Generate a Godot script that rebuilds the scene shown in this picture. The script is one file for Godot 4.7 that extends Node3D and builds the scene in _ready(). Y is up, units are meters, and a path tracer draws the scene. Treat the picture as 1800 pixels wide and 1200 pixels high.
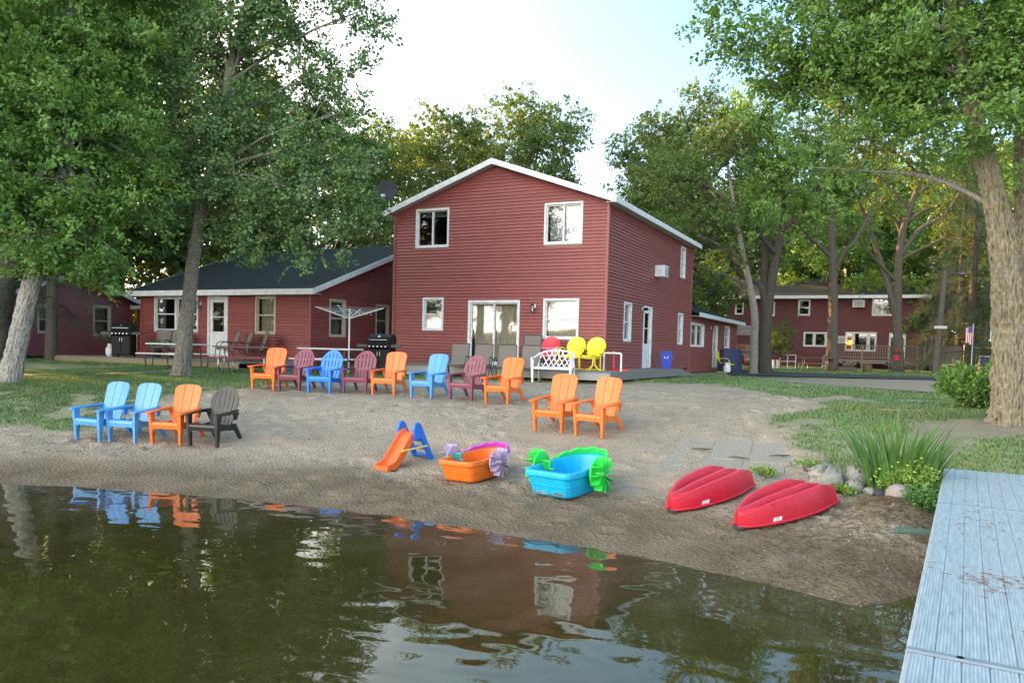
extends Node3D
# A lake beach with red cabins at dusk. y up, metres. Origin: front right corner of the two storey house, at its deck.

const WATER := -1.37
var used := {}
var rng := RandomNumberGenerator.new()
var n_big := FastNoiseLite.new()
var n_mid := FastNoiseLite.new()
var n_fine := FastNoiseLite.new()
var M := {}

# ---------------------------------------------------------------- naming and tagging
func numbered(called: String) -> String:
	if not used.has(called):
		used[called] = 0
		return called
	used[called] += 1
	return "%s_%03d" % [called, used[called]]

func tag(o: Node, label := "", category := "", group := "", kind := "") -> Node:
	if label: o.set_meta("label", label)
	if category: o.set_meta("category", category)
	if group: o.set_meta("group", group)
	if kind: o.set_meta("kind", kind)
	return o

func thing(called: String, label: String, category: String, at := Vector3.ZERO, turn := 0.0, group := "") -> Node3D:
	var o := Node3D.new()
	o.name = numbered(called)
	add_child(o)
	o.position = at
	o.rotation.y = turn
	tag(o, label, category, group)
	return o

func part(called: String, st: SurfaceTool, m: Material, parent: Node3D, kind := "") -> MeshInstance3D:
	return part_mesh(called, st.commit(), m, parent, kind)

func part_mesh(called: String, mesh: Mesh, m: Material, parent: Node3D, kind := "") -> MeshInstance3D:
	var o := MeshInstance3D.new()
	o.mesh = mesh
	o.material_override = m
	o.name = called if parent != self else numbered(called)
	parent.add_child(o, true)
	if kind: o.set_meta("kind", kind)
	return o

func paint(o: Node, swap: Dictionary) -> void:
	for c in o.get_children():
		if c is MeshInstance3D and swap.has(c.material_override):
			c.material_override = swap[c.material_override]
		paint(c, swap)

func dup(src: Node3D, called: String, label: String, at: Vector3, turn := 0.0, swap := {}) -> Node3D:
	var c: Node3D = src.duplicate()
	c.name = numbered(called)
	add_child(c)
	c.position = at
	c.rotation = Vector3(0, turn, 0)
	c.set_meta("label", label)
	if swap: paint(c, swap)
	return c

# ---------------------------------------------------------------- mesh helpers
func mb() -> SurfaceTool:
	var st := SurfaceTool.new()
	st.begin(Mesh.PRIMITIVE_TRIANGLES)
	return st

func tri(st: SurfaceTool, a: Vector3, b: Vector3, c: Vector3, n: Vector3) -> void:
	if (b - a).cross(c - a).dot(n) > 0.0:
		var t := b
		b = c
		c = t
	st.set_normal(n)
	st.add_vertex(a)
	st.set_normal(n)
	st.add_vertex(b)
	st.set_normal(n)
	st.add_vertex(c)

func quad(st: SurfaceTool, a: Vector3, b: Vector3, c: Vector3, d: Vector3, out: Vector3) -> void:
	var n := (c - a).cross(d - b)
	if n.length_squared() < 1e-14:
		return
	n = n.normalized()
	if n.dot(out) < 0: n = -n
	tri(st, a, b, c, n)
	tri(st, a, c, d, n)

func tri_n(st: SurfaceTool, v: Array, n: Array) -> void:
	var o := [0, 1, 2]
	if (v[1] - v[0]).cross(v[2] - v[0]).dot(n[0] + n[1] + n[2]) > 0.0:
		o = [0, 2, 1]
	for i in o:
		st.set_normal(n[i])
		st.add_vertex(v[i])

func box(st: SurfaceTool, center: Vector3, size: Vector3, ch := 0.0, xf := Transform3D.IDENTITY) -> void:
	var h := size * 0.5
	var b := minf(ch, minf(h.x, minf(h.y, h.z)) * 0.8)
	var pt := func(s: Vector3, face: int) -> Vector3:
		var p := Vector3.ZERO
		for k in 3:
			p[k] = s[k] * (h[k] if k == face or b == 0.0 else h[k] - b)
		return xf * (center + p)
	for a in 3:
		var u := (a + 1) % 3
		var w := (a + 2) % 3
		for s in [-1.0, 1.0]:
			var q := []
			for k in [[-1.0, -1.0], [1.0, -1.0], [1.0, 1.0], [-1.0, 1.0]]:
				var v := Vector3.ZERO
				v[a] = s
				v[u] = k[0]
				v[w] = k[1]
				q.append(pt.call(v, a))
			var n := Vector3.ZERO
			n[a] = s
			quad(st, q[0], q[1], q[2], q[3], xf.basis * n)
			if b > 0.0:
				for s2 in [-1.0, 1.0]:
					var e1 := Vector3.ZERO
					e1[a] = s
					e1[u] = s2
					var e2 := e1
					e1[w] = -1.0
					e2[w] = 1.0
					n = Vector3.ZERO
					n[a] = s
					n[u] = s2
					quad(st, pt.call(e1, a), pt.call(e2, a), pt.call(e2, u), pt.call(e1, u), xf.basis * n)
	if b > 0.0:
		for x in [-1.0, 1.0]:
			for y in [-1.0, 1.0]:
				for z in [-1.0, 1.0]:
					var v := Vector3(x, y, z)
					tri(st, pt.call(v, 0), pt.call(v, 1), pt.call(v, 2), (xf.basis * v).normalized())

# eight corners: bottom four in a ring, then the four above them
func hexa(st: SurfaceTool, p: Array) -> void:
	var mid := Vector3.ZERO
	for v in p: mid += v / 8.0
	for f in [[0, 1, 2, 3], [4, 5, 6, 7], [0, 1, 5, 4], [1, 2, 6, 5], [2, 3, 7, 6], [3, 0, 4, 7]]:
		var c: Vector3 = (p[f[0]] + p[f[1]] + p[f[2]] + p[f[3]]) / 4.0
		quad(st, p[f[0]], p[f[1]], p[f[2]], p[f[3]], c - mid)

func post(st: SurfaceTool, a: Vector3, b: Vector3, wa: Vector2, wb: Vector2) -> void:
	var p := []
	for e in [[a, wa], [b, wb]]:
		for k in [[-1, -1], [1, -1], [1, 1], [-1, 1]]:
			p.append(e[0] + Vector3(k[0] * e[1].x * 0.5, 0, k[1] * e[1].y * 0.5))
	hexa(st, p)

func beam(st: SurfaceTool, a: Vector3, b: Vector3, w: float, h: float, ch := 0.0, up := Vector3.UP) -> void:
	var d := b - a
	var z := d.normalized()
	var x := up.cross(z).normalized()
	var y := z.cross(x)
	box(st, Vector3.ZERO, Vector3(w, h, d.length()), ch, Transform3D(Basis(x, y, z), (a + b) * 0.5))

func tube(st: SurfaceTool, pts: Array, rad, sides := 8, caps := true) -> void:
	var rings := []
	var norms := []
	var x := Vector3.ZERO
	for i in pts.size():
		var d: Vector3 = (pts[mini(i + 1, pts.size() - 1)] - pts[maxi(i - 1, 0)]).normalized()
		if x == Vector3.ZERO:
			x = d.cross(Vector3.UP if absf(d.y) < 0.9 else Vector3.RIGHT).normalized()
		else:
			x = (x - d * x.dot(d)).normalized()
		var y := d.cross(x)
		var r: float = rad[i] if rad is Array else rad
		var ring := []
		var nn := []
		for k in sides:
			var t := TAU * k / sides
			var n := x * cos(t) + y * sin(t)
			ring.append(pts[i] + n * r)
			nn.append(n)
		rings.append(ring)
		norms.append(nn)
	for i in pts.size() - 1:
		for k in sides:
			var l := (k + 1) % sides
			tri_n(st, [rings[i][k], rings[i][l], rings[i + 1][l]], [norms[i][k], norms[i][l], norms[i + 1][l]])
			tri_n(st, [rings[i][k], rings[i + 1][l], rings[i + 1][k]], [norms[i][k], norms[i + 1][l], norms[i + 1][k]])
	if caps:
		for e in [0, pts.size() - 1]:
			var n: Vector3 = (pts[e] - pts[1 if e == 0 else e - 1]).normalized()
			for k in sides:
				tri(st, pts[e], rings[e][k], rings[e][(k + 1) % sides], n)

func bend(pts: Array, steps := 5) -> Array:     # Catmull-Rom through the points
	var out := []
	for i in pts.size() - 1:
		var a: Vector3 = pts[maxi(i - 1, 0)]
		var d: Vector3 = pts[mini(i + 2, pts.size() - 1)]
		for k in steps:
			out.append(pts[i].cubic_interpolate(pts[i + 1], a, d, float(k) / steps))
	out.append(pts[-1])
	return out

func prism(st: SurfaceTool, poly: PackedVector2Array, depth: float, xf := Transform3D.IDENTITY) -> void:
	var idx := Geometry2D.triangulate_polygon(poly)
	for s in [-0.5, 0.5]:
		for i in range(0, idx.size(), 3):
			var v := []
			for k in 3:
				v.append(xf * Vector3(poly[idx[i + k]].x, poly[idx[i + k]].y, s * depth))
			tri(st, v[0], v[1], v[2], (xf.basis * Vector3(0, 0, signf(s))).normalized())
	var cw := Geometry2D.is_polygon_clockwise(poly)
	for i in poly.size():
		var a := poly[i]
		var b := poly[(i + 1) % poly.size()]
		var e := b - a
		var n := Vector3(-e.y, e.x, 0) if cw else Vector3(e.y, -e.x, 0)
		quad(st, xf * Vector3(a.x, a.y, -depth / 2), xf * Vector3(b.x, b.y, -depth / 2), xf * Vector3(b.x, b.y, depth / 2), xf * Vector3(a.x, a.y, depth / 2), xf.basis * n)

func lathe(st: SurfaceTool, prof: Array, xf := Transform3D.IDENTITY, sides := 20) -> void:
	for i in prof.size() - 1:
		var a: Vector2 = prof[i]
		var b: Vector2 = prof[i + 1]
		var e := b - a
		if e.length() < 1e-6: continue
		var n2 := Vector2(e.y, -e.x).normalized()
		for k in sides:
			var v := []
			var n := []
			for t in [TAU * k / sides, TAU * (k + 1) / sides]:
				var c := cos(t)
				var s := sin(t)
				v.append(xf * Vector3(a.x * c, a.y, a.x * s))
				v.append(xf * Vector3(b.x * c, b.y, b.x * s))
				n.append((xf.basis * Vector3(n2.x * c, n2.y, n2.x * s)).normalized())
				n.append(n[-1])
			tri_n(st, [v[0], v[1], v[3]], [n[0], n[1], n[3]])
			tri_n(st, [v[0], v[3], v[2]], [n[0], n[3], n[2]])

# a closed thin sheet of thickness th over the surface f(u, v)
func plate(st: SurfaceTool, f: Callable, u0: float, u1: float, v0: float, v1: float, nu: int, nv: int, th: float) -> void:
	var P := []
	var N := []
	for j in nv + 1:
		for i in nu + 1:
			var u := lerpf(u0, u1, float(i) / nu)
			var v := lerpf(v0, v1, float(j) / nv)
			var e := 0.002
			var n: Vector3 = (f.call(minf(u + e, u1), v) - f.call(maxf(u - e, u0), v)).cross(f.call(u, minf(v + e, v1)) - f.call(u, maxf(v - e, v0))).normalized()
			P.append(f.call(u, v))
			N.append(n)
	var w := nu + 1
	for s in [1.0, -1.0]:
		for j in nv:
			for i in nu:
				var q := [j * w + i, j * w + i + 1, (j + 1) * w + i + 1, (j + 1) * w + i]
				var v := []
				var n := []
				for k in q:
					v.append(P[k] + N[k] * s * th * 0.5)
					n.append(N[k] * s)
				tri_n(st, [v[0], v[1], v[2]], [n[0], n[1], n[2]])
				tri_n(st, [v[0], v[2], v[3]], [n[0], n[2], n[3]])
	var rim := []
	for i in nu: rim.append([i, i + 1, w])
	for i in nu: rim.append([nv * w + i, nv * w + i + 1, -w])
	for j in nv: rim.append([j * w, (j + 1) * w, 1])
	for j in nv: rim.append([j * w + nu, (j + 1) * w + nu, -1])
	for r in rim:
		var a: int = r[0]
		var b: int = r[1]
		var o: Vector3 = P[a] - P[a + r[2]]
		quad(st, P[a] + N[a] * th * 0.5, P[b] + N[b] * th * 0.5, P[b] - N[b] * th * 0.5, P[a] - N[a] * th * 0.5, o)

func blob(st: SurfaceTool, c: Vector3, r: Vector3, rough := 0.15, seed_at := 0.0, nu := 14, nv := 9) -> void:   # a stone-like lump
	var f := func(u: float, v: float) -> Vector3:
		var t := u * TAU
		var p := v * PI
		var d := Vector3(sin(p) * cos(t), cos(p), sin(p) * sin(t))
		var q: float = 1.0 + rough * n_fine.get_noise_3d(d.x * 9.0 + seed_at, d.y * 9.0, d.z * 9.0) * 1.6
		return c + d * r * q
	for j in nv:
		for i in nu:
			var v := []
			var n := []
			for k in [[0, 0], [1, 0], [1, 1], [0, 1]]:
				var pnt: Vector3 = f.call(float((i + k[0]) % nu) / nu, float(j + k[1]) / nv)
				v.append(pnt)
				n.append(((pnt - c) / (r * r)).normalized())
			tri_n(st, [v[0], v[1], v[2]], [n[0], n[1], n[2]])
			tri_n(st, [v[0], v[2], v[3]], [n[0], n[2], n[3]])

func grid_mesh(nx: int, nz: int, pos: PackedVector3Array, nor: PackedVector3Array, col: PackedColorArray) -> ArrayMesh:
	var idx := PackedInt32Array()
	idx.resize((nx - 1) * (nz - 1) * 6)
	var o := 0
	for j in nz - 1:
		for i in nx - 1:
			var a := j * nx + i
			idx[o] = a
			idx[o + 1] = a + 1
			idx[o + 2] = a + nx
			idx[o + 3] = a + 1
			idx[o + 4] = a + nx + 1
			idx[o + 5] = a + nx
			o += 6
	var arr := []
	arr.resize(Mesh.ARRAY_MAX)
	arr[Mesh.ARRAY_VERTEX] = pos
	arr[Mesh.ARRAY_NORMAL] = nor
	if col.size(): arr[Mesh.ARRAY_COLOR] = col
	arr[Mesh.ARRAY_INDEX] = idx
	var m := ArrayMesh.new()
	m.add_surface_from_arrays(Mesh.PRIMITIVE_TRIANGLES, arr)
	return m

func scatter(called: String, mesh: Mesh, m: Material, xfs: Array, cols: Array, parent: Node3D, kind := "stuff") -> MultiMeshInstance3D:
	var mm := MultiMesh.new()
	mm.transform_format = MultiMesh.TRANSFORM_3D
	mm.use_colors = cols.size() > 0
	mm.mesh = mesh
	mm.instance_count = xfs.size()
	for i in xfs.size():
		mm.set_instance_transform(i, xfs[i])
		if cols.size(): mm.set_instance_color(i, cols[i])
	var o := MultiMeshInstance3D.new()
	o.multimesh = mm
	o.material_override = m
	o.name = called if parent != self else numbered(called)
	parent.add_child(o, true)
	if kind: o.set_meta("kind", kind)
	return o

# ---------------------------------------------------------------- materials
func noise_tex(freq: float, c0: Color, c1: Color, oct := 4, type := FastNoiseLite.TYPE_SIMPLEX_SMOOTH, sd := 1, size := 512, normal := 0.0, ridge := false) -> NoiseTexture2D:
	var n := FastNoiseLite.new()
	n.noise_type = type
	n.seed = sd
	n.frequency = freq
	n.fractal_octaves = oct
	n.fractal_type = FastNoiseLite.FRACTAL_RIDGED if ridge else FastNoiseLite.FRACTAL_FBM
	var t := NoiseTexture2D.new()
	t.width = size
	t.height = size
	t.seamless = true
	t.noise = n
	if normal > 0.0:
		t.as_normal_map = true
		t.bump_strength = normal
	else:
		var g := Gradient.new()
		g.set_color(0, c0)
		g.set_color(1, c1)
		t.color_ramp = g
	return t

func mat(c: Color, rough := 0.6, metal := 0.0, tex: Texture2D = null, scale := Vector3.ONE, bump: Texture2D = null, bump_cm := 0.0, world := false) -> StandardMaterial3D:
	var m := StandardMaterial3D.new()
	m.albedo_color = c
	m.roughness = rough
	m.metallic = metal
	if tex or bump:
		m.uv1_triplanar = true
		m.uv1_world_triplanar = world
		m.uv1_scale = scale
	if tex: m.albedo_texture = tex
	if bump:
		m.heightmap_enabled = true
		m.heightmap_texture = bump
		m.heightmap_scale = bump_cm
	return m

func lin(r: float, g: float, b: float) -> Color:      # a real-world base colour
	return Color(r, g, b).linear_to_srgb()

func make_materials() -> void:
	var g9 := Color(0.80, 0.80, 0.80)
	var w := Color.WHITE
	var soft := noise_tex(0.012, Color(0.84, 0.84, 0.84), w, 5, FastNoiseLite.TYPE_SIMPLEX_SMOOTH, 3)
	var grain := noise_tex(0.05, Color(0.62, 0.62, 0.62), w, 5, FastNoiseLite.TYPE_SIMPLEX_SMOOTH, 5)
	var grain_h := noise_tex(0.06, Color.BLACK, w, 5, FastNoiseLite.TYPE_SIMPLEX_SMOOTH, 6)
	var furrow := noise_tex(0.018, Color(0.42, 0.40, 0.38), w, 4, FastNoiseLite.TYPE_SIMPLEX_SMOOTH, 8, 512, 0.0, true)
	var furrow_h := noise_tex(0.018, Color.BLACK, w, 4, FastNoiseLite.TYPE_SIMPLEX_SMOOTH, 8, 512, 0.0, true)
	M.soft = soft
	M.grain = grain
	M.siding = mat(lin(0.285, 0.074, 0.069), 0.5, 0.0, soft, Vector3(0.5, 1.4, 0.5))
	M.siding_b = mat(lin(0.262, 0.067, 0.063), 0.5, 0.0, soft, Vector3(0.6, 1.1, 0.6))
	M.siding_c = mat(lin(0.295, 0.079, 0.072), 0.5, 0.0, soft, Vector3(0.45, 1.7, 0.45))
	M.corner = mat(lin(0.285, 0.077, 0.070), 0.5, 0.0, soft)
	M.backing = mat(lin(0.32, 0.27, 0.20), 0.8)
	M.white = mat(lin(0.74, 0.76, 0.78), 0.45, 0.0, soft, Vector3(0.7, 0.7, 0.7))
	M.tan_trim = mat(lin(0.55, 0.50, 0.38), 0.5, 0.0, soft)
	M.soffit = mat(lin(0.42, 0.42, 0.42), 0.6, 0.0, soft)
	M.shingle = mat(lin(0.018, 0.031, 0.032), 0.9, 0.0, grain, Vector3(2.2, 2.2, 2.2), grain_h, 0.4)
	M.shingle_green = mat(lin(0.026, 0.060, 0.045), 0.9, 0.0, grain, Vector3(2.2, 2.2, 2.2), grain_h, 0.4)
	M.shingle_brown = mat(lin(0.042, 0.045, 0.040), 0.9, 0.0, grain, Vector3(1.2, 1.2, 1.2))
	M.roof_metal = mat(lin(0.45, 0.48, 0.48), 0.4, 0.0, soft)
	M.deck = mat(lin(0.30, 0.275, 0.245), 0.8, 0.0, grain, Vector3(0.5, 6.0, 6.0), grain_h, 0.3)
	M.deck_front = mat(lin(0.46, 0.44, 0.41), 0.8, 0.0, grain, Vector3(0.6, 5.0, 5.0))
	M.pole_wood = mat(lin(0.19, 0.18, 0.16), 0.85, 0.0, grain, Vector3(4.0, 0.5, 4.0))
	M.pine = mat(lin(0.36, 0.30, 0.17), 0.8, 0.0, grain, Vector3(0.6, 5.0, 5.0))
	M.redwood = mat(lin(0.30, 0.12, 0.10), 0.75, 0.0, grain, Vector3(0.7, 5.0, 5.0))
	M.brown_wood = mat(lin(0.14, 0.085, 0.055), 0.8, 0.0, grain, Vector3(0.7, 5.0, 5.0))
	M.steel = mat(lin(0.45, 0.46, 0.47), 0.35, 0.8, soft)
	M.black = mat(lin(0.011, 0.0115, 0.013), 0.5, 0.0, soft)
	M.black.metallic_specular = 0.3
	M.black_matt = mat(lin(0.02, 0.02, 0.022), 0.6)
	M.knob = mat(lin(0.55, 0.56, 0.58), 0.3, 0.9)
	M.inside = mat(lin(0.30, 0.25, 0.20), 0.9)
	var gl := StandardMaterial3D.new()
	gl.transparency = BaseMaterial3D.TRANSPARENCY_ALPHA
	gl.albedo_color = Color(0.02, 0.03, 0.035, 0.12)
	gl.roughness = 0.03
	gl.metallic_specular = 0.5
	M.glass = gl
	M.curtain = mat(lin(0.60, 0.55, 0.40), 0.9, 0.0, soft)
	M.blind = mat(lin(0.70, 0.74, 0.78), 0.7)
	M.sheer = mat(lin(0.36, 0.39, 0.40), 0.9, 0.0, soft)
	M.drape = mat(lin(0.24, 0.24, 0.24), 0.9, 0.0, soft)
	var pl := func(r: float, g: float, b: float) -> StandardMaterial3D:
		var m := mat(lin(r, g, b), 0.42, 0.0, soft, Vector3(1.3, 1.3, 1.3), grain_h, 0.02)
		return m
	M.orange = pl.call(0.80, 0.16, 0.014)
	M.sky_blue = pl.call(0.075, 0.31, 0.68)
	M.vivid_blue = pl.call(0.014, 0.22, 0.80)
	M.maroon = pl.call(0.20, 0.036, 0.072)
	M.orange_faded = pl.call(0.80, 0.185, 0.030)
	M.sky_blue_faded = pl.call(0.095, 0.33, 0.66)
	M.maroon_faded = pl.call(0.22, 0.048, 0.080)
	M.charcoal = pl.call(0.011, 0.0105, 0.012)
	M.plastic_white = pl.call(0.74, 0.76, 0.78)
	M.slide_orange = pl.call(0.80, 0.13, 0.02)
	M.slide_blue = pl.call(0.005, 0.15, 0.72)
	M.rod_yellow = pl.call(0.80, 0.62, 0.10)
	M.lilac = pl.call(0.42, 0.33, 0.50)
	M.purple = pl.call(0.50, 0.07, 0.52)
	M.teal = pl.call(0.05, 0.42, 0.42)
	M.cyan = pl.call(0.003, 0.42, 0.76)
	M.lime = pl.call(0.03, 0.66, 0.08)
	M.kayak_red = pl.call(0.58, 0.011, 0.032)
	M.tub_blue = pl.call(0.02, 0.28, 0.62)
	M.metal_red = mat(lin(0.60, 0.02, 0.04), 0.35)
	M.metal_yellow = mat(lin(0.78, 0.66, 0.02), 0.35)
	M.bin_blue = pl.call(0.006, 0.06, 0.56)
	M.sling = mat(lin(0.27, 0.23, 0.20), 0.85, 0.0, grain, Vector3(6, 6, 6))
	M.frame_dark = mat(lin(0.05, 0.048, 0.048), 0.5)
	M.bark_maple = mat(lin(0.36, 0.335, 0.285), 0.95, 0.0, furrow, Vector3(2.6, 0.55, 2.6), furrow_h, 3.0)
	M.bark_grey = mat(lin(0.33, 0.31, 0.28), 0.95, 0.0, furrow, Vector3(2.4, 0.5, 2.4), furrow_h, 3.0)
	M.bark_pale = mat(lin(0.52, 0.50, 0.46), 0.95, 0.0, furrow, Vector3(1.6, 0.5, 1.6), furrow_h, 3.0)
	M.seam = mat(lin(0.26, 0.31, 0.37), 0.5, 0.3, soft)
	M.bark_dark = mat(lin(0.085, 0.075, 0.062), 0.95, 0.0, furrow, Vector3(2.0, 0.45, 2.0), furrow_h, 2.0)
	M.bark_mid = mat(lin(0.15, 0.13, 0.105), 0.95, 0.0, furrow, Vector3(2.0, 0.45, 2.0), furrow_h, 2.0)
	M.bark_elm = mat(lin(0.36, 0.34, 0.31), 0.95, 0.0, furrow, Vector3(1.5, 0.42, 1.5), furrow_h, 4.0)
	M.bark_elm.detail_enabled = true
	M.bark_elm.detail_blend_mode = BaseMaterial3D.BLEND_MODE_MUL
	M.bark_elm.detail_albedo = noise_tex(0.011, Color(1.0, 0.95, 0.74), Color(1, 1, 1), 5, FastNoiseLite.TYPE_SIMPLEX_SMOOTH, 31)
	var leafm := func(r: float, g: float, b: float, back: float) -> StandardMaterial3D:
		var m := StandardMaterial3D.new()
		m.albedo_color = lin(r, g, b)
		m.roughness = 0.48
		m.vertex_color_use_as_albedo = true
		m.backlight_enabled = true
		m.backlight = Color(back, back, back * 0.6)
		m.metallic_specular = 0.42
		return m
	M.leaf_maple = leafm.call(0.132, 0.245, 0.056, 0.8)
	M.leaf_cotton = leafm.call(0.110, 0.190, 0.065, 0.7)
	M.leaf_elm = leafm.call(0.140, 0.255, 0.058, 0.8)
	M.leaf_back = leafm.call(0.105, 0.165, 0.048, 0.9)
	M.leaf_dark = leafm.call(0.05, 0.10, 0.04, 0.5)
	M.leaf_spruce = leafm.call(0.045, 0.075, 0.040, 0.2)
	M.leaf_iris = leafm.call(0.085, 0.20, 0.050, 0.6)
	M.leaf_yellow = leafm.call(0.16, 0.27, 0.045, 0.6)
	M.grass = leafm.call(0.27, 0.37, 0.14, 0.6)
	M.petal = mat(lin(0.80, 0.60, 0.03), 0.7)
	M.stone = mat(lin(0.42, 0.395, 0.35), 0.9, 0.0, grain, Vector3(2.5, 2.5, 2.5), grain_h, 0.8)
	M.stone_pink = mat(lin(0.45, 0.37, 0.34), 0.85, 0.0, grain, Vector3(4, 4, 4), grain_h, 0.5)
	M.stone_dark = mat(lin(0.08, 0.095, 0.10), 0.8, 0.0, grain, Vector3(3, 3, 3), grain_h, 0.5)
	M.concrete = mat(lin(0.40, 0.35, 0.285), 0.95, 0.0, grain, Vector3(1.2, 1.2, 1.2), grain_h, 0.6)
	M.asphalt = mat(lin(0.035, 0.038, 0.046), 0.9, 0.0, grain, Vector3(3, 3, 3), grain_h, 0.4)
	M.gravel = mat(lin(0.36, 0.28, 0.20), 0.95, 0.0, grain, Vector3(1.5, 1.5, 1.5), grain_h, 1.0)
	M.alu = mat(lin(0.54, 0.60, 0.65), 0.42, 0.25, noise_tex(0.02, Color(0.82, 0.82, 0.82), w, 5, FastNoiseLite.TYPE_SIMPLEX_SMOOTH, 12), Vector3(3.0, 1.0, 0.35))
	M.twig = mat(lin(0.060, 0.042, 0.028), 0.9)
	M.weed_dry = mat(lin(0.11, 0.080, 0.045), 0.95)
	M.weed_mud = mat(lin(0.13, 0.095, 0.07), 0.95)
	M.pebble = mat(lin(0.46, 0.43, 0.39), 0.8)
	M.lamp_glow = mat(lin(0.9, 0.35, 0.08), 0.7)
	M.lamp_glow.emission_enabled = true
	M.lamp_glow.emission = Color(1.0, 0.42, 0.10)
	M.lamp_glow.emission_energy_multiplier = 1.2
	M.cone = mat(lin(0.80, 0.12, 0.03), 0.5)
	M.tarp = mat(lin(0.05, 0.085, 0.16), 0.7, 0.0, soft)
	M.flag_red = mat(lin(0.45, 0.03, 0.05), 0.8)
	M.flag_blue = mat(lin(0.03, 0.05, 0.20), 0.8)
	M.cover_blue = mat(lin(0.02, 0.035, 0.10), 0.7)
	M.green_board = mat(lin(0.10, 0.18, 0.15), 0.8, 0.0, grain, Vector3(2, 2, 2))

# ---------------------------------------------------------------- terrain
func shore_z(x: float) -> float:
	var d := x - 3.3
	var a := absf(d)
	return 14.74 + (0.033 * d * d if a < 7.0 else 1.617 + 0.46 * (a - 7.0))

const PROFILE := [[-40.0, -5.0], [-12.0, -2.9], [-6.0, -2.2], [-3.0, -1.8], [-1.0, -1.52], [0.0, -1.37], [1.2, -1.25], [2.4, -1.13], [3.4, -1.0], [4.3, -0.85], [5.2, -0.68], [6.2, -0.53], [8.0, -0.43], [11.0, -0.36], [15.0, -0.31], [30.0, -0.28], [60.0, -0.25]]

func profile(s: float) -> float:
	if s <= PROFILE[0][0]: return PROFILE[0][1]
	for i in PROFILE.size() - 1:
		if s < PROFILE[i + 1][0]:
			var t: float = (s - PROFILE[i][0]) / (PROFILE[i + 1][0] - PROFILE[i][0])
			return lerpf(PROFILE[i][1], PROFILE[i + 1][1], t)
	return PROFILE[-1][1]

func ground(x: float, z: float) -> float:
	var s := shore_z(x) - z
	var h := profile(s)
	# the trampled sand and the weed heap by the dock
	h += 0.20 * exp(-((x - 7.92) * (x - 7.92) / 0.14 + (z - 12.85) * (z - 12.85) / 0.16))
	if x > 7.6 and s > -1.0 and s < 7.0: h -= 0.10 * smoothstep(7.6, 8.3, x) * smoothstep(7.0, 4.5, s)
	if z > 60.0: h = lerpf(h, -5.0, clampf((z - 60.0) / 20.0, 0.0, 1.0))
	return h

var prints := {}

func make_prints() -> void:
	var r := RandomNumberGenerator.new()
	r.seed = 909
	for w in 46:        # walks across the beach
		var p := Vector2(r.randf_range(-5.0, 7.0), r.randf_range(2.5, 14.5))
		var a := r.randf() * TAU
		for k in 16:
			a += r.randfn(0, 0.12)
			p += Vector2(cos(a), sin(a)) * 0.62
			var q := p + Vector2(-sin(a), cos(a)) * (0.10 if k % 2 else -0.10)
			var key := Vector2i(floori(q.x * 2.0), floori(q.y * 2.0))
			for dx in [-1, 0, 1]:
				for dy in [-1, 0, 1]:
					var c := key + Vector2i(dx, dy)
					if not prints.has(c): prints[c] = []
					prints[c].append([q, cos(a), sin(a), r.randf_range(0.6, 1.2)])

# footprints and the two lines left by something dragged down from the deck
func trampled(x: float, z: float) -> float:
	var h := 0.0
	for p in prints.get(Vector2i(floori(x * 2.0), floori(z * 2.0)), []):
		var dx: float = x - p[0].x
		var dz: float = z - p[0].y
		var u: float = (dx * p[1] + dz * p[2]) / 0.15
		var v: float = (-dx * p[2] + dz * p[1]) / 0.085
		var q: float = u * u + v * v
		if q < 6.0: h += (0.022 * exp(-(q - 1.9) * (q - 1.9) * 1.2) - 0.042 * exp(-q * q)) * p[3]
	for o in [0.0, 0.34]:
		var t := clampf((x - 1.1) / 3.0, 0.0, 1.0)
		var zl: float = lerpf(9.35, 6.4, t) + 0.12 * sin(x * 1.7) + o
		if x > 0.9 and x < 4.3: h += 0.016 * exp(-pow((z - zl - 0.12) / 0.06, 2.0)) - 0.034 * exp(-pow((z - zl) / 0.055, 2.0))
	return h

func relief(x: float, z: float, sand: float, s: float) -> float:
	var a := 0.010 + 0.014 * sand * clampf(s * 0.5, 0.0, 1.0)
	var h := n_mid.get_noise_2d(x, z) * a * 1.4 + n_fine.get_noise_2d(x, z) * a * 0.45
	if sand > 0.3 and s > 0.35: h += trampled(x, z) * sand
	return h

var sand_poly := PackedVector2Array([Vector2(-40, 40), Vector2(-40, 27.5), Vector2(-9, 15.9), Vector2(-5.9, 14.0), Vector2(-4.7, 13.4), Vector2(-5.0, 12.2), Vector2(-5.2, 11.3), Vector2(-4.8, 9.3), Vector2(-4.9, 8.1), Vector2(-4.6, 5.6), Vector2(-3.1, 3.4), Vector2(-0.7, 2.9), Vector2(0.4, 1.6), Vector2(1.5, 0.2), Vector2(3.1, -0.5), Vector2(5.0, 2.5), Vector2(6.1, 3.9), Vector2(6.5, 2.6), Vector2(7.0, 2.4), Vector2(6.9, 3.8), Vector2(6.5, 6.1), Vector2(6.2, 7.5), Vector2(6.0, 8.8), Vector2(6.3, 9.5), Vector2(6.7, 10.0), Vector2(6.9, 10.9), Vector2(7.2, 11.9), Vector2(8.3, 12.2), Vector2(12, 11.5), Vector2(40, 24), Vector2(40, 40)])
var dirt_poly := PackedVector2Array([Vector2(7.7, 9.6), Vector2(8.4, 7.9), Vector2(9.2, 6.4), Vector2(9.9, 7.2), Vector2(9.9, 8.5), Vector2(9.0, 9.4), Vector2(8.5, 10.2), Vector2(8.1, 10.5)])

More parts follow.
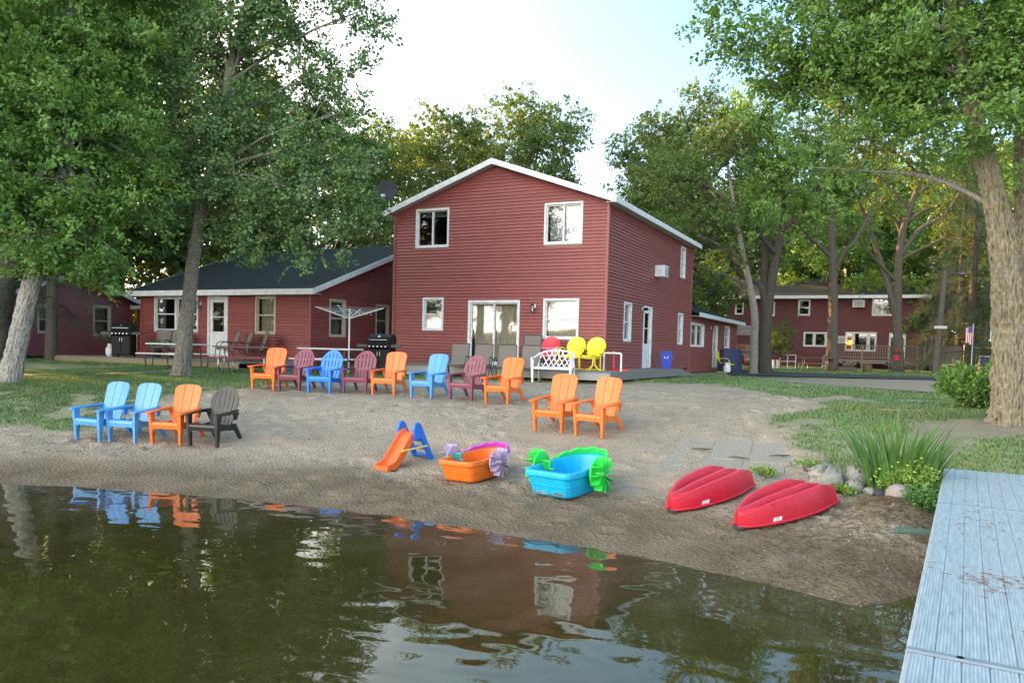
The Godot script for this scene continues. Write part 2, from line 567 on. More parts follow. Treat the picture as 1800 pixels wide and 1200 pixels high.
# how much of the ground at a spot is sand: a mask between 0 and 1 with ragged edges
func sandy(x: float, z: float) -> float:
	if absf(x) > 41.0 or z < -4.0 or z > 39.0: return 0.0
	var best := 0.0
	for k in 5:
		var jx: float = [0.0, 0.22, -0.22, 0.0, 0.0][k]
		var jz: float = [0.0, 0.0, 0.0, 0.22, -0.22][k]
		var q := Vector2(x + jx + 0.5 * n_mid.get_noise_2d(x * 0.8, z * 0.8 + 50.0), z + jz + 0.5 * n_mid.get_noise_2d(x * 0.8 + 90.0, z * 0.8))
		if Geometry2D.is_point_in_polygon(q, sand_poly) or Geometry2D.is_point_in_polygon(q, dirt_poly): best += 0.2
	return best

func axis(lo: float, hi: float, step: float, reach: float) -> PackedFloat32Array:
	var mid := []
	var v := lo
	while v <= hi + 1e-4:
		mid.append(v)
		v += step
	var front := []
	var d := step
	v = lo
	while v > -reach:
		d *= 1.22
		v -= d
		front.push_front(v)
	d = step
	v = mid[-1]
	while v < reach:
		d *= 1.22
		v += d
		mid.append(v)
	return PackedFloat32Array(front + mid)

func build_ground() -> void:
	make_prints()
	var xs := axis(-11.0, 10.5, 0.066, 700.0)
	var zs := axis(1.0, 17.5, 0.066, 700.0)
	var nx := xs.size()
	var nz := zs.size()
	var pos := PackedVector3Array()
	var nor := PackedVector3Array()
	var col := PackedColorArray()
	pos.resize(nx * nz)
	nor.resize(nx * nz)
	col.resize(nx * nz)
	for j in nz:
		for i in nx:
			var x := xs[i]
			var z := zs[j]
			var s := shore_z(x) - z
			var near := absf(x) < 30.0 and absf(z) < 30.0
			var sand := sandy(x, z) if near else (1.0 if s < 1.5 else 0.0)
			var h := ground(x, z)
			if near: h += relief(x, z, sand, s)
			pos[j * nx + i] = Vector3(x, h, z)
			# what lies there: lawn soil, dry sand, wet sand, lake bed with weed, painted darker with depth
			var a := n_big.get_noise_2d(x * 3.0, z * 3.0)
			var b := n_mid.get_noise_2d(x * 2.5, z * 2.5)
			var c := n_fine.get_noise_2d(x * 1.5, z * 1.5)
			var soil := Color(0.25, 0.275, 0.135).lerp(Color(0.34, 0.30, 0.20), clampf(0.28 + a * 0.9 + b * 0.4, 0.0, 1.0))
			var dry := Color(0.44, 0.352, 0.270).lerp(Color(0.345, 0.275, 0.208), clampf(0.45 + a * 0.7 + b * 0.6, 0.0, 1.0))
			var wet := Color(0.235, 0.176, 0.122).lerp(Color(0.160, 0.120, 0.082), clampf(0.5 + b + c * 0.5, 0.0, 1.0))
			var ws := s + a * 1.0 + b * 0.5
			dry = dry.lerp(wet, 1.0 - smoothstep(0.9, 2.3, ws))
			if s > 2.2 and x > 6.9: dry = dry.lerp(Color(0.20, 0.165, 0.12), 0.55)
			var weed := Color(0.040, 0.046, 0.012).lerp(Color(0.075, 0.060, 0.022), clampf(0.5 + b * 1.3 + c, 0.0, 1.0))
			var bed := wet.lerp(weed, clampf((-s - 0.1 + b * 0.9 + a * 0.7) / 1.3, 0.0, 1.0))  # weedy patches; the darkening with depth imitates light lost in the water
			var k := soil.lerp(dry, sand)
			if s < 0.0: k = bed
			k = k * (1.0 + 0.16 * c)
			col[j * nx + i] = k
	for j in nz:
		for i in nx:
			var l := pos[j * nx + maxi(i - 1, 0)]
			var r := pos[j * nx + mini(i + 1, nx - 1)]
			var u := pos[maxi(j - 1, 0) * nx + i]
			var d := pos[mini(j + 1, nz - 1) * nx + i]
			nor[j * nx + i] = (d - u).cross(r - l).normalized()
	var m := mat(Color.WHITE, 0.95, 0.0, noise_tex(0.09, Color(0.78, 0.78, 0.78), Color.WHITE, 5, FastNoiseLite.TYPE_SIMPLEX_SMOOTH, 21), Vector3(0.9, 0.9, 0.9), noise_tex(0.035, Color.BLACK, Color.WHITE, 6, FastNoiseLite.TYPE_SIMPLEX_SMOOTH, 22), 2.6, true)
	m.vertex_color_use_as_albedo = true
	m.metallic_specular = 0.2
	tag(part_mesh("ground", grid_mesh(nx, nz, pos, nor, col), m, self), "sandy beach rising to a patchy lawn", "", "", "structure")

func build_water() -> void:
	var xs := axis(-9.0, 9.5, 0.05, 700.0)
	var zs := axis(14.0, 21.5, 0.05, 700.0)
	var keep := PackedFloat32Array()
	for z in zs:
		if z > 13.6: keep.append(z)
	zs = keep
	var nx := xs.size()
	var nz := zs.size()
	var pos := PackedVector3Array()
	var nor := PackedVector3Array()
	pos.resize(nx * nz)
	nor.resize(nx * nz)
	var wv := FastNoiseLite.new()
	wv.seed = 71
	wv.frequency = 1.0
	wv.fractal_octaves = 2
	var calm := FastNoiseLite.new()
	calm.seed = 72
	calm.frequency = 0.35
	for j in nz:
		for i in nx:
			var x := xs[i]
			var z := zs[j]
			var near := absf(x) < 14.0 and z < 30.0
			var y := WATER
			if near:
				var amp := 0.0007 + 0.0017 * clampf(0.4 + calm.get_noise_2d(x, z) * 1.6, 0.0, 1.2)
				y += amp * wv.get_noise_2d(x * 1.6 + z * 0.5, z * 3.4 - x * 0.5) * 1.5
				y += 0.0004 * n_fine.get_noise_2d(x * 1.3 + 7.0, z * 2.4)
			pos[j * nx + i] = Vector3(x, y, z)
	for j in nz:
		for i in nx:
			var l := pos[j * nx + maxi(i - 1, 0)]
			var r := pos[j * nx + mini(i + 1, nx - 1)]
			var u := pos[maxi(j - 1, 0) * nx + i]
			var d := pos[mini(j + 1, nz - 1) * nx + i]
			nor[j * nx + i] = (d - u).cross(r - l).normalized()
	var m := StandardMaterial3D.new()
	m.transparency = BaseMaterial3D.TRANSPARENCY_ALPHA
	m.albedo_color = Color(lin(0.046, 0.038, 0.008), 0.45)
	m.roughness = 0.02
	m.metallic_specular = 0.48
	tag(part_mesh("lake_water", grid_mesh(nx, nz, pos, nor, PackedColorArray()), m, self), "calm greenish brown lake water along the beach", "", "", "structure")
	# the far shore, across the lake behind the viewer: what the windows mirror
	var st := mb()
	var prev := []
	for i in 61:
		var x := -900.0 + 30.0 * i
		var h := 14.0 + 7.0 * n_big.get_noise_2d(x * 0.05, 3.0) + 4.0 * n_big.get_noise_2d(x * 0.2, 9.0)
		var ring := [Vector3(x, -6, 610), Vector3(x, h, 640), Vector3(x, h + 6.0, 700), Vector3(x, -6, 760)]
		if prev:
			for k in 3:
				quad(st, prev[k], ring[k], ring[k + 1], prev[k + 1], Vector3(0, 1, -1 if k < 2 else 1))
		prev = ring
	tag(part("hills", st, mat(lin(0.03, 0.05, 0.03), 0.9), self), "low wooded far shore across the lake", "", "", "structure")

# ---------------------------------------------------------------- buildings
# a wall frame: x to the right as one faces the wall, y up, z out of it
func wall_frame(o: Vector3, n: Vector3) -> Transform3D:
	return Transform3D(Basis(Vector3.UP.cross(n), Vector3.UP, n), o)

# a backing wall of width w with openings [x0, x1, y0, y1], and one board for each course of siding
# top(x): the height of the wall at x (a gable or a straight eave)
func clad(house: Node3D, xf: Transform3D, w: float, y0: float, eave: float, apex: Vector2, openings: Array, mats: Array, exposure := 0.1016, single := true, thick := 0.14) -> void:
	var st := mb()
	var xs := [0.0, w]
	var ys := [y0, eave]
	for o in openings:
		for k in 2:
			if o[k] > 0.0 and o[k] < w: xs.append(o[k])
			if o[k + 2] > y0 and o[k + 2] < eave: ys.append(o[k + 2])
	xs.sort()
	ys.sort()
	for i in xs.size() - 1:
		for j in ys.size() - 1:
			if xs[i + 1] - xs[i] < 1e-4 or ys[j + 1] - ys[j] < 1e-4: continue
			var cx: float = (xs[i] + xs[i + 1]) / 2
			var cy: float = (ys[j] + ys[j + 1]) / 2
			var hole := false
			for o in openings:
				if cx > o[0] and cx < o[1] and cy > o[2] and cy < o[3]: hole = true
			if not hole:
				box(st, Vector3(cx, cy, -thick / 2), Vector3(xs[i + 1] - xs[i], ys[j + 1] - ys[j], thick), 0.0, xf)
	if apex.y > eave:
		prism(st, PackedVector2Array([Vector2(0, eave), Vector2(w, eave), apex]), thick, xf * Transform3D(Basis.IDENTITY, Vector3(0, 0, -thick / 2)))
	part("wall", st, M.backing, house)
	var joined := mb()
	var y := y0
	var row := 0
	var highest: float = maxf(eave, apex.y)
	while y < highest - 0.03:
		var yt := minf(y + exposure, highest - 0.005)
		var lo := [0.0, w]     # the course's ends at its lower and its upper edge
		var hi := [0.0, w]
		for e in [[y, lo], [yt, hi]]:
			if e[0] > eave:
				var t: float = (e[0] - eave) / (apex.y - eave)
				e[1][0] = apex.x * t
				e[1][1] = lerpf(w, apex.x, t)
		var cuts := []
		for o in openings:
			if minf(yt, o[3]) - maxf(y, o[2]) > exposure * 0.35: cuts.append(o)
		cuts.sort_custom(func(a, b): return a[0] < b[0])
		var spans := []
		var from_x: float = lo[0]
		for o in cuts:
			if o[0] - from_x > 0.02: spans.append([from_x, o[0]])
			from_x = maxf(from_x, o[1])
		if lo[1] - from_x > 0.02: spans.append([from_x, lo[1]])
		for s in spans:
			var b := mb() if single else joined
			var a0: float = s[0]
			var b0: float = s[1]
			var a1: float = maxf(a0, hi[0])
			var b1: float = minf(b0, hi[1])
			if b1 < a1:
				a1 = (a1 + b1) / 2
				b1 = a1
			var out0 := 0.031
			var out1 := 0.004
			var mid := lerpf(y, yt, 0.16)
			var p := [xf * Vector3(a0, y, out0 - 0.004), xf * Vector3(b0, y, out0 - 0.004), xf * Vector3(b0, mid, out0), xf * Vector3(a0, mid, out0), xf * Vector3(b1, yt, out1), xf * Vector3(a1, yt, out1), xf * Vector3(a0, y, 0.0), xf * Vector3(b0, y, 0.0)]
			var n := xf.basis.z
			quad(b, p[0], p[1], p[2], p[3], n)
			quad(b, p[3], p[2], p[4], p[5], n)
			quad(b, p[6], p[7], p[1], p[0], -Vector3.UP)
			if single: part("siding_board", b, mats[(row * 7 + row / 3) % mats.size()], house)
		y = yt
		row += 1
	if not single: part("siding_courses", joined, mats[0], house, "stuff")

func corner_trim(house: Node3D, at: Vector3, h: float, m: Material, wdt := 0.09) -> void:
	var st := mb()
	box(st, at + Vector3(0, h / 2, 0), Vector3(wdt, h, wdt), 0.006)
	part("corner_post", st, m, house)

# rail: "h" a sash bar across, "v" a bar down the middle, "" none
func window(house: Node3D, xf: Transform3D, r: Array, rail: String, trim: Material, curtain: Material = null, cover := [0.0, 1.0, 0.0, 1.0], called := "window", tw := 0.065) -> MeshInstance3D:
	var st := mb()
	var w: float = r[1] - r[0]
	var h: float = r[3] - r[2]
	var cx: float = (r[0] + r[1]) / 2
	var cy: float = (r[2] + r[3]) / 2
	for s in [-1, 1]:
		box(st, Vector3(cx, cy + s * (h / 2 - tw / 2 + 0.012), -0.03), Vector3(w + 0.024, tw, 0.14), 0.008, xf)
		box(st, Vector3(cx + s * (w / 2 - tw / 2 + 0.012), cy, -0.03), Vector3(tw, h - 2 * tw + 0.024, 0.136), 0.006, xf)
	var iw := w - 2 * tw + 0.024
	var ih := h - 2 * tw + 0.024
	var sw := 0.036
	for s in [-1, 1]:
		box(st, Vector3(cx, cy + s * (ih / 2 - sw / 2), -0.045), Vector3(iw, sw, 0.05), 0.004, xf)
		box(st, Vector3(cx + s * (iw / 2 - sw / 2), cy, -0.046), Vector3(sw, ih - 2 * sw, 0.048), 0.004, xf)
	if rail == "h": box(st, Vector3(cx, cy, -0.035), Vector3(iw - 2 * sw, 0.045, 0.052), 0.004, xf)
	if rail == "v": box(st, Vector3(cx, cy, -0.035), Vector3(0.055, ih - 2 * sw, 0.052), 0.004, xf)
	var o := part(called, st, trim, house)
	var halves := [[cx - iw / 2 + sw, cx + iw / 2 - sw, cy - ih / 2 + sw, cy + ih / 2 - sw]]
	var q: Array = halves[0]
	if rail == "h": halves = [[q[0], q[1], q[2], cy - 0.0225], [q[0], q[1], cy + 0.0225, q[3]]]
	if rail == "v": halves = [[q[0], cx - 0.0275, q[2], q[3]], [cx + 0.0275, q[1], q[2], q[3]]]
	var d := -0.05
	for f in halves:
		var g := mb()
		for k in 3:       # double glazing plus a third sheet added to strengthen reflections
			var e := d - 0.012 * k
			quad(g, xf * Vector3(f[0], f[2], e), xf * Vector3(f[1], f[2], e), xf * Vector3(f[1], f[3], e), xf * Vector3(f[0], f[3], e), xf.basis.z)
		part("pane", g, M.glass, o)
		d -= 0.008
	if curtain:
		var c := mb()
		var f := func(u: float, v: float) -> Vector3:
			return xf * Vector3(lerpf(q[0], q[1], lerpf(cover[0], cover[1], u)), lerpf(q[2], q[3], lerpf(cover[2], cover[3], v)), -0.19 + 0.018 * sin(u * w * 46.0) + 0.006 * sin(u * w * 19.0 + v * 2.0))
		plate(c, f, 0.0, 1.0, 0.0, 1.0, 40, 3, 0.004)
		part("curtain", c, curtain, o)
	return o

func lantern(at: Vector3, n: Vector3, label: String, group := "") -> void:
	var t := thing("wall_lantern", label, "wall lamp", at, atan2(n.x, n.z), group)
	var st := mb()
	lathe(st, [Vector2(0, 0.03), Vector2(0.05, 0.03), Vector2(0.075, 0.012), Vector2(0.075, 0.0)], Transform3D(Basis(Vector3.RIGHT, PI / 2), Vector3.ZERO), 16)
	part("back_plate", st, M.white, t)
	st = mb()
	tube(st, bend([Vector3(0, 0.0, 0.02), Vector3(0, 0.09, 0.06), Vector3(0, 0.10, 0.12), Vector3(0, 0.04, 0.13)], 4), 0.010, 8)
	part("arm", st, M.black, t)
	st = mb()
	lathe(st, [Vector2(0.0, 0.05), Vector2(0.02, 0.045), Vector2(0.055, 0.0), Vector2(0.06, -0.01), Vector2(0.0, -0.01)], Transform3D(Basis.IDENTITY, Vector3(0, 0.02, 0.13)), 4)
	for k in 4:
		var a := PI / 2 * k
		var p := Vector3(cos(a) * 0.052, 0, sin(a) * 0.052)
		tube(st, [Vector3(0, 0.01, 0.13) + p, Vector3(0, -0.17, 0.13) + p * 1.15], 0.006, 6)
		var p2 := Vector3(cos(a + PI / 2) * 0.052, 0, sin(a + PI / 2) * 0.052)
		tube(st, [Vector3(0, 0.0, 0.13) + p, Vector3(0, -0.16, 0.13) + p2 * 1.15], 0.003, 5)
		tube(st, [Vector3(0, 0.0, 0.13) + p2, Vector3(0, -0.16, 0.13) + p * 1.15], 0.003, 5)
	lathe(st, [Vector2(0.0, -0.01), Vector2(0.062, -0.01), Vector2(0.062, 0.01), Vector2(0.0, 0.01)], Transform3D(Basis.IDENTITY, Vector3(0, -0.17, 0.13)), 4)
	part("cage", st, M.black, t)
	st = mb()
	lathe(st, [Vector2(0.0, -0.15), Vector2(0.036, -0.15), Vector2(0.032, -0.01), Vector2(0.0, -0.01)], Transform3D(Basis.IDENTITY, Vector3(0, 0.0, 0.13)), 10)
	part("glass_chimney", st, M.blind, t)

# roof slab between an eave line and a ridge line (left end first), with its shingle courses
func roof_side(house: Node3D, e0: Vector3, e1: Vector3, r0: Vector3, r1: Vector3, m: Material, course := 0.145) -> void:
	var up := ((e1 - e0).cross(r0 - e0)).normalized()
	if up.y < 0: up = -up
	var st := mb()
	hexa(st, [e0 - up * 0.06, e1 - up * 0.06, r1 - up * 0.06, r0 - up * 0.06, e0, e1, r1, r0])
	part("roof", st, m, house)
	st = mb()
	var n := int((r0 - e0).length() / course)
	for k in n:
		var t0 := float(k) / n
		var t1 := float(k + 1) / n
		var a := e0.lerp(r0, t0)
		var b := e1.lerp(r1, t0)
		var c := e1.lerp(r1, t1)
		var d := e0.lerp(r0, t1)
		quad(st, a + up * 0.016, b + up * 0.016, c + up * 0.005, d + up * 0.005, up)
		quad(st, a, b, b + up * 0.016, a + up * 0.016, e0 - r0)
	part("shingle_courses", st, m, house, "stuff")

func fascia(house: Node3D, a: Vector3, b: Vector3, h: float, th: float, out: Vector3, m: Material) -> void:
	var st := mb()
	var o := out * th
	var dn := Vector3(0, -h, 0)
	hexa(st, [a + dn, b + dn, b + dn + o, a + dn + o, a, b, b + o, a + o])
	part("fascia", st, m, house)

func soffit(house: Node3D, a: Vector3, b: Vector3, c: Vector3, d: Vector3) -> void:
	var st := mb()
	var t := Vector3(0, 0.02, 0)
	hexa(st, [a, b, c, d, a + t, b + t, c + t, d + t])
	part("soffit", st, M.soffit, house)

func panel_door(house: Node3D, xf: Transform3D, r: Array, glass_from: float, left_handle := true) -> void:
	var st := mb()
	var w: float = r[1] - r[0]
	var h: float = r[3] - r[2]
	var cx: float = (r[0] + r[1]) / 2
	for s in [-1, 1]:
		box(st, Vector3(cx + s * (w / 2 - 0.03), r[2] + h / 2, -0.02), Vector3(0.085, h, 0.12), 0.008, xf)
	box(st, Vector3(cx, r[3] - 0.03, -0.021), Vector3(w - 0.145, 0.085, 0.118), 0.008, xf)
	box(st, Vector3(cx, r[2] + 0.02, -0.021), Vector3(w - 0.145, 0.04, 0.118), 0.006, xf)
	var o := part("door_frame", st, M.white, house)
	var x0: float = r[0] + 0.075
	var x1: float = r[1] - 0.075
	var y0: float = r[2] + 0.045
	var y1: float = r[3] - 0.08
	var gx0 := x0 + 0.14
	var gx1 := x1 - 0.14
	var gy0 := y0 + glass_from * (y1 - y0)
	var gy1 := y1 - 0.14
	var d := mb()
	box(d, Vector3((x0 + x1) / 2, (y0 + gy0) / 2, -0.03), Vector3(x1 - x0, gy0 - y0, 0.05), 0.005, xf)
	box(d, Vector3((x0 + x1) / 2, (gy1 + y1) / 2, -0.03), Vector3(x1 - x0, y1 - gy1, 0.05), 0.005, xf)
	for e in [[x0, gx0], [gx1, x1]]:
		box(d, Vector3((e[0] + e[1]) / 2, (gy0 + gy1) / 2, -0.03), Vector3(e[1] - e[0], gy1 - gy0, 0.05), 0.005, xf)
	box(d, Vector3((gx0 + gx1) / 2, (gy0 + gy1) / 2, -0.03), Vector3(gx1 - gx0, 0.035, 0.045), 0.004, xf)
	var door := part("door", d, M.white, house)
	for e in [[gy0, (gy0 + gy1) / 2 - 0.0175], [(gy0 + gy1) / 2 + 0.0175, gy1]]:
		var g := mb()
		quad(g, xf * Vector3(gx0, e[0], -0.03), xf * Vector3(gx1, e[0], -0.03), xf * Vector3(gx1, e[1], -0.03), xf * Vector3(gx0, e[1], -0.03), xf.basis.z)
		part("pane", g, M.glass, door)
	var hs := mb()
	var hx := x0 + 0.055 if left_handle else x1 - 0.055
	tube(hs, [xf * Vector3(hx, y0 + 0.92, -0.004), xf * Vector3(hx, y0 + 0.92, 0.045)], 0.012, 8)
	box(hs, Vector3(hx + (0.03 if left_handle else -0.03), y0 + 0.92, 0.05), Vector3(0.10, 0.018, 0.016), 0.004, xf)
	box(hs, Vector3(hx, y0 + 1.03, 0.0), Vector3(0.04, 0.06, 0.02), 0.006, xf)
	part("handle", hs, M.knob, door)

func plain_wall(house: Node3D, a: Vector3, b: Vector3, y0: float, y1: float, m: Material, apex := 0.0) -> void:
	var st := mb()
	var d := (b - a).normalized()
	var n := d.cross(Vector3.UP) * 0.07
	hexa(st, [Vector3(a.x, y0, a.z) - n, Vector3(b.x, y0, b.z) - n, Vector3(b.x, y0, b.z) + n, Vector3(a.x, y0, a.z) + n, Vector3(a.x, y1, a.z) - n, Vector3(b.x, y1, b.z) - n, Vector3(b.x, y1, b.z) + n, Vector3(a.x, y1, a.z) + n])
	if apex > y1:
		var len := (b - a).length()
		prism(st, PackedVector2Array([Vector2(0, y1), Vector2(len, y1), Vector2(len / 2, apex)]), 0.14, Transform3D(Basis(d, Vector3.UP, d.cross(Vector3.UP)), Vector3(a.x, 0, a.z)))
	part("wall", st, m, house)

func build_main_house() -> void:
	var t := thing("red_house", "tall two storey red house with white gable trim in the middle of the beach", "house")
	var sm := [M.siding, M.siding_b, M.siding, M.siding_c]
	var W := 7.58
	var L := 10.3
	var eave := 5.0
	var fr := wall_frame(Vector3(-W, 0, 0), Vector3(0, 0, 1))
	var sd := wall_frame(Vector3.ZERO, Vector3(1, 0, 0))
	var f := func(r: Array) -> Array: return [r[0] + W, r[1] + W, r[2], r[3]]
	var w_ul: Array = f.call([-6.75, -5.48, 3.82, 5.08])
	var w_ur: Array = f.call([-2.05, -0.805, 3.765, 5.015])
	var w_ll: Array = f.call([-6.416, -5.624, 1.096, 2.16])
	var w_lr: Array = f.call([-2.006, -0.846, 0.88, 2.11])
	var slide: Array = f.call([-4.667, -2.832, 0.02, 2.065])
	clad(t, fr, W, -0.04, eave, Vector2(3.79, eave + 0.35 * 3.79), [w_ul, w_ur, w_ll, w_lr, slide], sm)
	var s1 := [1.664, 2.421, 0.88, 2.116]
	var dr := [3.785, 4.75, 0.0, 2.116]
	var s2 := [8.372, 9.11, 0.887, 2.12]
	var s3 := [8.458, 9.16, 3.528, 4.74]
	clad(t, sd, L, -0.04, eave, Vector2(0, 0), [s1, dr, s2, s3], sm)
	plain_wall(t, Vector3(-W + 0.07, 0, 0), Vector3(-W + 0.07, 0, -L), -0.3, eave, M.siding)
	plain_wall(t, Vector3(-W, 0, -L + 0.07), Vector3(0, 0, -L + 0.07), -0.3, eave, M.siding, eave + 0.35 * 3.79)
	corner_trim(t, Vector3(0.012, -0.05, 0.012), eave + 0.05, M.corner)
	corner_trim(t, Vector3(-W - 0.012, -0.3, 0.012), eave + 0.3, M.corner)
	corner_trim(t, Vector3(0.012, -0.3, -L - 0.012), eave + 0.3, M.corner)
	var st := mb()
	box(st, Vector3(-W / 2, -0.12, -L / 2), Vector3(W - 0.3, 0.14, L - 0.3))
	box(st, Vector3(-W / 2, 2.45, -L / 2), Vector3(W - 0.3, 0.2, L - 0.3))
	part("floor", st, M.inside, t)
	# roof: ridge along z
	var ry := 6.47
	var e := 0.35 * 4.1
	var zf := 0.30
	var zb := -10.6
	roof_side(t, Vector3(0.31, ry - e, zf), Vector3(0.31, ry - e, zb), Vector3(-3.79, ry, zf), Vector3(-3.79, ry, zb), M.shingle)
	roof_side(t, Vector3(-7.89, ry - e, zf), Vector3(-7.89, ry - e, zb), Vector3(-3.79, ry, zf), Vector3(-3.79, ry, zb), M.shingle)
	var lift := Vector3(0, 0.012, 0)
	for x in [0.31, -7.89]:
		var xr := -3.79
		fascia(t, Vector3(xr, ry, zf) + lift, Vector3(x, ry - e, zf) + lift, 0.175, 0.03, Vector3(0, 0, 1), M.white)
		fascia(t, Vector3(x, ry - e, zf + 0.03) + lift, Vector3(x, ry - e, zb) + lift, 0.165, 0.03, Vector3(signf(x + 3.0), 0, 0), M.white)
		var xw: float = 0.02 if x > 0 else -W - 0.02
		soffit(t, Vector3(x, ry - e - 0.15, zf), Vector3(x, ry - e - 0.15, zb), Vector3(xw, ry - e - 0.15, zb), Vector3(xw, ry - e - 0.15, zf))
		# sloped soffit under the front overhang
		var dn := Vector3(0, -0.15, 0)
		soffit(t, Vector3(xr, ry, zf) + dn, Vector3(x, ry - e, zf) + dn, Vector3(x, ry - e, 0.02) + dn, Vector3(xr, ry, 0.02) + dn)
	window(t, fr, w_ul, "v", M.white, M.drape, [0.0, 1.0, 0.86, 1.0])
	window(t, fr, w_ur, "v", M.white, M.blind, [0.5, 1.0, 0.0, 1.0])
	var uo := t.get_child(t.get_child_count() - 1)
	var c := mb()
	var q := func(u: float, v: float) -> Vector3: return fr * Vector3(lerpf(w_ur[0] + 0.1, w_ur[0] + 0.62, u), lerpf(w_ur[2] + 0.08, w_ur[3] - 0.08, v), -0.2 + 0.015 * sin(u * 30.0))
	plate(c, q, 0, 1, 0, 1, 24, 2, 0.004)
	part("curtain", c, M.sheer, uo)
	window(t, fr, w_ll, "h", M.white, M.drape, [0.0, 1.0, 0.76, 1.0])
	window(t, fr, w_lr, "h", M.white, M.curtain)
	var so := window(t, fr, slide, "v", M.white, M.curtain, [0.02, 0.98, 0.0, 1.0], "sliding_door", 0.085)
	st = mb()
	for hx in [slide[0] + 0.13, slide[0] + 0.965]:
		box(st, Vector3(hx, 0.98, 0.0), Vector3(0.03, 0.30, 0.05), 0.008, fr)
	part("handle", st, M.knob, so)
	window(t, sd, s1, "h", M.white, M.curtain, [0.0, 1.0, 0.0, 0.5])
	panel_door(t, sd, dr, 0.40, false)
	window(t, sd, s2, "h", M.white, M.drape)
	window(t, sd, s3, "h", M.white, M.drape)
	lantern(Vector3(-2.33, 1.88, 0.03), Vector3(0, 0, 1), "black wall lantern between the glass sliding door and the beige curtained window")
	# a door light on the side wall
	var l := thing("flood_light", "small dark double flood light beside the narrow side door", "wall lamp", Vector3(0.02, 2.0, -3.62), PI / 2)
	st = mb()
	lathe(st, [Vector2(0.0, 0.03), Vector2(0.05, 0.03), Vector2(0.07, 0.0)], Transform3D(Basis(Vector3.RIGHT, PI / 2), Vector3.ZERO), 14)
	part("back_plate", st, M.white, l)
	for s in [-1.0, 1.0]:
		st = mb()
		lathe(st, [Vector2(0.0, -0.05), Vector2(0.03, -0.045), Vector2(0.05, 0.03), Vector2(0.055, 0.06), Vector2(0.045, 0.06), Vector2(0.0, 0.045)], Transform3D(Basis(Vector3.RIGHT, PI / 2.2) * Basis(Vector3.UP, 0.2), Vector3(s * 0.07, 0.0, 0.10)), 12)
		part("lamp_head", st, M.black, l)
	# air conditioner through the upper side wall
	var ac := thing("air_conditioner", "white air conditioner sticking out of the upper side wall", "air conditioner", Vector3(0.02, 3.42, -5.22))
	st = mb()
	box(st, Vector3(0.17, 0, 0), Vector3(0.36, 0.40, 0.56), 0.015)
	part("case", st, M.white, ac)
	for z in [-0.19, -0.02, 0.17]:
		st = mb()
		for k in 9:
			box(st, Vector3(0.353, -0.15 + 0.037 * k, z), Vector3(0.012, 0.016, 0.10))
		part("grille", st, M.black_matt, ac)
	# satellite dish on the left rake
	var sdh := thing("satellite_dish", "dark round satellite dish on the left eave of the tall house", "satellite dish", Vector3(-7.62, 5.10, 0.20))
	st = mb()
	var prof := []
	for k in 9:
		var r := 0.36 * k / 8.0
		prof.append(Vector2(r, r * r * 0.45))
	prof.append(Vector2(0.37, 0.36 * 0.36 * 0.45 - 0.01))
	for k in 8:
		var r := 0.36 - 0.36 * k / 8.0
		prof.append(Vector2(r, r * r * 0.45 - 0.012))
	var tilt := Basis(Vector3.UP, 0.42) * Basis(Vector3.RIGHT, PI / 2 - 0.25)
	lathe(st, prof, Transform3D(tilt, Vector3(-0.1, 0.62, 0.16)), 28)
	part("dish", st, mat(lin(0.022, 0.026, 0.034), 0.7), sdh)
	st = mb()
	tube(st, bend([Vector3(0.02, -0.05, 0.16), Vector3(0.03, 0.2, 0.2), Vector3(-0.06, 0.42, 0.16)], 4), 0.022, 8)
	tube(st, [Vector3(-0.06, 0.42, 0.16), Vector3(0.06, 0.36, 0.55)], 0.014, 6)
	box(st, Vector3(0.02, -0.04, 0.15), Vector3(0.10, 0.12, 0.03), 0.005)
	part("mast", st, M.steel, sdh)
	st = mb()
	for k in 3:
		box(st, Vector3(0.03 + 0.05 * k - 0.04, 0.38, 0.56), Vector3(0.045, 0.09, 0.10), 0.012)
	part("receiver", st, M.knob, sdh)
	var v := thing("vent_pipe", "white plumbing vent pipe rising behind the left roof edge", "pipe", Vector3(-6.9, 5.45, -1.3))
	st = mb()
	tube(st, [Vector3(0, -0.3, 0), Vector3(0, 0.62, 0)], 0.05, 12)
	part("pipe", st, M.white, v)
	st = mb()
	lathe(st, [Vector2(0.16, -0.12), Vector2(0.09, 0.02), Vector2(0.055, 0.06)], Transform3D(Basis.IDENTITY, Vector3(0, 0.03, 0)), 14)
	part("flashing", st, M.shingle, v)

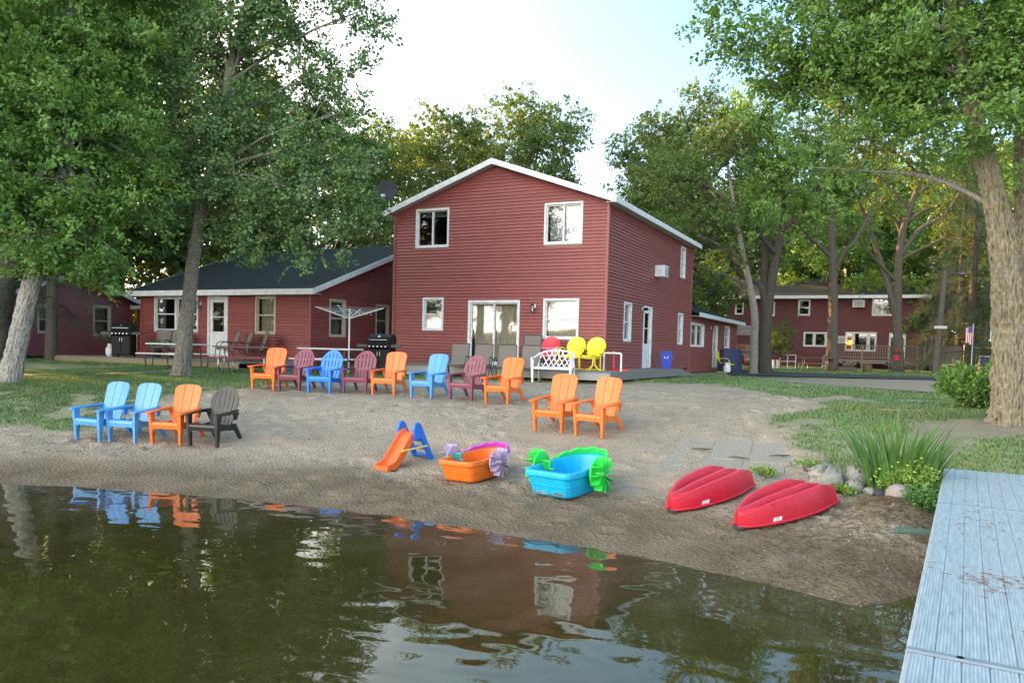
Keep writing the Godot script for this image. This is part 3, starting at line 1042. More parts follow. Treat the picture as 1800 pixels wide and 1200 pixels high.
func build_left_house() -> void:
	var t := thing("red_cabin", "low red cabin with dark blue grey roof left of the tall house", "house", Vector3(-9.85, 0, 1.6))
	var sm := [M.siding, M.siding_c, M.siding_b]
	var W := 8.25
	var L := 11.2
	var eave := 2.32
	var fr := wall_frame(Vector3(-W, 0, 0), Vector3(0, 0, 1))
	var sd := wall_frame(Vector3.ZERO, Vector3(1, 0, 0))
	var x0 := -9.85 - W
	var f := func(r: Array) -> Array: return [r[0] - x0, r[1] - x0, r[2], r[3]]
	var w1: Array = f.call([-17.4, -16.25, 0.877, 2.16])
	var w1b: Array = f.call([-16.25, -15.1, 0.877, 2.16])
	var dr: Array = f.call([-14.6, -13.62, 0.0, 2.16])
	var w2: Array = f.call([-12.29, -11.38, 0.848, 2.14])
	clad(t, fr, W, -0.1, eave, Vector2.ZERO, [w1, w1b, dr, w2], sm)
	var s1 := [0.95, 1.81, 0.81, 2.10]
	var s2 := [3.6, 4.44, 0.90, 2.07]
	clad(t, sd, L, -0.1, eave, Vector2(5.6, eave + 0.363 * 5.6), [s1, s2], sm)
	plain_wall(t, Vector3(-W + 0.07, 0, 0), Vector3(-W + 0.07, 0, -L), -0.3, eave, M.siding, eave + 0.363 * 5.6)
	plain_wall(t, Vector3(-W, 0, -L + 0.07), Vector3(0, 0, -L + 0.07), -0.3, eave, M.siding)
	corner_trim(t, Vector3(0.012, -0.3, 0.012), eave + 0.3, M.corner)
	corner_trim(t, Vector3(-W - 0.012, -0.3, 0.012), eave + 0.3, M.corner)
	var st := mb()
	box(st, Vector3(-W / 2, -0.2, -L / 2), Vector3(W - 0.3, 0.14, L - 0.3))
	box(st, Vector3(-W / 2, 2.4, -L / 2), Vector3(W - 0.3, 0.1, L - 0.3))
	part("floor", st, M.inside, t)
	var ze := 0.42
	var zr := -5.6
	var zk := -L - 0.42
	var ye := 2.345
	var yr := ye + 0.363 * (ze - zr)
	var xl := -W - 0.35
	var xr := 0.45
	roof_side(t, Vector3(xl, ye, ze), Vector3(xr, ye, ze), Vector3(xl, yr, zr), Vector3(xr, yr, zr), M.shingle)
	roof_side(t, Vector3(xl, ye, zk), Vector3(xr, ye, zk), Vector3(xl, yr, zr), Vector3(xr, yr, zr), M.shingle)
	var lift := Vector3(0, 0.012, 0)
	fascia(t, Vector3(xl, ye, ze) + lift, Vector3(xr + 0.03, ye, ze) + lift, 0.19, 0.03, Vector3(0, 0, 1), M.white)
	fascia(t, Vector3(xr, ye, ze) + lift, Vector3(xr, yr, zr) + lift, 0.19, 0.03, Vector3(1, 0, 0), M.white)
	fascia(t, Vector3(xr, ye, zk) + lift, Vector3(xr, yr, zr) + lift, 0.19, 0.03, Vector3(1, 0, 0), M.white)
	fascia(t, Vector3(xl, ye, ze) + lift, Vector3(xl, yr, zr) + lift, 0.19, 0.03, Vector3(-1, 0, 0), M.white)
	var dn := Vector3(0, -0.16, 0)
	soffit(t, Vector3(xl, ye, ze) + dn, Vector3(xr, ye, ze) + dn, Vector3(xr, ye, 0.02) + dn, Vector3(xl, ye, 0.02) + dn)
	soffit(t, Vector3(xr, ye, ze) + dn, Vector3(xr, yr, zr) + dn, Vector3(0.02, yr, zr) + dn, Vector3(0.02, ye, ze) + dn)
	soffit(t, Vector3(xr, ye, zk) + dn, Vector3(xr, yr, zr) + dn, Vector3(0.02, yr, zr) + dn, Vector3(0.02, ye, zk) + dn)
	window(t, fr, w1, "h", M.white, M.drape, [0.0, 0.3, 0.0, 1.0])
	window(t, fr, w1b, "h", M.white, M.drape, [0.7, 1.0, 0.0, 1.0])
	panel_door(t, fr, dr, 0.42, true)
	window(t, fr, w2, "h", M.tan_trim, M.curtain)
	window(t, sd, s1, "h", M.tan_trim, M.drape)
	window(t, sd, s2, "h", M.tan_trim, M.drape)
	lantern(Vector3(-14.97, 1.9, 1.63), Vector3(0, 0, 1), "black wall lantern beside the white door of the low cabin, partly behind the tree")

func build_far_left_cabin() -> void:
	var t := thing("red_cabin", "small red cabin at the left edge behind the leaning tree trunk", "house", Vector3(-22, 0, 4.3))
	var sm := [M.siding_b, M.siding, M.siding_b]
	var L := 5.2
	var eave := 2.15
	var sd := wall_frame(Vector3.ZERO, Vector3(1, 0, 0))
	var fr := wall_frame(Vector3(-6, 0, 0), Vector3(0, 0, 1))
	var w1 := [1.1, 1.9, 0.69, 1.78]
	var w2 := [3.42, 4.2, 0.66, 1.88]
	clad(t, sd, L, -0.2, eave, Vector2(2.6, 3.1), [w1, w2], sm)
	clad(t, fr, 6.0, -0.2, eave, Vector2.ZERO, [], sm)
	plain_wall(t, Vector3(-5.93, 0, 0), Vector3(-5.93, 0, -L), -0.3, eave, M.siding, 3.1)
	plain_wall(t, Vector3(-6, 0, -L + 0.07), Vector3(0, 0, -L + 0.07), -0.3, eave, M.siding)
	corner_trim(t, Vector3(0.012, -0.3, 0.012), eave + 0.3, M.corner)
	corner_trim(t, Vector3(0.012, -0.3, -L - 0.012), eave + 0.3, M.corner)
	var k := 0.95 / 2.6
	var ye := eave - 0.35 * k + 0.1
	var yr := ye + 2.95 * k
	for s in [[0.35, -2.6], [-L - 0.35, -2.6]]:
		roof_side(t, Vector3(-6.3, ye, s[0]), Vector3(0.35, ye, s[0]), Vector3(-6.3, yr, s[1]), Vector3(0.35, yr, s[1]), M.shingle_green)
		fascia(t, Vector3(0.35, ye + 0.012, s[0]), Vector3(0.35, yr + 0.012, s[1]), 0.17, 0.03, Vector3(1, 0, 0), M.white)
		fascia(t, Vector3(-6.3, ye + 0.012, s[0]), Vector3(0.38, ye + 0.012, s[0]), 0.17, 0.03, Vector3(0, 0, signf(s[0])), M.white)
	window(t, sd, w1, "h", M.tan_trim, M.drape)
	window(t, sd, w2, "h", M.tan_trim, M.drape)
	# the short link towards the low cabin
	var b := thing("link_building", "narrow dark red link with a tiny window between the two low cabins", "building", Vector3(-18.1, 0, -1.2))
	var lf := wall_frame(Vector3(-3.9, 0, 0), Vector3(0, 0, 1))
	clad(b, lf, 3.9, -0.2, 1.95, Vector2.ZERO, [[2.95, 3.5, 1.1, 1.6]], sm)
	window(b, lf, [2.95, 3.5, 1.1, 1.6], "", M.white, M.drape)
	plain_wall(b, Vector3(-3.9, 0, -3.0), Vector3(0, 0, -3.0), -0.3, 2.0, M.siding)
	roof_side(b, Vector3(-4.0, 1.98, 0.35), Vector3(0.1, 1.98, 0.35), Vector3(-4.0, 3.0, -2.6), Vector3(0.1, 3.0, -2.6), M.shingle_green)
	fascia(b, Vector3(-4.0, 1.99, 0.35), Vector3(0.1, 1.99, 0.35), 0.15, 0.03, Vector3(0, 0, 1), M.white)

func build_wing() -> void:
	var t := thing("red_wing", "low red wing with green roof behind the tall house", "house", Vector3(0, 0, -10.34))
	var sd := wall_frame(Vector3.ZERO, Vector3(1, 0, 0))
	var L := 10.2
	var eave := 2.2
	var w1 := [0.15, 2.6, 0.84, 1.83]
	var dr := [4.5, 5.5, -0.1, 1.86]
	var w2 := [7.2, 8.4, 0.85, 1.95]
	clad(t, sd, L, -0.25, eave, Vector2.ZERO, [w1, dr, w2], [M.siding_b, M.siding, M.siding_b])
	plain_wall(t, Vector3(-7, 0, -L + 0.07), Vector3(0, 0, -L + 0.07), -0.3, eave, M.siding, 0)
	plain_wall(t, Vector3(-6.93, 0, 0), Vector3(-6.93, 0, -L), -0.3, eave, M.siding)
	corner_trim(t, Vector3(0.012, -0.3, -L), eave + 0.3, M.corner)
	var ye := 2.24
	roof_side(t, Vector3(0.4, ye, 0.0), Vector3(0.4, ye, -L - 0.4), Vector3(-3.5, ye + 1.36, 0.0), Vector3(-3.5, ye + 1.36, -L - 0.4), M.shingle_green)
	roof_side(t, Vector3(-7.4, ye, 0.0), Vector3(-7.4, ye, -L - 0.4), Vector3(-3.5, ye + 1.36, 0.0), Vector3(-3.5, ye + 1.36, -L - 0.4), M.shingle_green)
	fascia(t, Vector3(0.4, ye + 0.012, 0.0), Vector3(0.4, ye + 0.012, -L - 0.4), 0.17, 0.03, Vector3(1, 0, 0), M.white)
	soffit(t, Vector3(0.4, ye - 0.14, 0.0), Vector3(0.4, ye - 0.14, -L - 0.4), Vector3(0.02, ye - 0.14, -L - 0.4), Vector3(0.02, ye - 0.14, 0.0))
	window(t, sd, w1, "v", M.white, M.drape)
	panel_door(t, sd, dr, 0.4, false)
	window(t, sd, w2, "h", M.white, M.drape)
	lantern(Vector3(0.02, 1.75, -14.4), Vector3(1, 0, 0), "small white backed wall light by the far wing's narrow door")

func build_far_house() -> void:
	var t := thing("red_lodge", "two storey dark red lodge with brown roof far behind the trees on the right", "house", Vector3(-3.7, 0, -37))
	var W := 12.9
	var fr := wall_frame(Vector3.ZERO, Vector3(0, 0, 1))
	var far := func(a: float, b: float, c: float, d: float) -> Array: return [a, b, c, d]
	var wins := [[0.55, 1.15, 3.5, 4.35], [2.75, 3.35, 3.4, 4.4], [4.95, 5.75, 3.45, 4.55], [9.75, 11.1, 3.45, 4.75], [5.4, 6.1, 1.25, 2.25], [6.1, 6.9, 1.25, 2.25], [6.9, 7.6, 1.25, 2.25], [8.15, 8.65, 1.0, 2.3], [8.65, 9.6, 1.0, 2.3], [9.6, 10.1, 1.0, 2.3], [10.9, 11.9, 0.25, 2.25]]
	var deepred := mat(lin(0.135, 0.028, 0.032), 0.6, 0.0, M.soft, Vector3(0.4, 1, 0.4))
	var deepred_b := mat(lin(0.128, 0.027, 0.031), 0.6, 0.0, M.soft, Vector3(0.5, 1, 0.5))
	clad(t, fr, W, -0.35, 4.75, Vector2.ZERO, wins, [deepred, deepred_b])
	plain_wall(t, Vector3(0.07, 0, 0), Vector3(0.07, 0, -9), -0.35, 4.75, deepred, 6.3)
	plain_wall(t, Vector3(W - 0.07, 0, 0), Vector3(W - 0.07, 0, -9), -0.35, 4.75, deepred, 6.3)
	plain_wall(t, Vector3(0, 0, -8.93), Vector3(W, 0, -8.93), -0.35, 4.75, deepred)
	var st := mb()
	box(st, Vector3(W / 2, 2.8, -4.5), Vector3(W - 0.4, 0.2, 8.5))
	part("floor", st, M.inside, t)
	roof_side(t, Vector3(-0.4, 4.82, 0.5), Vector3(W + 0.4, 4.82, 0.5), Vector3(-0.4, 6.4, -4.5), Vector3(W + 0.4, 6.4, -4.5), M.shingle_brown, 0.3)
	roof_side(t, Vector3(-0.4, 4.82, -9.5), Vector3(W + 0.4, 4.82, -9.5), Vector3(-0.4, 6.4, -4.5), Vector3(W + 0.4, 6.4, -4.5), M.shingle_brown, 0.3)
	fascia(t, Vector3(-0.4, 4.83, 0.5), Vector3(W + 0.4, 4.83, 0.5), 0.22, 0.04, Vector3(0, 0, 1), M.white)
	for i in wins.size():
		window(t, fr, wins[i], ["h", "h", "h", "v", "", "", "", "", "", "", "v"][i], M.white, M.drape if i == 3 else null, [0.0, 1.0, 0.0, 1.0], "window", 0.08)
	st = mb()
	tube(st, [Vector3(7.8, 5.6, -3.0), Vector3(7.8, 7.0, -3.0)], 0.07, 10)
	part("vent_pipe", st, M.tan_trim, t)
	st = mb()       # the glassed porch at the right end
	box(st, Vector3(W + 0.75, 2.1, -2.5), Vector3(1.4, 4.6, 4.0), 0.02)
	part("side_bay", st, deepred, t)
	for k in 4:
		st = mb()
		box(st, Vector3(W + 0.2 + 0.36 * k, 0.95, -0.45), Vector3(0.10, 2.2, 0.06), 0.01)
		part("porch_post", st, M.white, t)
	for a in [[Vector3(4.9 + 2.95, 1.75, 0.0), "white air conditioner between the lodge's ground floor windows"], [Vector3(8.9, 4.25, 0.0), "grey air conditioner high on the lodge beside the upper right window"]]:
		var ac := thing("air_conditioner", a[1], "air conditioner", a[0] + Vector3(-3.7, 0, -36.97))
		st = mb()
		box(st, Vector3(0, 0, 0.2), Vector3(0.75, 0.5, 0.4), 0.02)
		part("case", st, M.white, ac)
		st = mb()
		for k in 8:
			box(st, Vector3(0, -0.17 + 0.05 * k, 0.405), Vector3(0.6, 0.02, 0.012))
		part("grille", st, M.frame_dark, ac)
	var lamp := thing("table_lamp", "glowing orange lamp shade seen in the lodge's ground floor window", "lamp", Vector3(4.75, 1.1, -37.35))
	st = mb()
	lathe(st, [Vector2(0.0, 0.0), Vector2(0.12, 0.0), Vector2(0.10, 0.03), Vector2(0.03, 0.06), Vector2(0.05, 0.2), Vector2(0.02, 0.34)], Transform3D.IDENTITY, 12)
	part("lamp_base", st, M.brown_wood, lamp)
	st = mb()
	lathe(st, [Vector2(0.24, 0.34), Vector2(0.15, 0.64), Vector2(0.14, 0.64), Vector2(0.23, 0.34)], Transform3D.IDENTITY, 16)
	part("lamp_shade", st, M.lamp_glow, lamp)
	var ol := OmniLight3D.new()
	ol.name = "lamp_bulb"
	ol.position = Vector3(4.75, 1.6, -37.05)
	ol.light_color = Color(1.0, 0.5, 0.15)
	ol.light_energy = 0.12
	ol.light_size = 0.1
	ol.omni_range = 8.0
	ol.omni_attenuation = 2.0
	ol.shadow_enabled = true
	add_child(ol)

# ---------------------------------------------------------------- garden chairs
func chair_base(t: Node3D, m: Material) -> void:
	for s in [-1.0, 1.0]:
		var st := mb()
		# front leg: a tapered panel from the ground to under the arm
		hexa(st, [Vector3(s * 0.262, 0, 0.265), Vector3(s * 0.302, 0, 0.265), Vector3(s * 0.302, 0, 0.325), Vector3(s * 0.262, 0, 0.325), Vector3(s * 0.285, 0.545, 0.215), Vector3(s * 0.325, 0.545, 0.215), Vector3(s * 0.335, 0.545, 0.35), Vector3(s * 0.275, 0.545, 0.35)])
		# the arch where it runs into the seat apron
		prism(st, PackedVector2Array([Vector2(s * 0.27, 0.335), Vector2(s * 0.265, 0.16), Vector2(s * 0.245, 0.25), Vector2(s * 0.19, 0.29), Vector2(s * 0.10, 0.305), Vector2(s * 0.10, 0.335)]), 0.03, Transform3D(Basis.IDENTITY, Vector3(0, 0, 0.305)))
		part("front_leg", st, m, t)
		st = mb()
		hexa(st, [Vector3(s * 0.245, 0, -0.50), Vector3(s * 0.285, 0, -0.50), Vector3(s * 0.285, 0, -0.43), Vector3(s * 0.245, 0, -0.43), Vector3(s * 0.245, 0.34, -0.28), Vector3(s * 0.280, 0.34, -0.28), Vector3(s * 0.280, 0.34, -0.16), Vector3(s * 0.245, 0.34, -0.16)])
		hexa(st, [Vector3(s * 0.245, 0.22, -0.26), Vector3(s * 0.275, 0.22, -0.26), Vector3(s * 0.275, 0.27, 0.27), Vector3(s * 0.245, 0.27, 0.27), Vector3(s * 0.245, 0.32, -0.26), Vector3(s * 0.275, 0.32, -0.26), Vector3(s * 0.275, 0.37, 0.27), Vector3(s * 0.245, 0.37, 0.27)])
		part("rear_leg", st, m, t)
		st = mb()
		var o := PackedVector2Array([Vector2(0.255, 0.36), Vector2(0.275, 0.385), Vector2(0.34, 0.395), Vector2(0.385, 0.375), Vector2(0.395, 0.32), Vector2(0.39, 0.10), Vector2(0.365, -0.16), Vector2(0.335, -0.30), Vector2(0.30, -0.335), Vector2(0.255, -0.33), Vector2(0.25, -0.26), Vector2(0.285, -0.10), Vector2(0.275, 0.12)])
		var po := PackedVector2Array()
		for p in o: po.append(Vector2(p.x * s, p.y))
		prism(st, po, 0.026, Transform3D(Basis(Vector3.RIGHT, -PI / 2) * Basis(Vector3.RIGHT, 0.035), Vector3(0, 0.56, 0)) * Transform3D(Basis(Vector3(1, 0, 0), Vector3(0, -1, 0), Vector3(0, 0, -1)), Vector3.ZERO))
		# rolled outer edge and the bracket behind
		tube(st, [Vector3(s * 0.388, 0.55, 0.34), Vector3(s * 0.388, 0.545, 0.08), Vector3(s * 0.36, 0.535, -0.18), Vector3(s * 0.33, 0.53, -0.30)], 0.013, 8)
		hexa(st, [Vector3(s * 0.25, 0.40, -0.31), Vector3(s * 0.285, 0.40, -0.31), Vector3(s * 0.285, 0.40, -0.25), Vector3(s * 0.25, 0.40, -0.25), Vector3(s * 0.25, 0.535, -0.33), Vector3(s * 0.32, 0.535, -0.33), Vector3(s * 0.32, 0.535, -0.22), Vector3(s * 0.25, 0.535, -0.22)])
		part("armrest", st, m, t)

func make_adirondack(fan: bool, label: String, m: Material) -> Node3D:
	var t := thing("garden_chair", label, "garden chair", Vector3.ZERO, 0.0, "plastic garden chairs on the beach")
	chair_base(t, m)
	var seat := [Vector2(0.325, 0.275), Vector2(0.335, 0.345), Vector2(0.325, 0.375), Vector2(0.29, 0.387), Vector2(0.15, 0.372), Vector2(-0.02, 0.325), Vector2(-0.18, 0.27), Vector2(-0.24, 0.255)]
	var sf := func(u: float, v: float) -> Vector3:
		var k := clampf(v, 0.0, 0.9999) * (seat.size() - 1)
		var i := int(k)
		var p: Vector2 = seat[i].lerp(seat[i + 1], k - i)
		return Vector3((u - 0.5) * 0.53, p.y - 0.012 * (1.0 - pow(2 * u - 1, 2)) * smoothstep(0.3, 0.6, v), p.x)
	var n := 6 if fan else 3
	for k in n:
		var st := mb()
		plate(st, sf, float(k) / n + (0.006 if k else 0.0), float(k + 1) / n - (0.006 if k < n - 1 else 0.0), 0.36 if k >= 0 else 0.0, 1.0, 3, 9, 0.018)
		part("seat_slat", st, m, t)
	var fs := mb()
	plate(fs, sf, 0.0, 1.0, 0.0, 0.355, 8, 6, 0.02)
	part("seat_front", fs, m, t)
	var lean := 0.31
	var bf := func(u: float, v: float) -> Vector3:
		var e := absf(2 * u - 1)
		var len: float
		var hw: float
		if fan:
			len = 0.78 - 0.22 * pow(e, 2.3)
			hw = 0.205 + 0.085 * sin(clampf(v * 0.95, 0, 1) * PI * 0.62)
		else:
			len = 0.775 - 0.035 * e * e - 0.045 * pow(e, 8.0)
			hw = 0.228 + 0.055 * v - 0.012 * smoothstep(0.92, 1.0, v) * e
		var s := v * len
		var c := 0.035 * (1.0 - e * e) * (0.4 + 0.6 * v)
		return Vector3((2 * u - 1) * hw, 0.245 + s * cos(lean) - c * sin(lean), -0.175 - s * sin(lean) - c * cos(lean) - 0.02 * v * v)
	if fan:
		for k in 6:
			var st := mb()
			var u0 := k / 6.0 + (0.0 if k == 0 else 0.019)
			var u1 := (k + 1) / 6.0 - (0.0 if k == 5 else 0.019)
			plate(st, bf, u0, u1, 0.07, 0.40, 3, 5, 0.018)
			plate(st, bf, u0, u1, 0.47, 0.90, 3, 7, 0.018)
			part("back_slat", st, m, t)
		for b in [[0.0, 0.07], [0.40, 0.47], [0.90, 1.0]]:
			var st := mb()
			plate(st, bf, 0.0, 1.0, b[0], b[1], 22, 3, 0.020)
			part("back_band", st, m, t)
	else:
		for k in 3:
			var st := mb()
			plate(st, bf, k / 3.0 + (0.0 if k == 0 else 0.009), (k + 1) / 3.0 - (0.0 if k == 2 else 0.009), 0.0, 1.0, 8, 16, 0.019)
			part("back_slat", st, m, t)
		for b in [[0.10, 0.17], [0.44, 0.52], [0.80, 0.86]]:
			var st := mb()
			var rf := func(u: float, v: float) -> Vector3: return bf.call(u, v) + Vector3(0, -0.008, -0.018)
			plate(st, rf, 0.03, 0.97, b[0], b[1], 16, 2, 0.014)
			part("back_rail", st, m, t)
	return t

func settle(o: Node3D, x: float, z: float, turn: float, sink := 0.012) -> void:
	o.position = Vector3(x, ground(x, z) - sink, z)
	# tilt with the beach under it
	var e := 0.25
	var n := Vector3(ground(x - e, z) - ground(x + e, z), 2 * e, ground(x, z - e) - ground(x, z + e)).normalized()
	var y := Vector3.UP.slerp(n, 0.35)
	var fwd := Vector3(sin(turn), 0, cos(turn))
	var r := y.cross(fwd).normalized()
	o.basis = Basis(r, y, r.cross(y)) * Basis.from_scale(Vector3(0.86, 0.92, 0.90))

func build_chairs() -> void:
	var flat := make_adirondack(false, "orange slatted garden chair at the left end of the long back row", M.orange)
	var fan := make_adirondack(true, "maroon fan backed garden chair between the leftmost orange chair and the vivid blue one", M.maroon)
	settle(flat, -4.46, 9.08, 0.28)
	settle(fan, -3.86, 8.89, 0.16)
	# kind, colour, x, z, turn, label
	var rest := [
		[true, M.vivid_blue, -3.11, 8.83, 0.22, "vivid blue fan backed garden chair, the only one of its colour"],
		[true, M.maroon, -2.45, 8.50, 0.26, "maroon fan backed garden chair between the vivid blue chair and an orange one"],
		[false, M.orange_faded, -1.82, 8.31, 0.16, "orange slatted garden chair between maroon and light blue ones in the back row"],
		[false, M.sky_blue, -0.83, 8.29, -0.04, "light blue slatted garden chair in the long back row"],
		[true, M.maroon_faded, 0.03, 8.19, 0.0, "maroon fan backed garden chair between the light blue and the last orange one"],
		[false, M.orange, 0.94, 8.33, -0.07, "orange slatted garden chair at the right end of the long back row"],
		[false, M.orange, 2.76, 9.97, -0.06, "left one of the two orange garden chairs standing apart in front of the back row"],
		[false, M.orange_faded, 3.55, 10.07, -0.20, "right one of the two orange garden chairs standing apart in front of the back row"],
		[false, M.sky_blue, -3.81, 13.53, 0.12, "light blue slatted garden chair nearest the grass bank at the left"],
		[false, M.sky_blue_faded, -3.26, 13.34, 0.18, "light blue slatted garden chair beside the orange one in the left group of four"],
		[false, M.orange, -2.59, 13.09, 0.28, "orange slatted garden chair between light blue and black ones in the left group"],
		[true, M.charcoal, -1.96, 12.90, 0.22, "black fan backed garden chair by the water, the only black one"]]
	for r in rest:
		var src: Node3D = fan if r[0] else flat
		var c := dup(src, "garden_chair", r[5], Vector3.ZERO, 0.0, {(M.maroon if r[0] else M.orange): r[1]})
		settle(c, r[2], r[3], r[4])

# ---------------------------------------------------------------- patio furniture
func make_sling_chair(label: String, group: String) -> Node3D:
	var t := thing("patio_chair", label, "patio chair", Vector3.ZERO, 0.0, group)
	var path := [Vector2(0.26, 0.40), Vector2(0.22, 0.43), Vector2(0.0, 0.40), Vector2(-0.18, 0.38), Vector2(-0.25, 0.44), Vector2(-0.33, 0.70), Vector2(-0.42, 0.99)]
	var f := func(u: float, v: float) -> Vector3:
		var k := clampf(v, 0.0, 0.9999) * (path.size() - 1)
		var i := int(k)
		var p: Vector2 = path[i].lerp(path[i + 1], k - i)
		return Vector3((u - 0.5) * 0.50, p.y - 0.02 * (1 - pow(2 * u - 1, 2)), p.x)
	var st := mb()
	plate(st, f, 0, 1, 0.0, 0.62, 8, 12, 0.006)
	part("seat", st, M.sling, t)
	st = mb()
	plate(st, f, 0, 1, 0.63, 1.0, 8, 10, 0.006)
	part("backrest", st, M.sling, t)
	for s in [-1.0, 1.0]:
		var pts := []
		for p in path: pts.append(Vector3(s * 0.262, p.y, p.x))
		st = mb()
		tube(st, bend(pts, 3), 0.014, 8)
		part("side_rail", st, M.frame_dark, t)
		st = mb()     # arm loop running down into the legs
		tube(st, bend([Vector3(s * 0.30, 0.0, 0.30), Vector3(s * 0.30, 0.40, 0.27), Vector3(s * 0.30, 0.58, 0.22), Vector3(s * 0.30, 0.64, 0.08), Vector3(s * 0.30, 0.62, -0.12), Vector3(s * 0.30, 0.56, -0.24), Vector3(s * 0.275, 0.52, -0.28)], 4), 0.015, 8)
		part("arm_and_front_leg", st, M.frame_dark, t)
		st = mb()
		tube(st, [Vector3(s * 0.275, 0.42, 0.0), Vector3(s * 0.29, 0.0, -0.36)], 0.014, 8)
		part("rear_leg", st, M.frame_dark, t)
	st = mb()
	tube(st, [Vector3(-0.27, 0.99, -0.42), Vector3(0, 1.005, -0.43), Vector3(0.27, 0.99, -0.42)], 0.014, 8)
	tube(st, [Vector3(-0.30, 0.37, 0.24), Vector3(0.30, 0.37, 0.24)], 0.012, 8)
	part("crossbar", st, M.frame_dark, t)
	return t

func retro_chair(label: String, at: Vector3, turn: float, shell: Material, frame: Material, group: String) -> void:
	var t := thing("metal_lawn_chair", label, "metal chair", at, turn, group)
	var bf := func(u: float, v: float) -> Vector3:
		var a := (u - 0.5) * 2.0
		var y := v * 0.56
		var w := 0.285 * sqrt(clampf(1.0 - pow((v - 0.5) / 0.5, 2.0), 0.0004, 1.0))
		if v < 0.3: w = maxf(w, 0.20)
		return Vector3(a * w, 0.40 + y, -0.22 - 0.26 * v - 0.05 * (1 - a * a) * sin(clampf(v, 0, 1) * PI))
	var st := mb()
	plate(st, bf, 0, 1, 0.0, 0.995, 16, 20, 0.010)
	part("backrest", st, shell, t)
	for k in [-1, 0, 1]:        # pressed ribs
		st = mb()
		var rf := func(u: float, v: float) -> Vector3: return bf.call(0.5 + k * 0.22 + (u - 0.5) * 0.03, v) + Vector3(0, 0.002, 0.009)
		plate(st, rf, 0, 1, 0.12, 0.82, 2, 12, 0.008)
		part("back_rib", st, shell, t)
	st = mb()
	var sf := func(u: float, v: float) -> Vector3:
		var a := (u - 0.5) * 2.0
		return Vector3(a * 0.26, 0.40 - 0.02 * (1 - a * a) + 0.035 * sin(v * PI * 0.9) - 0.06 * smoothstep(0.8, 1.0, v), -0.22 + 0.50 * v)
	plate(st, sf, 0, 1, 0, 1, 12, 14, 0.010)
	part("seat", st, shell, t)
	for s in [-1.0, 1.0]:
		st = mb()
		tube(st, bend([Vector3(s * 0.30, 0.60, -0.26), Vector3(s * 0.315, 0.64, 0.02), Vector3(s * 0.315, 0.60, 0.24), Vector3(s * 0.31, 0.38, 0.33), Vector3(s * 0.31, 0.10, 0.32), Vector3(s * 0.31, 0.016, 0.20), Vector3(s * 0.31, 0.016, -0.32)], 5), 0.016, 8)
		part("arm_and_runner", st, frame, t)
	st = mb()
	tube(st, [Vector3(-0.31, 0.016, -0.32), Vector3(0.31, 0.016, -0.32)], 0.016, 8)
	tube(st, [Vector3(-0.31, 0.38, 0.31), Vector3(0.31, 0.38, 0.31)], 0.012, 8)
	tube(st, [Vector3(-0.30, 0.60, -0.26), Vector3(0, 0.60, -0.315), Vector3(0.30, 0.60, -0.26)], 0.010, 8)
	part("crossbar", st, frame, t)

func picnic_table(label: String, at: Vector3, turn: float, top: Material, curved: bool) -> void:
	var t := thing("picnic_table", label, "picnic table", at, turn, "picnic tables on the lawn")
	var L := 1.83
	if curved:
		for k in 5:
			var st := mb()
			box(st, Vector3(0, 0.735, (k - 2) * 0.148), Vector3(L, 0.038, 0.14), 0.006)
			part("top_plank", st, top, t)
		for s in [-1, 1]:
			for k in 2:
				var st := mb()
				box(st, Vector3(0, 0.435, s * (0.60 + 0.148 * k)), Vector3(L, 0.038, 0.14), 0.006)
				part("bench_plank", st, top, t)
		for x in [-0.62, 0.62]:
			for s in [-1.0, 1.0]:
				var st := mb()
				tube(st, bend([Vector3(x, 0.71, s * 0.22), Vector3(x, 0.48, s * 0.16), Vector3(x, 0.22, s * 0.22), Vector3(x, 0.03, s * 0.40), Vector3(x, 0.025, s * 0.62), Vector3(x, 0.18, s * 0.78), Vector3(x, 0.41, s * 0.76)], 5), 0.022, 8)
				tube(st, [Vector3(x, 0.41, s * 0.80), Vector3(x, 0.40, s * 0.5), Vector3(x, 0.44, s * 0.16)], 0.02, 8)
				part("leg", st, M.steel, t)
	else:
		var st := mb()
		box(st, Vector3(0, 0.735, 0), Vector3(L, 0.045, 0.74), 0.018)
		part("tabletop", st, top, t)
		for s in [-1, 1]:
			st = mb()
			box(st, Vector3(0, 0.435, s * 0.62), Vector3(L, 0.042, 0.27), 0.016)
			part("bench", st, top, t)
		for x in [-0.66, 0.66]:
			for s in [-1.0, 1.0]:
				st = mb()
				tube(st, bend([Vector3(x, 0.71, s * 0.26), Vector3(x, 0.44, s * 0.30), Vector3(x, 0.03, s * 0.34), Vector3(x, 0.02, s * 0.56), Vector3(x, 0.42, s * 0.62)], 4), 0.020, 8)
				part("leg", st, M.frame_dark, t)
			st = mb()
			tube(st, [Vector3(x, 0.40, -0.62), Vector3(x, 0.40, 0.62)], 0.018, 8)
			tube(st, [Vector3(x, 0.42, 0.0), Vector3(x * 0.35, 0.71, 0.0)], 0.012, 8)
			part("crossbar", st, M.frame_dark, t)

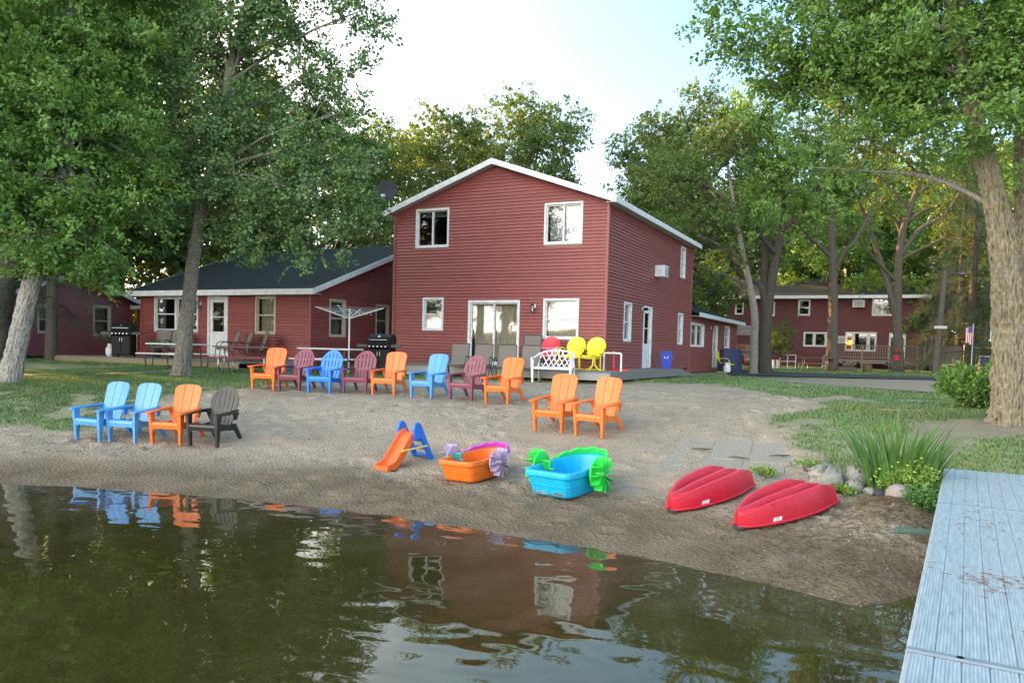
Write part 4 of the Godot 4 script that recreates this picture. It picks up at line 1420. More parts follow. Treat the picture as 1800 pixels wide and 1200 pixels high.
func grill(label: String, at: Vector3, turn: float, tank: bool) -> void:
	var t := thing("gas_grill", label, "grill", at, turn, "black gas grills by the cabins")
	var st := mb()
	for s in [-1.0, 1.0]:
		box(st, Vector3(s * 0.325, 0.42, 0), Vector3(0.03, 0.72, 0.46), 0.006)
	box(st, Vector3(0, 0.42, -0.22), Vector3(0.62, 0.72, 0.02), 0.004)
	box(st, Vector3(0, 0.09, 0), Vector3(0.62, 0.03, 0.46), 0.004)
	part("cart", st, M.black, t)
	for s in [-1.0, 1.0]:
		st = mb()
		box(st, Vector3(s * 0.158, 0.43, 0.235), Vector3(0.305, 0.64, 0.02), 0.006)
		var d := part("cart_door", st, M.black, t)
		st = mb()
		tube(st, [Vector3(s * 0.04, 0.55, 0.26), Vector3(s * 0.04, 0.68, 0.26)], 0.008, 8)
		part("handle", st, M.knob, d)
	st = mb()
	box(st, Vector3(0, 0.845, 0.0), Vector3(0.72, 0.13, 0.50), 0.02)
	part("firebox", st, M.black, t)
	st = mb()
	box(st, Vector3(0, 0.83, 0.275), Vector3(0.74, 0.12, 0.06), 0.012, Transform3D(Basis(Vector3.RIGHT, -0.25), Vector3(0, 0.06, 0.21 - 0.275 + 0.07)))
	var cp := part("control_panel", st, M.black_matt, t)
	for k in 5:
		st = mb()
		lathe(st, [Vector2(0, 0.035), Vector2(0.022, 0.032), Vector2(0.026, 0.0)], Transform3D(Basis(Vector3.RIGHT, PI / 2 - 0.25), Vector3(-0.26 + 0.13 * k, 0.83, 0.325)), 12)
		part("knob", st, M.knob, cp)
	st = mb()       # rounded lid
	var poly := PackedVector2Array([Vector2(-0.24, 0.0), Vector2(0.25, 0.0), Vector2(0.265, 0.09), Vector2(0.20, 0.20), Vector2(0.08, 0.27), Vector2(-0.06, 0.29), Vector2(-0.17, 0.25), Vector2(-0.24, 0.15)])
	prism(st, poly, 0.72, Transform3D(Basis(Vector3(0, 0, -1), Vector3.UP, Vector3(1, 0, 0)), Vector3(0, 0.915, 0)) * Transform3D(Basis(Vector3(-1, 0, 0), Vector3.UP, Vector3(0, 0, -1)), Vector3.ZERO))
	var lid := part("lid", st, M.black, t)
	st = mb()
	tube(st, [Vector3(-0.28, 1.02, 0.29), Vector3(-0.28, 1.03, 0.325), Vector3(0.28, 1.03, 0.325), Vector3(0.28, 1.02, 0.29)], 0.012, 8)
	part("handle", st, M.knob, lid)
	st = mb()
	lathe(st, [Vector2(0.0, 0.012), Vector2(0.04, 0.01), Vector2(0.045, 0.0)], Transform3D(Basis(Vector3.RIGHT, PI / 2 - 0.9), Vector3(0, 1.13, 0.215)), 16)
	part("thermometer", st, M.knob, lid)
	for s in [-1.0, 1.0]:
		st = mb()
		box(st, Vector3(s * 0.55, 0.885, 0.02), Vector3(0.34, 0.03, 0.44), 0.01)
		box(st, Vector3(s * 0.55, 0.84, 0.235), Vector3(0.34, 0.06, 0.015), 0.005)
		part("side_shelf", st, M.frame_dark, t)
		st = mb()
		lathe(st, [Vector2(0.0, -0.03), Vector2(0.07, -0.03), Vector2(0.08, -0.02), Vector2(0.08, 0.02), Vector2(0.07, 0.03), Vector2(0.0, 0.03)], Transform3D(Basis(Vector3.BACK, PI / 2), Vector3(s * 0.30, 0.08, -0.16)), 16)
		part("wheel", st, M.black_matt, t)
		st = mb()
		box(st, Vector3(s * 0.31, 0.04, 0.19), Vector3(0.04, 0.08, 0.04))
		part("foot", st, M.black_matt, t)
	if tank: gas_bottle("white gas bottle on the porch beside the left grill", at + Vector3(-0.62, 0, 0.10))

func gas_bottle(label: String, at: Vector3) -> void:
	var b := thing("gas_bottle", label, "gas bottle", at)
	var st := mb()
	lathe(st, [Vector2(0.0, 0.02), Vector2(0.10, 0.02), Vector2(0.15, 0.07), Vector2(0.155, 0.26), Vector2(0.12, 0.34), Vector2(0.04, 0.37), Vector2(0.0, 0.37)], Transform3D.IDENTITY, 18)
	part("tank", st, M.white, b)
	st = mb()
	lathe(st, [Vector2(0.10, 0.0), Vector2(0.11, 0.0), Vector2(0.11, 0.05), Vector2(0.10, 0.05)], Transform3D.IDENTITY, 16)
	part("foot_ring", st, M.white, b)
	st = mb()
	lathe(st, [Vector2(0.085, 0.34), Vector2(0.09, 0.46), Vector2(0.08, 0.46), Vector2(0.075, 0.35)], Transform3D.IDENTITY, 16)
	part("collar", st, M.white, b)
	st = mb()
	tube(st, [Vector3(0, 0.36, 0), Vector3(0, 0.44, 0)], 0.02, 8)
	part("valve", st, M.knob, b)

func lattice_bench(at: Vector3, turn: float) -> void:
	var t := thing("lattice_bench", "white plastic bench with crossed lattice back in front of the deck", "bench", at, turn)
	var m: Material = M.plastic_white
	var st := mb()
	var sf := func(u: float, v: float) -> Vector3: return Vector3((u - 0.5) * 1.06, 0.43 - 0.015 * sin(v * PI) - 0.05 * smoothstep(0.85, 1.0, v), -0.20 + 0.46 * v)
	plate(st, sf, 0, 1, 0, 1, 10, 10, 0.022)
	part("seat", st, m, t)
	st = mb()
	tube(st, bend([Vector3(-0.50, 0.42, -0.20), Vector3(-0.47, 0.62, -0.25), Vector3(-0.44, 0.80, -0.30), Vector3(-0.20, 0.87, -0.33), Vector3(0, 0.885, -0.33), Vector3(0.20, 0.87, -0.33), Vector3(0.44, 0.80, -0.30), Vector3(0.47, 0.62, -0.25), Vector3(0.50, 0.42, -0.20)], 5), 0.026, 8)
	part("back_frame", st, m, t)
	for k in 6:
		for s in [-1.0, 1.0]:
			var x0 := -0.375 + 0.15 * k
			var x1 := clampf(x0 + s * 0.26, -0.43, 0.43)
			var fr: float = absf(x1 - x0) / 0.26
			st = mb()
			beam(st, Vector3(x0, 0.44, -0.205 - 0.004 * s), Vector3(x1, lerpf(0.44, 0.86, fr), lerpf(-0.205, -0.325, fr) - 0.004 * s), 0.026, 0.012, 0.003, Vector3(0, 0.3, 1))
			part("lattice_strip", st, m, t)
	for s in [-1.0, 1.0]:
		st = mb()
		tube(st, bend([Vector3(s * 0.46, 0.80, -0.28), Vector3(s * 0.53, 0.72, -0.10), Vector3(s * 0.56, 0.66, 0.10), Vector3(s * 0.56, 0.66, 0.24), Vector3(s * 0.555, 0.60, 0.28)], 5), 0.03, 8)
		part("armrest", st, m, t)
		st = mb()
		post(st, Vector3(s * 0.52, 0.0, 0.25), Vector3(s * 0.545, 0.62, 0.24), Vector2(0.045, 0.05), Vector2(0.075, 0.075))
		part("front_leg", st, m, t)
		st = mb()
		post(st, Vector3(s * 0.50, 0.0, -0.33), Vector3(s * 0.49, 0.50, -0.20), Vector2(0.045, 0.05), Vector2(0.06, 0.06))
		part("rear_leg", st, m, t)

func build_patio() -> void:
	# the deck round the tall house, board by board
	var d := thing("deck", "weathered grey wooden deck along the front and right side of the tall house", "deck")
	for k in 14:
		var st := mb()
		box(st, Vector3(-3.1, -0.025, 0.10 + 0.148 * k), Vector3(8.1, 0.036, 0.142), 0.004)
		part("deck_board", st, M.deck, d)
	for k in 35:
		var st := mb()
		box(st, Vector3(0.51, -0.025, -0.05 - 0.148 * k), Vector3(0.88, 0.036, 0.142), 0.004)
		part("deck_board", st, M.deck, d)
	for k in 20:
		var st := mb()
		var t0 := k / 20.0
		box(st, Vector3.ZERO, Vector3(0.9, 0.034, 0.15), 0.004, Transform3D(Basis(Vector3.RIGHT, 0.105), Vector3(0.51, -0.035 - 0.32 * t0, -5.29 - 3.1 * t0)))
		part("ramp_board", st, M.deck, d)
	var fr := mb()
	box(fr, Vector3(-1.55, -0.145, 2.17), Vector3(5.0, 0.20, 0.038), 0.006)
	box(fr, Vector3(-5.6, -0.145, 2.17), Vector3(3.0, 0.20, 0.038), 0.006)
	part("fascia_board", fr, M.deck_front, d)
	fr = mb()
	box(fr, Vector3(0.972, -0.145, -1.505), Vector3(0.038, 0.20, 7.37), 0.006)
	part("fascia_board", fr, M.deck, d)
	fr = mb()
	hexa(fr, [Vector3(0.952, -0.26, -5.20), Vector3(0.99, -0.26, -5.20), Vector3(0.99, -0.46, -8.45), Vector3(0.952, -0.46, -8.45), Vector3(0.952, -0.045, -5.20), Vector3(0.99, -0.045, -5.20), Vector3(0.99, -0.38, -8.45), Vector3(0.952, -0.38, -8.45)])
	part("ramp_stringer", fr, M.deck, d)
	for p in [[0.93, 2.1], [0.93, -0.2], [0.93, -2.3], [0.93, -5.0], [-2.0, 2.1], [-5.0, 2.1]]:
		var st := mb()
		box(st, Vector3(p[0], -0.30, p[1]), Vector3(0.09, 0.30, 0.09), 0.005)
		part("deck_post", st, M.deck, d)
	# the porch of the low cabin
	var pd := thing("porch_deck", "low grey porch deck with a yellowish front board before the low cabin", "deck")
	for k in 17:
		var st := mb()
		box(st, Vector3(-15.1, -0.115, 1.72 + 0.148 * k), Vector3(9.4, 0.036, 0.142), 0.004)
		part("deck_board", st, M.deck, pd)
	fr = mb()
	box(fr, Vector3(-15.1, -0.24, 4.20), Vector3(9.4, 0.22, 0.04), 0.006)
	part("fascia_board", fr, M.pine, pd)
	# patio chairs
	var c := make_sling_chair("grey patio chair on the grass before the left end of the deck", "grey patio chairs by the tall house")
	c.position = Vector3(-3.55, ground(-3.55, 2.55), 2.55)
	c.rotation.y = 0.30
	for a in [[-2.75, 2.60, 0.28, "grey patio chair before the left pane of the glass sliding door"], [-1.95, 2.62, 0.36, "grey patio chair before the right pane of the glass sliding door"], [-1.22, 2.58, 0.35, "grey patio chair nearest the white lattice bench"]]:
		dup(c, "patio_chair", a[3], Vector3(a[0], ground(a[0], a[1]), a[1]), a[2])
	dup(c, "patio_chair", "grey high backed patio chair up on the deck beside the red metal chair", Vector3(-2.05, -0.005, 0.75), 0.32)
	for a in [[-15.9, 2.6, 0.5, "grey patio chair on the porch under the wide window, left one of the pair"], [-15.1, 2.6, 0.5, "grey patio chair on the porch just left of the round tree trunk"], [-12.75, 2.5, -0.5, "grey patio chair on the porch nearest the white cabin door"], [-12.15, 2.5, -0.5, "grey patio chair on the porch, middle of the three right of the white door"], [-11.45, 2.5, -0.6, "grey patio chair at the right end of the cabin porch under the cream window"]]:
		var o := dup(c, "patio_chair", a[3], Vector3(a[0], -0.095, a[1]), a[2])
		o.set_meta("group", "grey patio chairs on the cabin porch")
	retro_chair("red round backed metal lawn chair on the deck", Vector3(-1.40, -0.005, 1.0), 0.15, M.metal_red, M.white, "round backed metal lawn chairs")
	retro_chair("yellow round backed metal lawn chair next to the red one", Vector3(-0.60, -0.005, 1.0), 0.1, M.metal_yellow, M.metal_yellow, "round backed metal lawn chairs")
	for ch in get_children():
		pass
	retro_chair("yellow round backed metal lawn chair at the deck's right corner behind the side table", Vector3(0.02, -0.005, 1.0), 0.1, M.metal_yellow, M.metal_yellow, "round backed metal lawn chairs")
	retro_chair("yellow metal lawn chair seen from the side by the far wing wall", Vector3(0.75, ground(0.75, -14.6), -14.6), 1.25, M.metal_yellow, M.metal_yellow, "round backed metal lawn chairs")
	retro_chair("yellow metal lawn chair half hidden by the covered grill at the far wing", Vector3(0.45, ground(0.45, -16.6), -16.6), 0.5, M.metal_yellow, M.metal_yellow, "round backed metal lawn chairs")
	retro_chair("red metal lawn chair with white frame beside the grey tree trunk far back", Vector3(1.25, ground(1.25, -16.0), -16.0), 2.7, M.metal_red, M.white, "round backed metal lawn chairs")
	var st := mb()
	var t := thing("side_table", "small yellow metal tray table on splayed legs at the deck's corner", "side table", Vector3(0.22, -0.005, 1.45), 0.2)
	lathe(st, [Vector2(0.0, 0.475), Vector2(0.20, 0.475), Vector2(0.215, 0.50), Vector2(0.225, 0.50), Vector2(0.215, 0.46), Vector2(0.0, 0.46)], Transform3D.IDENTITY, 24)
	part("tray", st, M.metal_yellow, t)
	for k in 4:
		st = mb()
		var a := PI / 2 * k + 0.4
		var o := Vector3(cos(a), 0, sin(a))
		tube(st, bend([o * 0.05 + Vector3(0, 0.46, 0), o * 0.035 + Vector3(0, 0.25, 0), o * 0.08 + Vector3(0, 0.12, 0), o * 0.24 + Vector3(0, 0.012, 0)], 4), 0.012, 8)
		part("leg", st, M.metal_yellow, t)
	lattice_bench(Vector3(-0.48, ground(-0.48, 2.62), 2.62), 0.12)
	# white tubular frame and red kick stop on the deck
	t = thing("pipe_frame", "white bent plastic pipe frame standing at the deck's right edge", "pipe frame", Vector3(0.56, -0.005, 0.85), -0.49)
	st = mb()
	tube(st, [Vector3(-0.36, 0.0, 0), Vector3(-0.36, 0.44, 0), Vector3(-0.345, 0.49, 0), Vector3(-0.30, 0.505, 0), Vector3(0.30, 0.505, 0), Vector3(0.345, 0.49, 0), Vector3(0.36, 0.44, 0), Vector3(0.36, 0.0, 0)], 0.028, 10)
	part("pipe", st, M.plastic_white, t)
	t = thing("toy_stand", "red plastic stand with a flat foot behind the white pipe frame", "toy", Vector3(0.46, -0.005, 0.45), -0.5)
	st = mb()
	tube(st, [Vector3(0, 0.02, 0), Vector3(0, 0.50, 0)], 0.03, 10)
	part("upright", st, M.metal_red, t)
	st = mb()
	prism(st, PackedVector2Array([Vector2(-0.08, -0.06), Vector2(0.45, -0.09), Vector2(0.62, 0.0), Vector2(0.45, 0.09), Vector2(-0.08, 0.06)]), 0.05, Transform3D(Basis(Vector3.RIGHT, -PI / 2), Vector3(0, 0.03, 0)))
	part("foot", st, M.metal_red, t)
	st = mb()
	blob(st, Vector3(0, 0.53, 0), Vector3(0.05, 0.05, 0.05), 0.0)
	part("knob", st, M.metal_red, t)
	# recycling bin
	t = thing("recycling_bin", "blue recycling bin on the side deck by the house wall", "bin", Vector3(0.60, -0.005, -4.75), 0.2)
	st = mb()
	hexa(st, [Vector3(-0.15, 0, -0.12), Vector3(0.15, 0, -0.12), Vector3(0.15, 0, 0.12), Vector3(-0.15, 0, 0.12), Vector3(-0.20, 0.58, -0.15), Vector3(0.20, 0.58, -0.15), Vector3(0.20, 0.58, 0.15), Vector3(-0.20, 0.58, 0.15)])
	part("bin", st, M.bin_blue, t)
	st = mb()
	for q in [[Vector3(0, 0.59, 0.155), Vector3(0.43, 0.03, 0.03)], [Vector3(0, 0.59, -0.155), Vector3(0.43, 0.03, 0.03)], [Vector3(0.205, 0.59, 0), Vector3(0.03, 0.03, 0.28)], [Vector3(-0.205, 0.59, 0), Vector3(0.03, 0.03, 0.28)]]:
		box(st, q[0], q[1], 0.006)
	part("rim", st, M.bin_blue, t)
	for k in 3:       # the three chasing arrows
		st = mb()
		var rot := Basis(Vector3.BACK, TAU / 3 * k)
		var q := Transform3D(Basis(Vector3.UP, PI / 2) * Basis(Vector3.RIGHT, -0.06), Vector3(0.192, 0.42, 0.0))
		prism(st, PackedVector2Array([Vector2(-0.05, 0.045), Vector2(0.015, 0.045), Vector2(0.015, 0.032), Vector2(0.05, 0.055), Vector2(0.015, 0.08), Vector2(0.015, 0.066), Vector2(-0.05, 0.066)]), 0.004, q * Transform3D(rot, Vector3.ZERO))
		var q2 := Transform3D(Basis(Vector3.RIGHT, -0.045), Vector3(0.0, 0.42, 0.143))
		prism(st, PackedVector2Array([Vector2(-0.05, 0.045), Vector2(0.015, 0.045), Vector2(0.015, 0.032), Vector2(0.05, 0.055), Vector2(0.015, 0.08), Vector2(0.015, 0.066), Vector2(-0.05, 0.066)]), 0.004, q2 * Transform3D(rot, Vector3.ZERO))
		part("recycling_arrow", st, M.white, t)
	# grills, tables, dryer
	grill("black gas grill on the cabin porch at the far left", Vector3(-17.0, -0.095, 3.2), 0.45, true)
	grill("black gas grill against the left corner of the tall house", Vector3(-6.1, ground(-6.1, 2.7), 2.7), 0.2, false)
	picnic_table("white plastic picnic table on the cabin porch before the white door", Vector3(-12.3, ground(-12.0, 4.9), 4.9), 0.12, M.plastic_white, false)
	picnic_table("white plastic picnic table under the rotary clothes dryer", Vector3(-7.0, ground(-7.0, 4.0), 4.0), 0.1, M.plastic_white, false)
	picnic_table("red brown wooden picnic table on curved steel tube legs at the lawn's left", Vector3(-8.9, ground(-8.9, 5.3), 5.3), 0.55, M.redwood, true)
	picnic_table("reddish picnic table on tube legs far back in front of the lodge", Vector3(3.7, ground(3.7, -24.0), -24.0), -0.2, M.redwood, true)
	t = thing("tub", "blue plastic tub on the ground behind the brown picnic table", "tub", Vector3(-9.0, ground(-9.0, 3.6), 3.6))
	st = mb()
	lathe(st, [Vector2(0.0, 0.0), Vector2(0.27, 0.0), Vector2(0.36, 0.24), Vector2(0.39, 0.24), Vector2(0.39, 0.22), Vector2(0.37, 0.22), Vector2(0.28, -0.01)], Transform3D.IDENTITY, 24)
	part("basin", st, M.tub_blue, t)
	st = mb()
	for s in [-1.0, 1.0]:
		tube(st, bend([Vector3(s * 0.38, 0.2, -0.08), Vector3(s * 0.43, 0.22, 0), Vector3(s * 0.38, 0.2, 0.08)], 4), 0.012, 6)
	part("handle", st, M.tub_blue, t)
	t = thing("clothes_dryer", "rotary clothes dryer with four spread arms above the white table", "clothes dryer", Vector3(-6.95, ground(-6.95, 3.2), 3.2), 0.35)
	st = mb()
	tube(st, [Vector3.ZERO, Vector3(0, 1.95, 0)], 0.024, 10)
	part("pole", st, M.white, t)
	for k in 4:
		var a := PI / 2 * k
		var o := Vector3(cos(a), 0, sin(a))
		st = mb()
		tube(st, [o * 0.04 + Vector3(0, 1.66, 0), o * 1.05 + Vector3(0, 1.98, 0)], 0.019, 6)
		part("arm", st, M.white, t)
		st = mb()
		tube(st, [o * 0.03 + Vector3(0, 1.92, 0), o * 0.55 + Vector3(0, 1.82, 0)], 0.009, 6)
		part("strut", st, M.steel, t)
	for r in 5:
		st = mb()
		var q := 0.38 + 0.16 * r
		for k in 4:
			var a := PI / 2 * k
			var o := Vector3(cos(a), 0, sin(a)) * q
			var o2 := Vector3(cos(a + PI / 2), 0, sin(a + PI / 2)) * q
			var y := 1.66 + 0.32 * q / 1.05
			tube(st, [o + Vector3(0, y, 0), (o + o2) * 0.5 + Vector3(0, y - 0.02, 0), o2 + Vector3(0, y, 0)], 0.0028, 4)
		part("line", st, M.white, t)
	for k in 6:
		st = mb()
		box(st, Vector3(0.20 + 0.09 * k, 1.80, 0.42 - 0.09 * k), Vector3(0.014, 0.07, 0.012), 0.002)
		part("clothes_peg", st, M.white, t)
	t = thing("potted_plant", "green potted plant beside the left grill", "plant", Vector3(-16.15, -0.095, 2.5))
	st = mb()
	lathe(st, [Vector2(0.0, 0.0), Vector2(0.11, 0.0), Vector2(0.15, 0.26), Vector2(0.16, 0.28), Vector2(0.13, 0.28), Vector2(0.0, 0.25)], Transform3D.IDENTITY, 16)
	part("pot", st, M.black_matt, t)
	leaf_bush(t, Vector3(0, 0.45, 0), Vector3(0.22, 0.24, 0.22), 26, M.leaf_yellow, 0.7)

# ---------------------------------------------------------------- beach toys
func build_slide() -> void:
	var t := thing("toy_slide", "child's orange slide with blue ladder on the sand", "toy slide")
	t.position = Vector3(1.46, ground(1.46, 12.9) - 0.02, 13.03)
	t.rotation = Vector3(0.07, -0.17, 0)
	t.scale = Vector3.ONE * 0.72
	var path := [Vector2(0.03, 0.035), Vector2(-0.10, 0.05), Vector2(-0.24, 0.12), Vector2(-0.48, 0.36), Vector2(-0.66, 0.55), Vector2(-0.76, 0.62), Vector2(-0.84, 0.63)]
	# chute: z runs towards the ladder as minus z
	var at := func(v: float) -> Vector2:
		var k := clampf(v, 0.0, 0.9999) * (path.size() - 1)
		var i := int(k)
		var a: Vector2 = path[maxi(i - 1, 0)]
		var d: Vector2 = path[mini(i + 2, path.size() - 1)]
		return path[i].cubic_interpolate(path[i + 1], a, d, k - i)
	var sec := [Vector2(-0.185, -0.05), Vector2(-0.185, 0.085), Vector2(-0.165, 0.09), Vector2(-0.15, 0.05), Vector2(-0.13, 0.008), Vector2(-0.09, 0.0), Vector2(0.09, 0.0), Vector2(0.13, 0.008), Vector2(0.15, 0.05), Vector2(0.165, 0.09), Vector2(0.185, 0.085), Vector2(0.185, -0.05)]
	var f := func(u: float, v: float) -> Vector3:
		var p: Vector2 = at.call(v)
		var dv: Vector2 = (at.call(minf(v + 0.02, 1.0)) - at.call(maxf(v - 0.02, 0.0))).normalized()
		var nn := Vector2(dv.y, -dv.x)
		if nn.y < 0: nn = -nn
		var k := clampf(u, 0.0, 0.9999) * (sec.size() - 1)
		var i := int(k)
		var s: Vector2 = sec[i].lerp(sec[i + 1], k - i)
		var w: Vector2 = p + nn * s.y
		return Vector3(s.x, maxf(w.y, 0.0), w.x)
	var st := mb()
	plate(st, f, 0, 1, 0, 1, 33, 30, 0.016)
	part("chute", st, M.slide_orange, t)
	st = mb()
	box(st, Vector3(0, 0.05, 0.05), Vector3(0.37, 0.10, 0.03), 0.012)
	part("chute_lip", st, M.slide_orange, t)
	for s in [-1.0, 1.0]:
		st = mb()
		var side := PackedVector2Array([Vector2(-0.66, 0.50), Vector2(-0.66, 0.74), Vector2(-0.69, 0.82), Vector2(-0.74, 0.86), Vector2(-0.80, 0.86), Vector2(-0.86, 0.81), Vector2(-0.90, 0.72), Vector2(-1.24, 0.0), Vector2(-1.13, 0.0), Vector2(-0.86, 0.52), Vector2(-0.80, 0.56), Vector2(-0.72, 0.52)])
		prism(st, side, 0.055, Transform3D(Basis(Vector3(0, 0, 1), Vector3.UP, Vector3(-1, 0, 0)), Vector3(s * 0.215, 0, 0)))
		part("ladder_side", st, M.slide_blue, t)
	for k in 3:
		st = mb()
		box(st, Vector3(0, 0.13 + 0.17 * k, -1.135 + 0.085 * k), Vector3(0.40, 0.045, 0.11), 0.012)
		part("step", st, M.slide_blue, t)
	st = mb()
	tube(st, [Vector3(0.24, 0.36, -0.30), Vector3(0.26, 0.36, -1.0)], 0.018, 10)
	part("brace_rod", st, M.rod_yellow, t)

# forward is -z, stern at +z
func paddle_boat(label: String, at: Vector3, turn: float, hull_m: Material, bow_m: Material, wheel_m: Material, crank_m: Material, roll: float, size: float) -> void:
	var t := thing("paddle_boat", label, "toy boat", at, turn, "hand paddle boats on the sand")
	t.rotation.z = roll
	t.rotation.x = 0.05
	t.scale = Vector3.ONE * size
	var W := 0.33
	var H := 0.30
	# outline of the rim, from the stern round to the bow; half of it
	var half := [Vector2(0.0, 0.0), Vector2(0.26, 0.0), Vector2(0.31, -0.05), Vector2(0.335, -0.2), Vector2(0.345, -0.55), Vector2(0.32, -0.80), Vector2(0.26, -0.98), Vector2(0.16, -1.10), Vector2(0.0, -1.14)]
	var rim := func(u: float) -> Vector2:        # u 0..1 all the way round
		var a := u * 2.0
		var s := 1.0
		if a > 1.0:
			a = 2.0 - a
			s = -1.0
		var k := clampf(a, 0.0, 0.9999) * (half.size() - 1)
		var i := int(k)
		var p: Vector2 = half[i].lerp(half[i + 1], k - i)
		return Vector2(p.x * s, p.y)
	var mid := Vector2(0, -0.52)
	# a closed profile from the keel out, over the rim and down into the well: [inset, height]
	var prof := [Vector2(0.85, 0.0), Vector2(0.24, 0.005), Vector2(0.17, 0.03), Vector2(0.115, 0.135), Vector2(0.100, 0.137), Vector2(0.10, 0.150), Vector2(0.06, 0.235), Vector2(0.02, 0.24), Vector2(0.0, 0.25), Vector2(0.0, 0.295), Vector2(0.02, 0.305), Vector2(0.09, 0.305), Vector2(0.115, 0.29), Vector2(0.17, 0.10), Vector2(0.24, 0.065), Vector2(0.85, 0.06)]
	var f := func(u: float, v: float) -> Vector3:
		var k := clampf(v, 0.0, 0.9999) * (prof.size() - 1)
		var i := int(k)
		var q: Vector2 = prof[i].lerp(prof[i + 1], k - i)
		var r: Vector2 = rim.call(fposmod(u, 1.0))
		var p: Vector2 = mid + (r - mid) * (1.0 - q.x)
		return Vector3(p.x, q.y + 0.05 * pow(clampf(-p.y / 1.14, 0, 1), 2.0), p.y)
	var st := mb()
	plate(st, f, 0, 1, 0, 1, 48, 45, 0.008)
	part("hull", st, hull_m, t)
	for k in 3:        # raised panels on the stern
		st = mb()
		box(st, Vector3.ZERO, Vector3(0.146, 0.072, 0.012), 0.003, Transform3D(Basis(Vector3.RIGHT, 0.24), Vector3(-0.152 + 0.152 * k, 0.192, -0.040)))
		part("stern_panel", st, hull_m, t)
	st = mb()          # the raised bow fender
	var bp := []
	for k in 21:
		var u := 0.5 + (k - 10) * 0.022
		var r: Vector2 = rim.call(u)
		var s: Vector2 = mid + (r - mid) * 0.985
		var e := 1.0 - pow(absf(k - 10) / 10.0, 2.0)
		bp.append(Vector3(s.x, 0.335 + 0.095 * e + 0.012 * sin(k * 1.9), s.y))
	var bf := func(u: float, v: float) -> Vector3:
		var k := clampf(u, 0.0, 0.9999) * 20.0
		var i := int(k)
		var p: Vector3 = bp[i].lerp(bp[i + 1], k - i)
		var base := Vector3(p.x * 1.02, 0.325, p.z * 1.01)
		return base.lerp(p, v) + Vector3(0, 0, 0.05 * v)
	plate(st, bf, 0, 1, 0, 1, 40, 5, 0.03)
	part("bow_fender", st, bow_m, t)
	st = mb()
	tube(st, [Vector3(-0.40, 0.325, -0.48), Vector3(-0.27, 0.325, -0.48), Vector3(-0.27, 0.24, -0.46), Vector3(-0.20, 0.24, -0.46)], 0.016, 8)
	prism(st, PackedVector2Array([Vector2(-0.16, 0.325), Vector2(0.13, 0.325), Vector2(0.06, 0.27), Vector2(-0.02, 0.20), Vector2(-0.09, 0.27)]), 0.012, Transform3D(Basis(Vector3(0, 0, 1), Vector3.UP, Vector3(-1, 0, 0)), Vector3(-0.285, 0.0, -0.42)))
	part("crank", st, crank_m, t)
	for s in [-1.0, 1.0]:
		# paddle wheel: a disc with a ring of scooped blades, its hub out
		var wt := Transform3D(Basis(Vector3.BACK, -s * PI / 2), Vector3(s * 0.395, 0.26, -0.48))
		st = mb()
		lathe(st, [Vector2(0.0, -0.012), Vector2(0.168, -0.012), Vector2(0.178, 0.0), Vector2(0.168, 0.012), Vector2(0.06, 0.016), Vector2(0.045, 0.06), Vector2(0.02, 0.085), Vector2(0.0, 0.088)], wt, 36)
		var wh := part("paddle_wheel", st, wheel_m, t)
		for k in 12:
			st = mb()
			var a := TAU * k / 12.0
			var bl := func(u: float, v: float) -> Vector3:
				var r := lerpf(0.04, 0.205, u)
				var y := 0.012 + v * (0.065 + 0.045 * sin(u * PI * 0.62))
				var tw := a + 0.05 * v
				return wt * Vector3(cos(tw) * r, y, sin(tw) * r)
			plate(st, bl, 0, 1, 0, 1, 5, 4, 0.006)
			part("blade", st, wheel_m, wh)

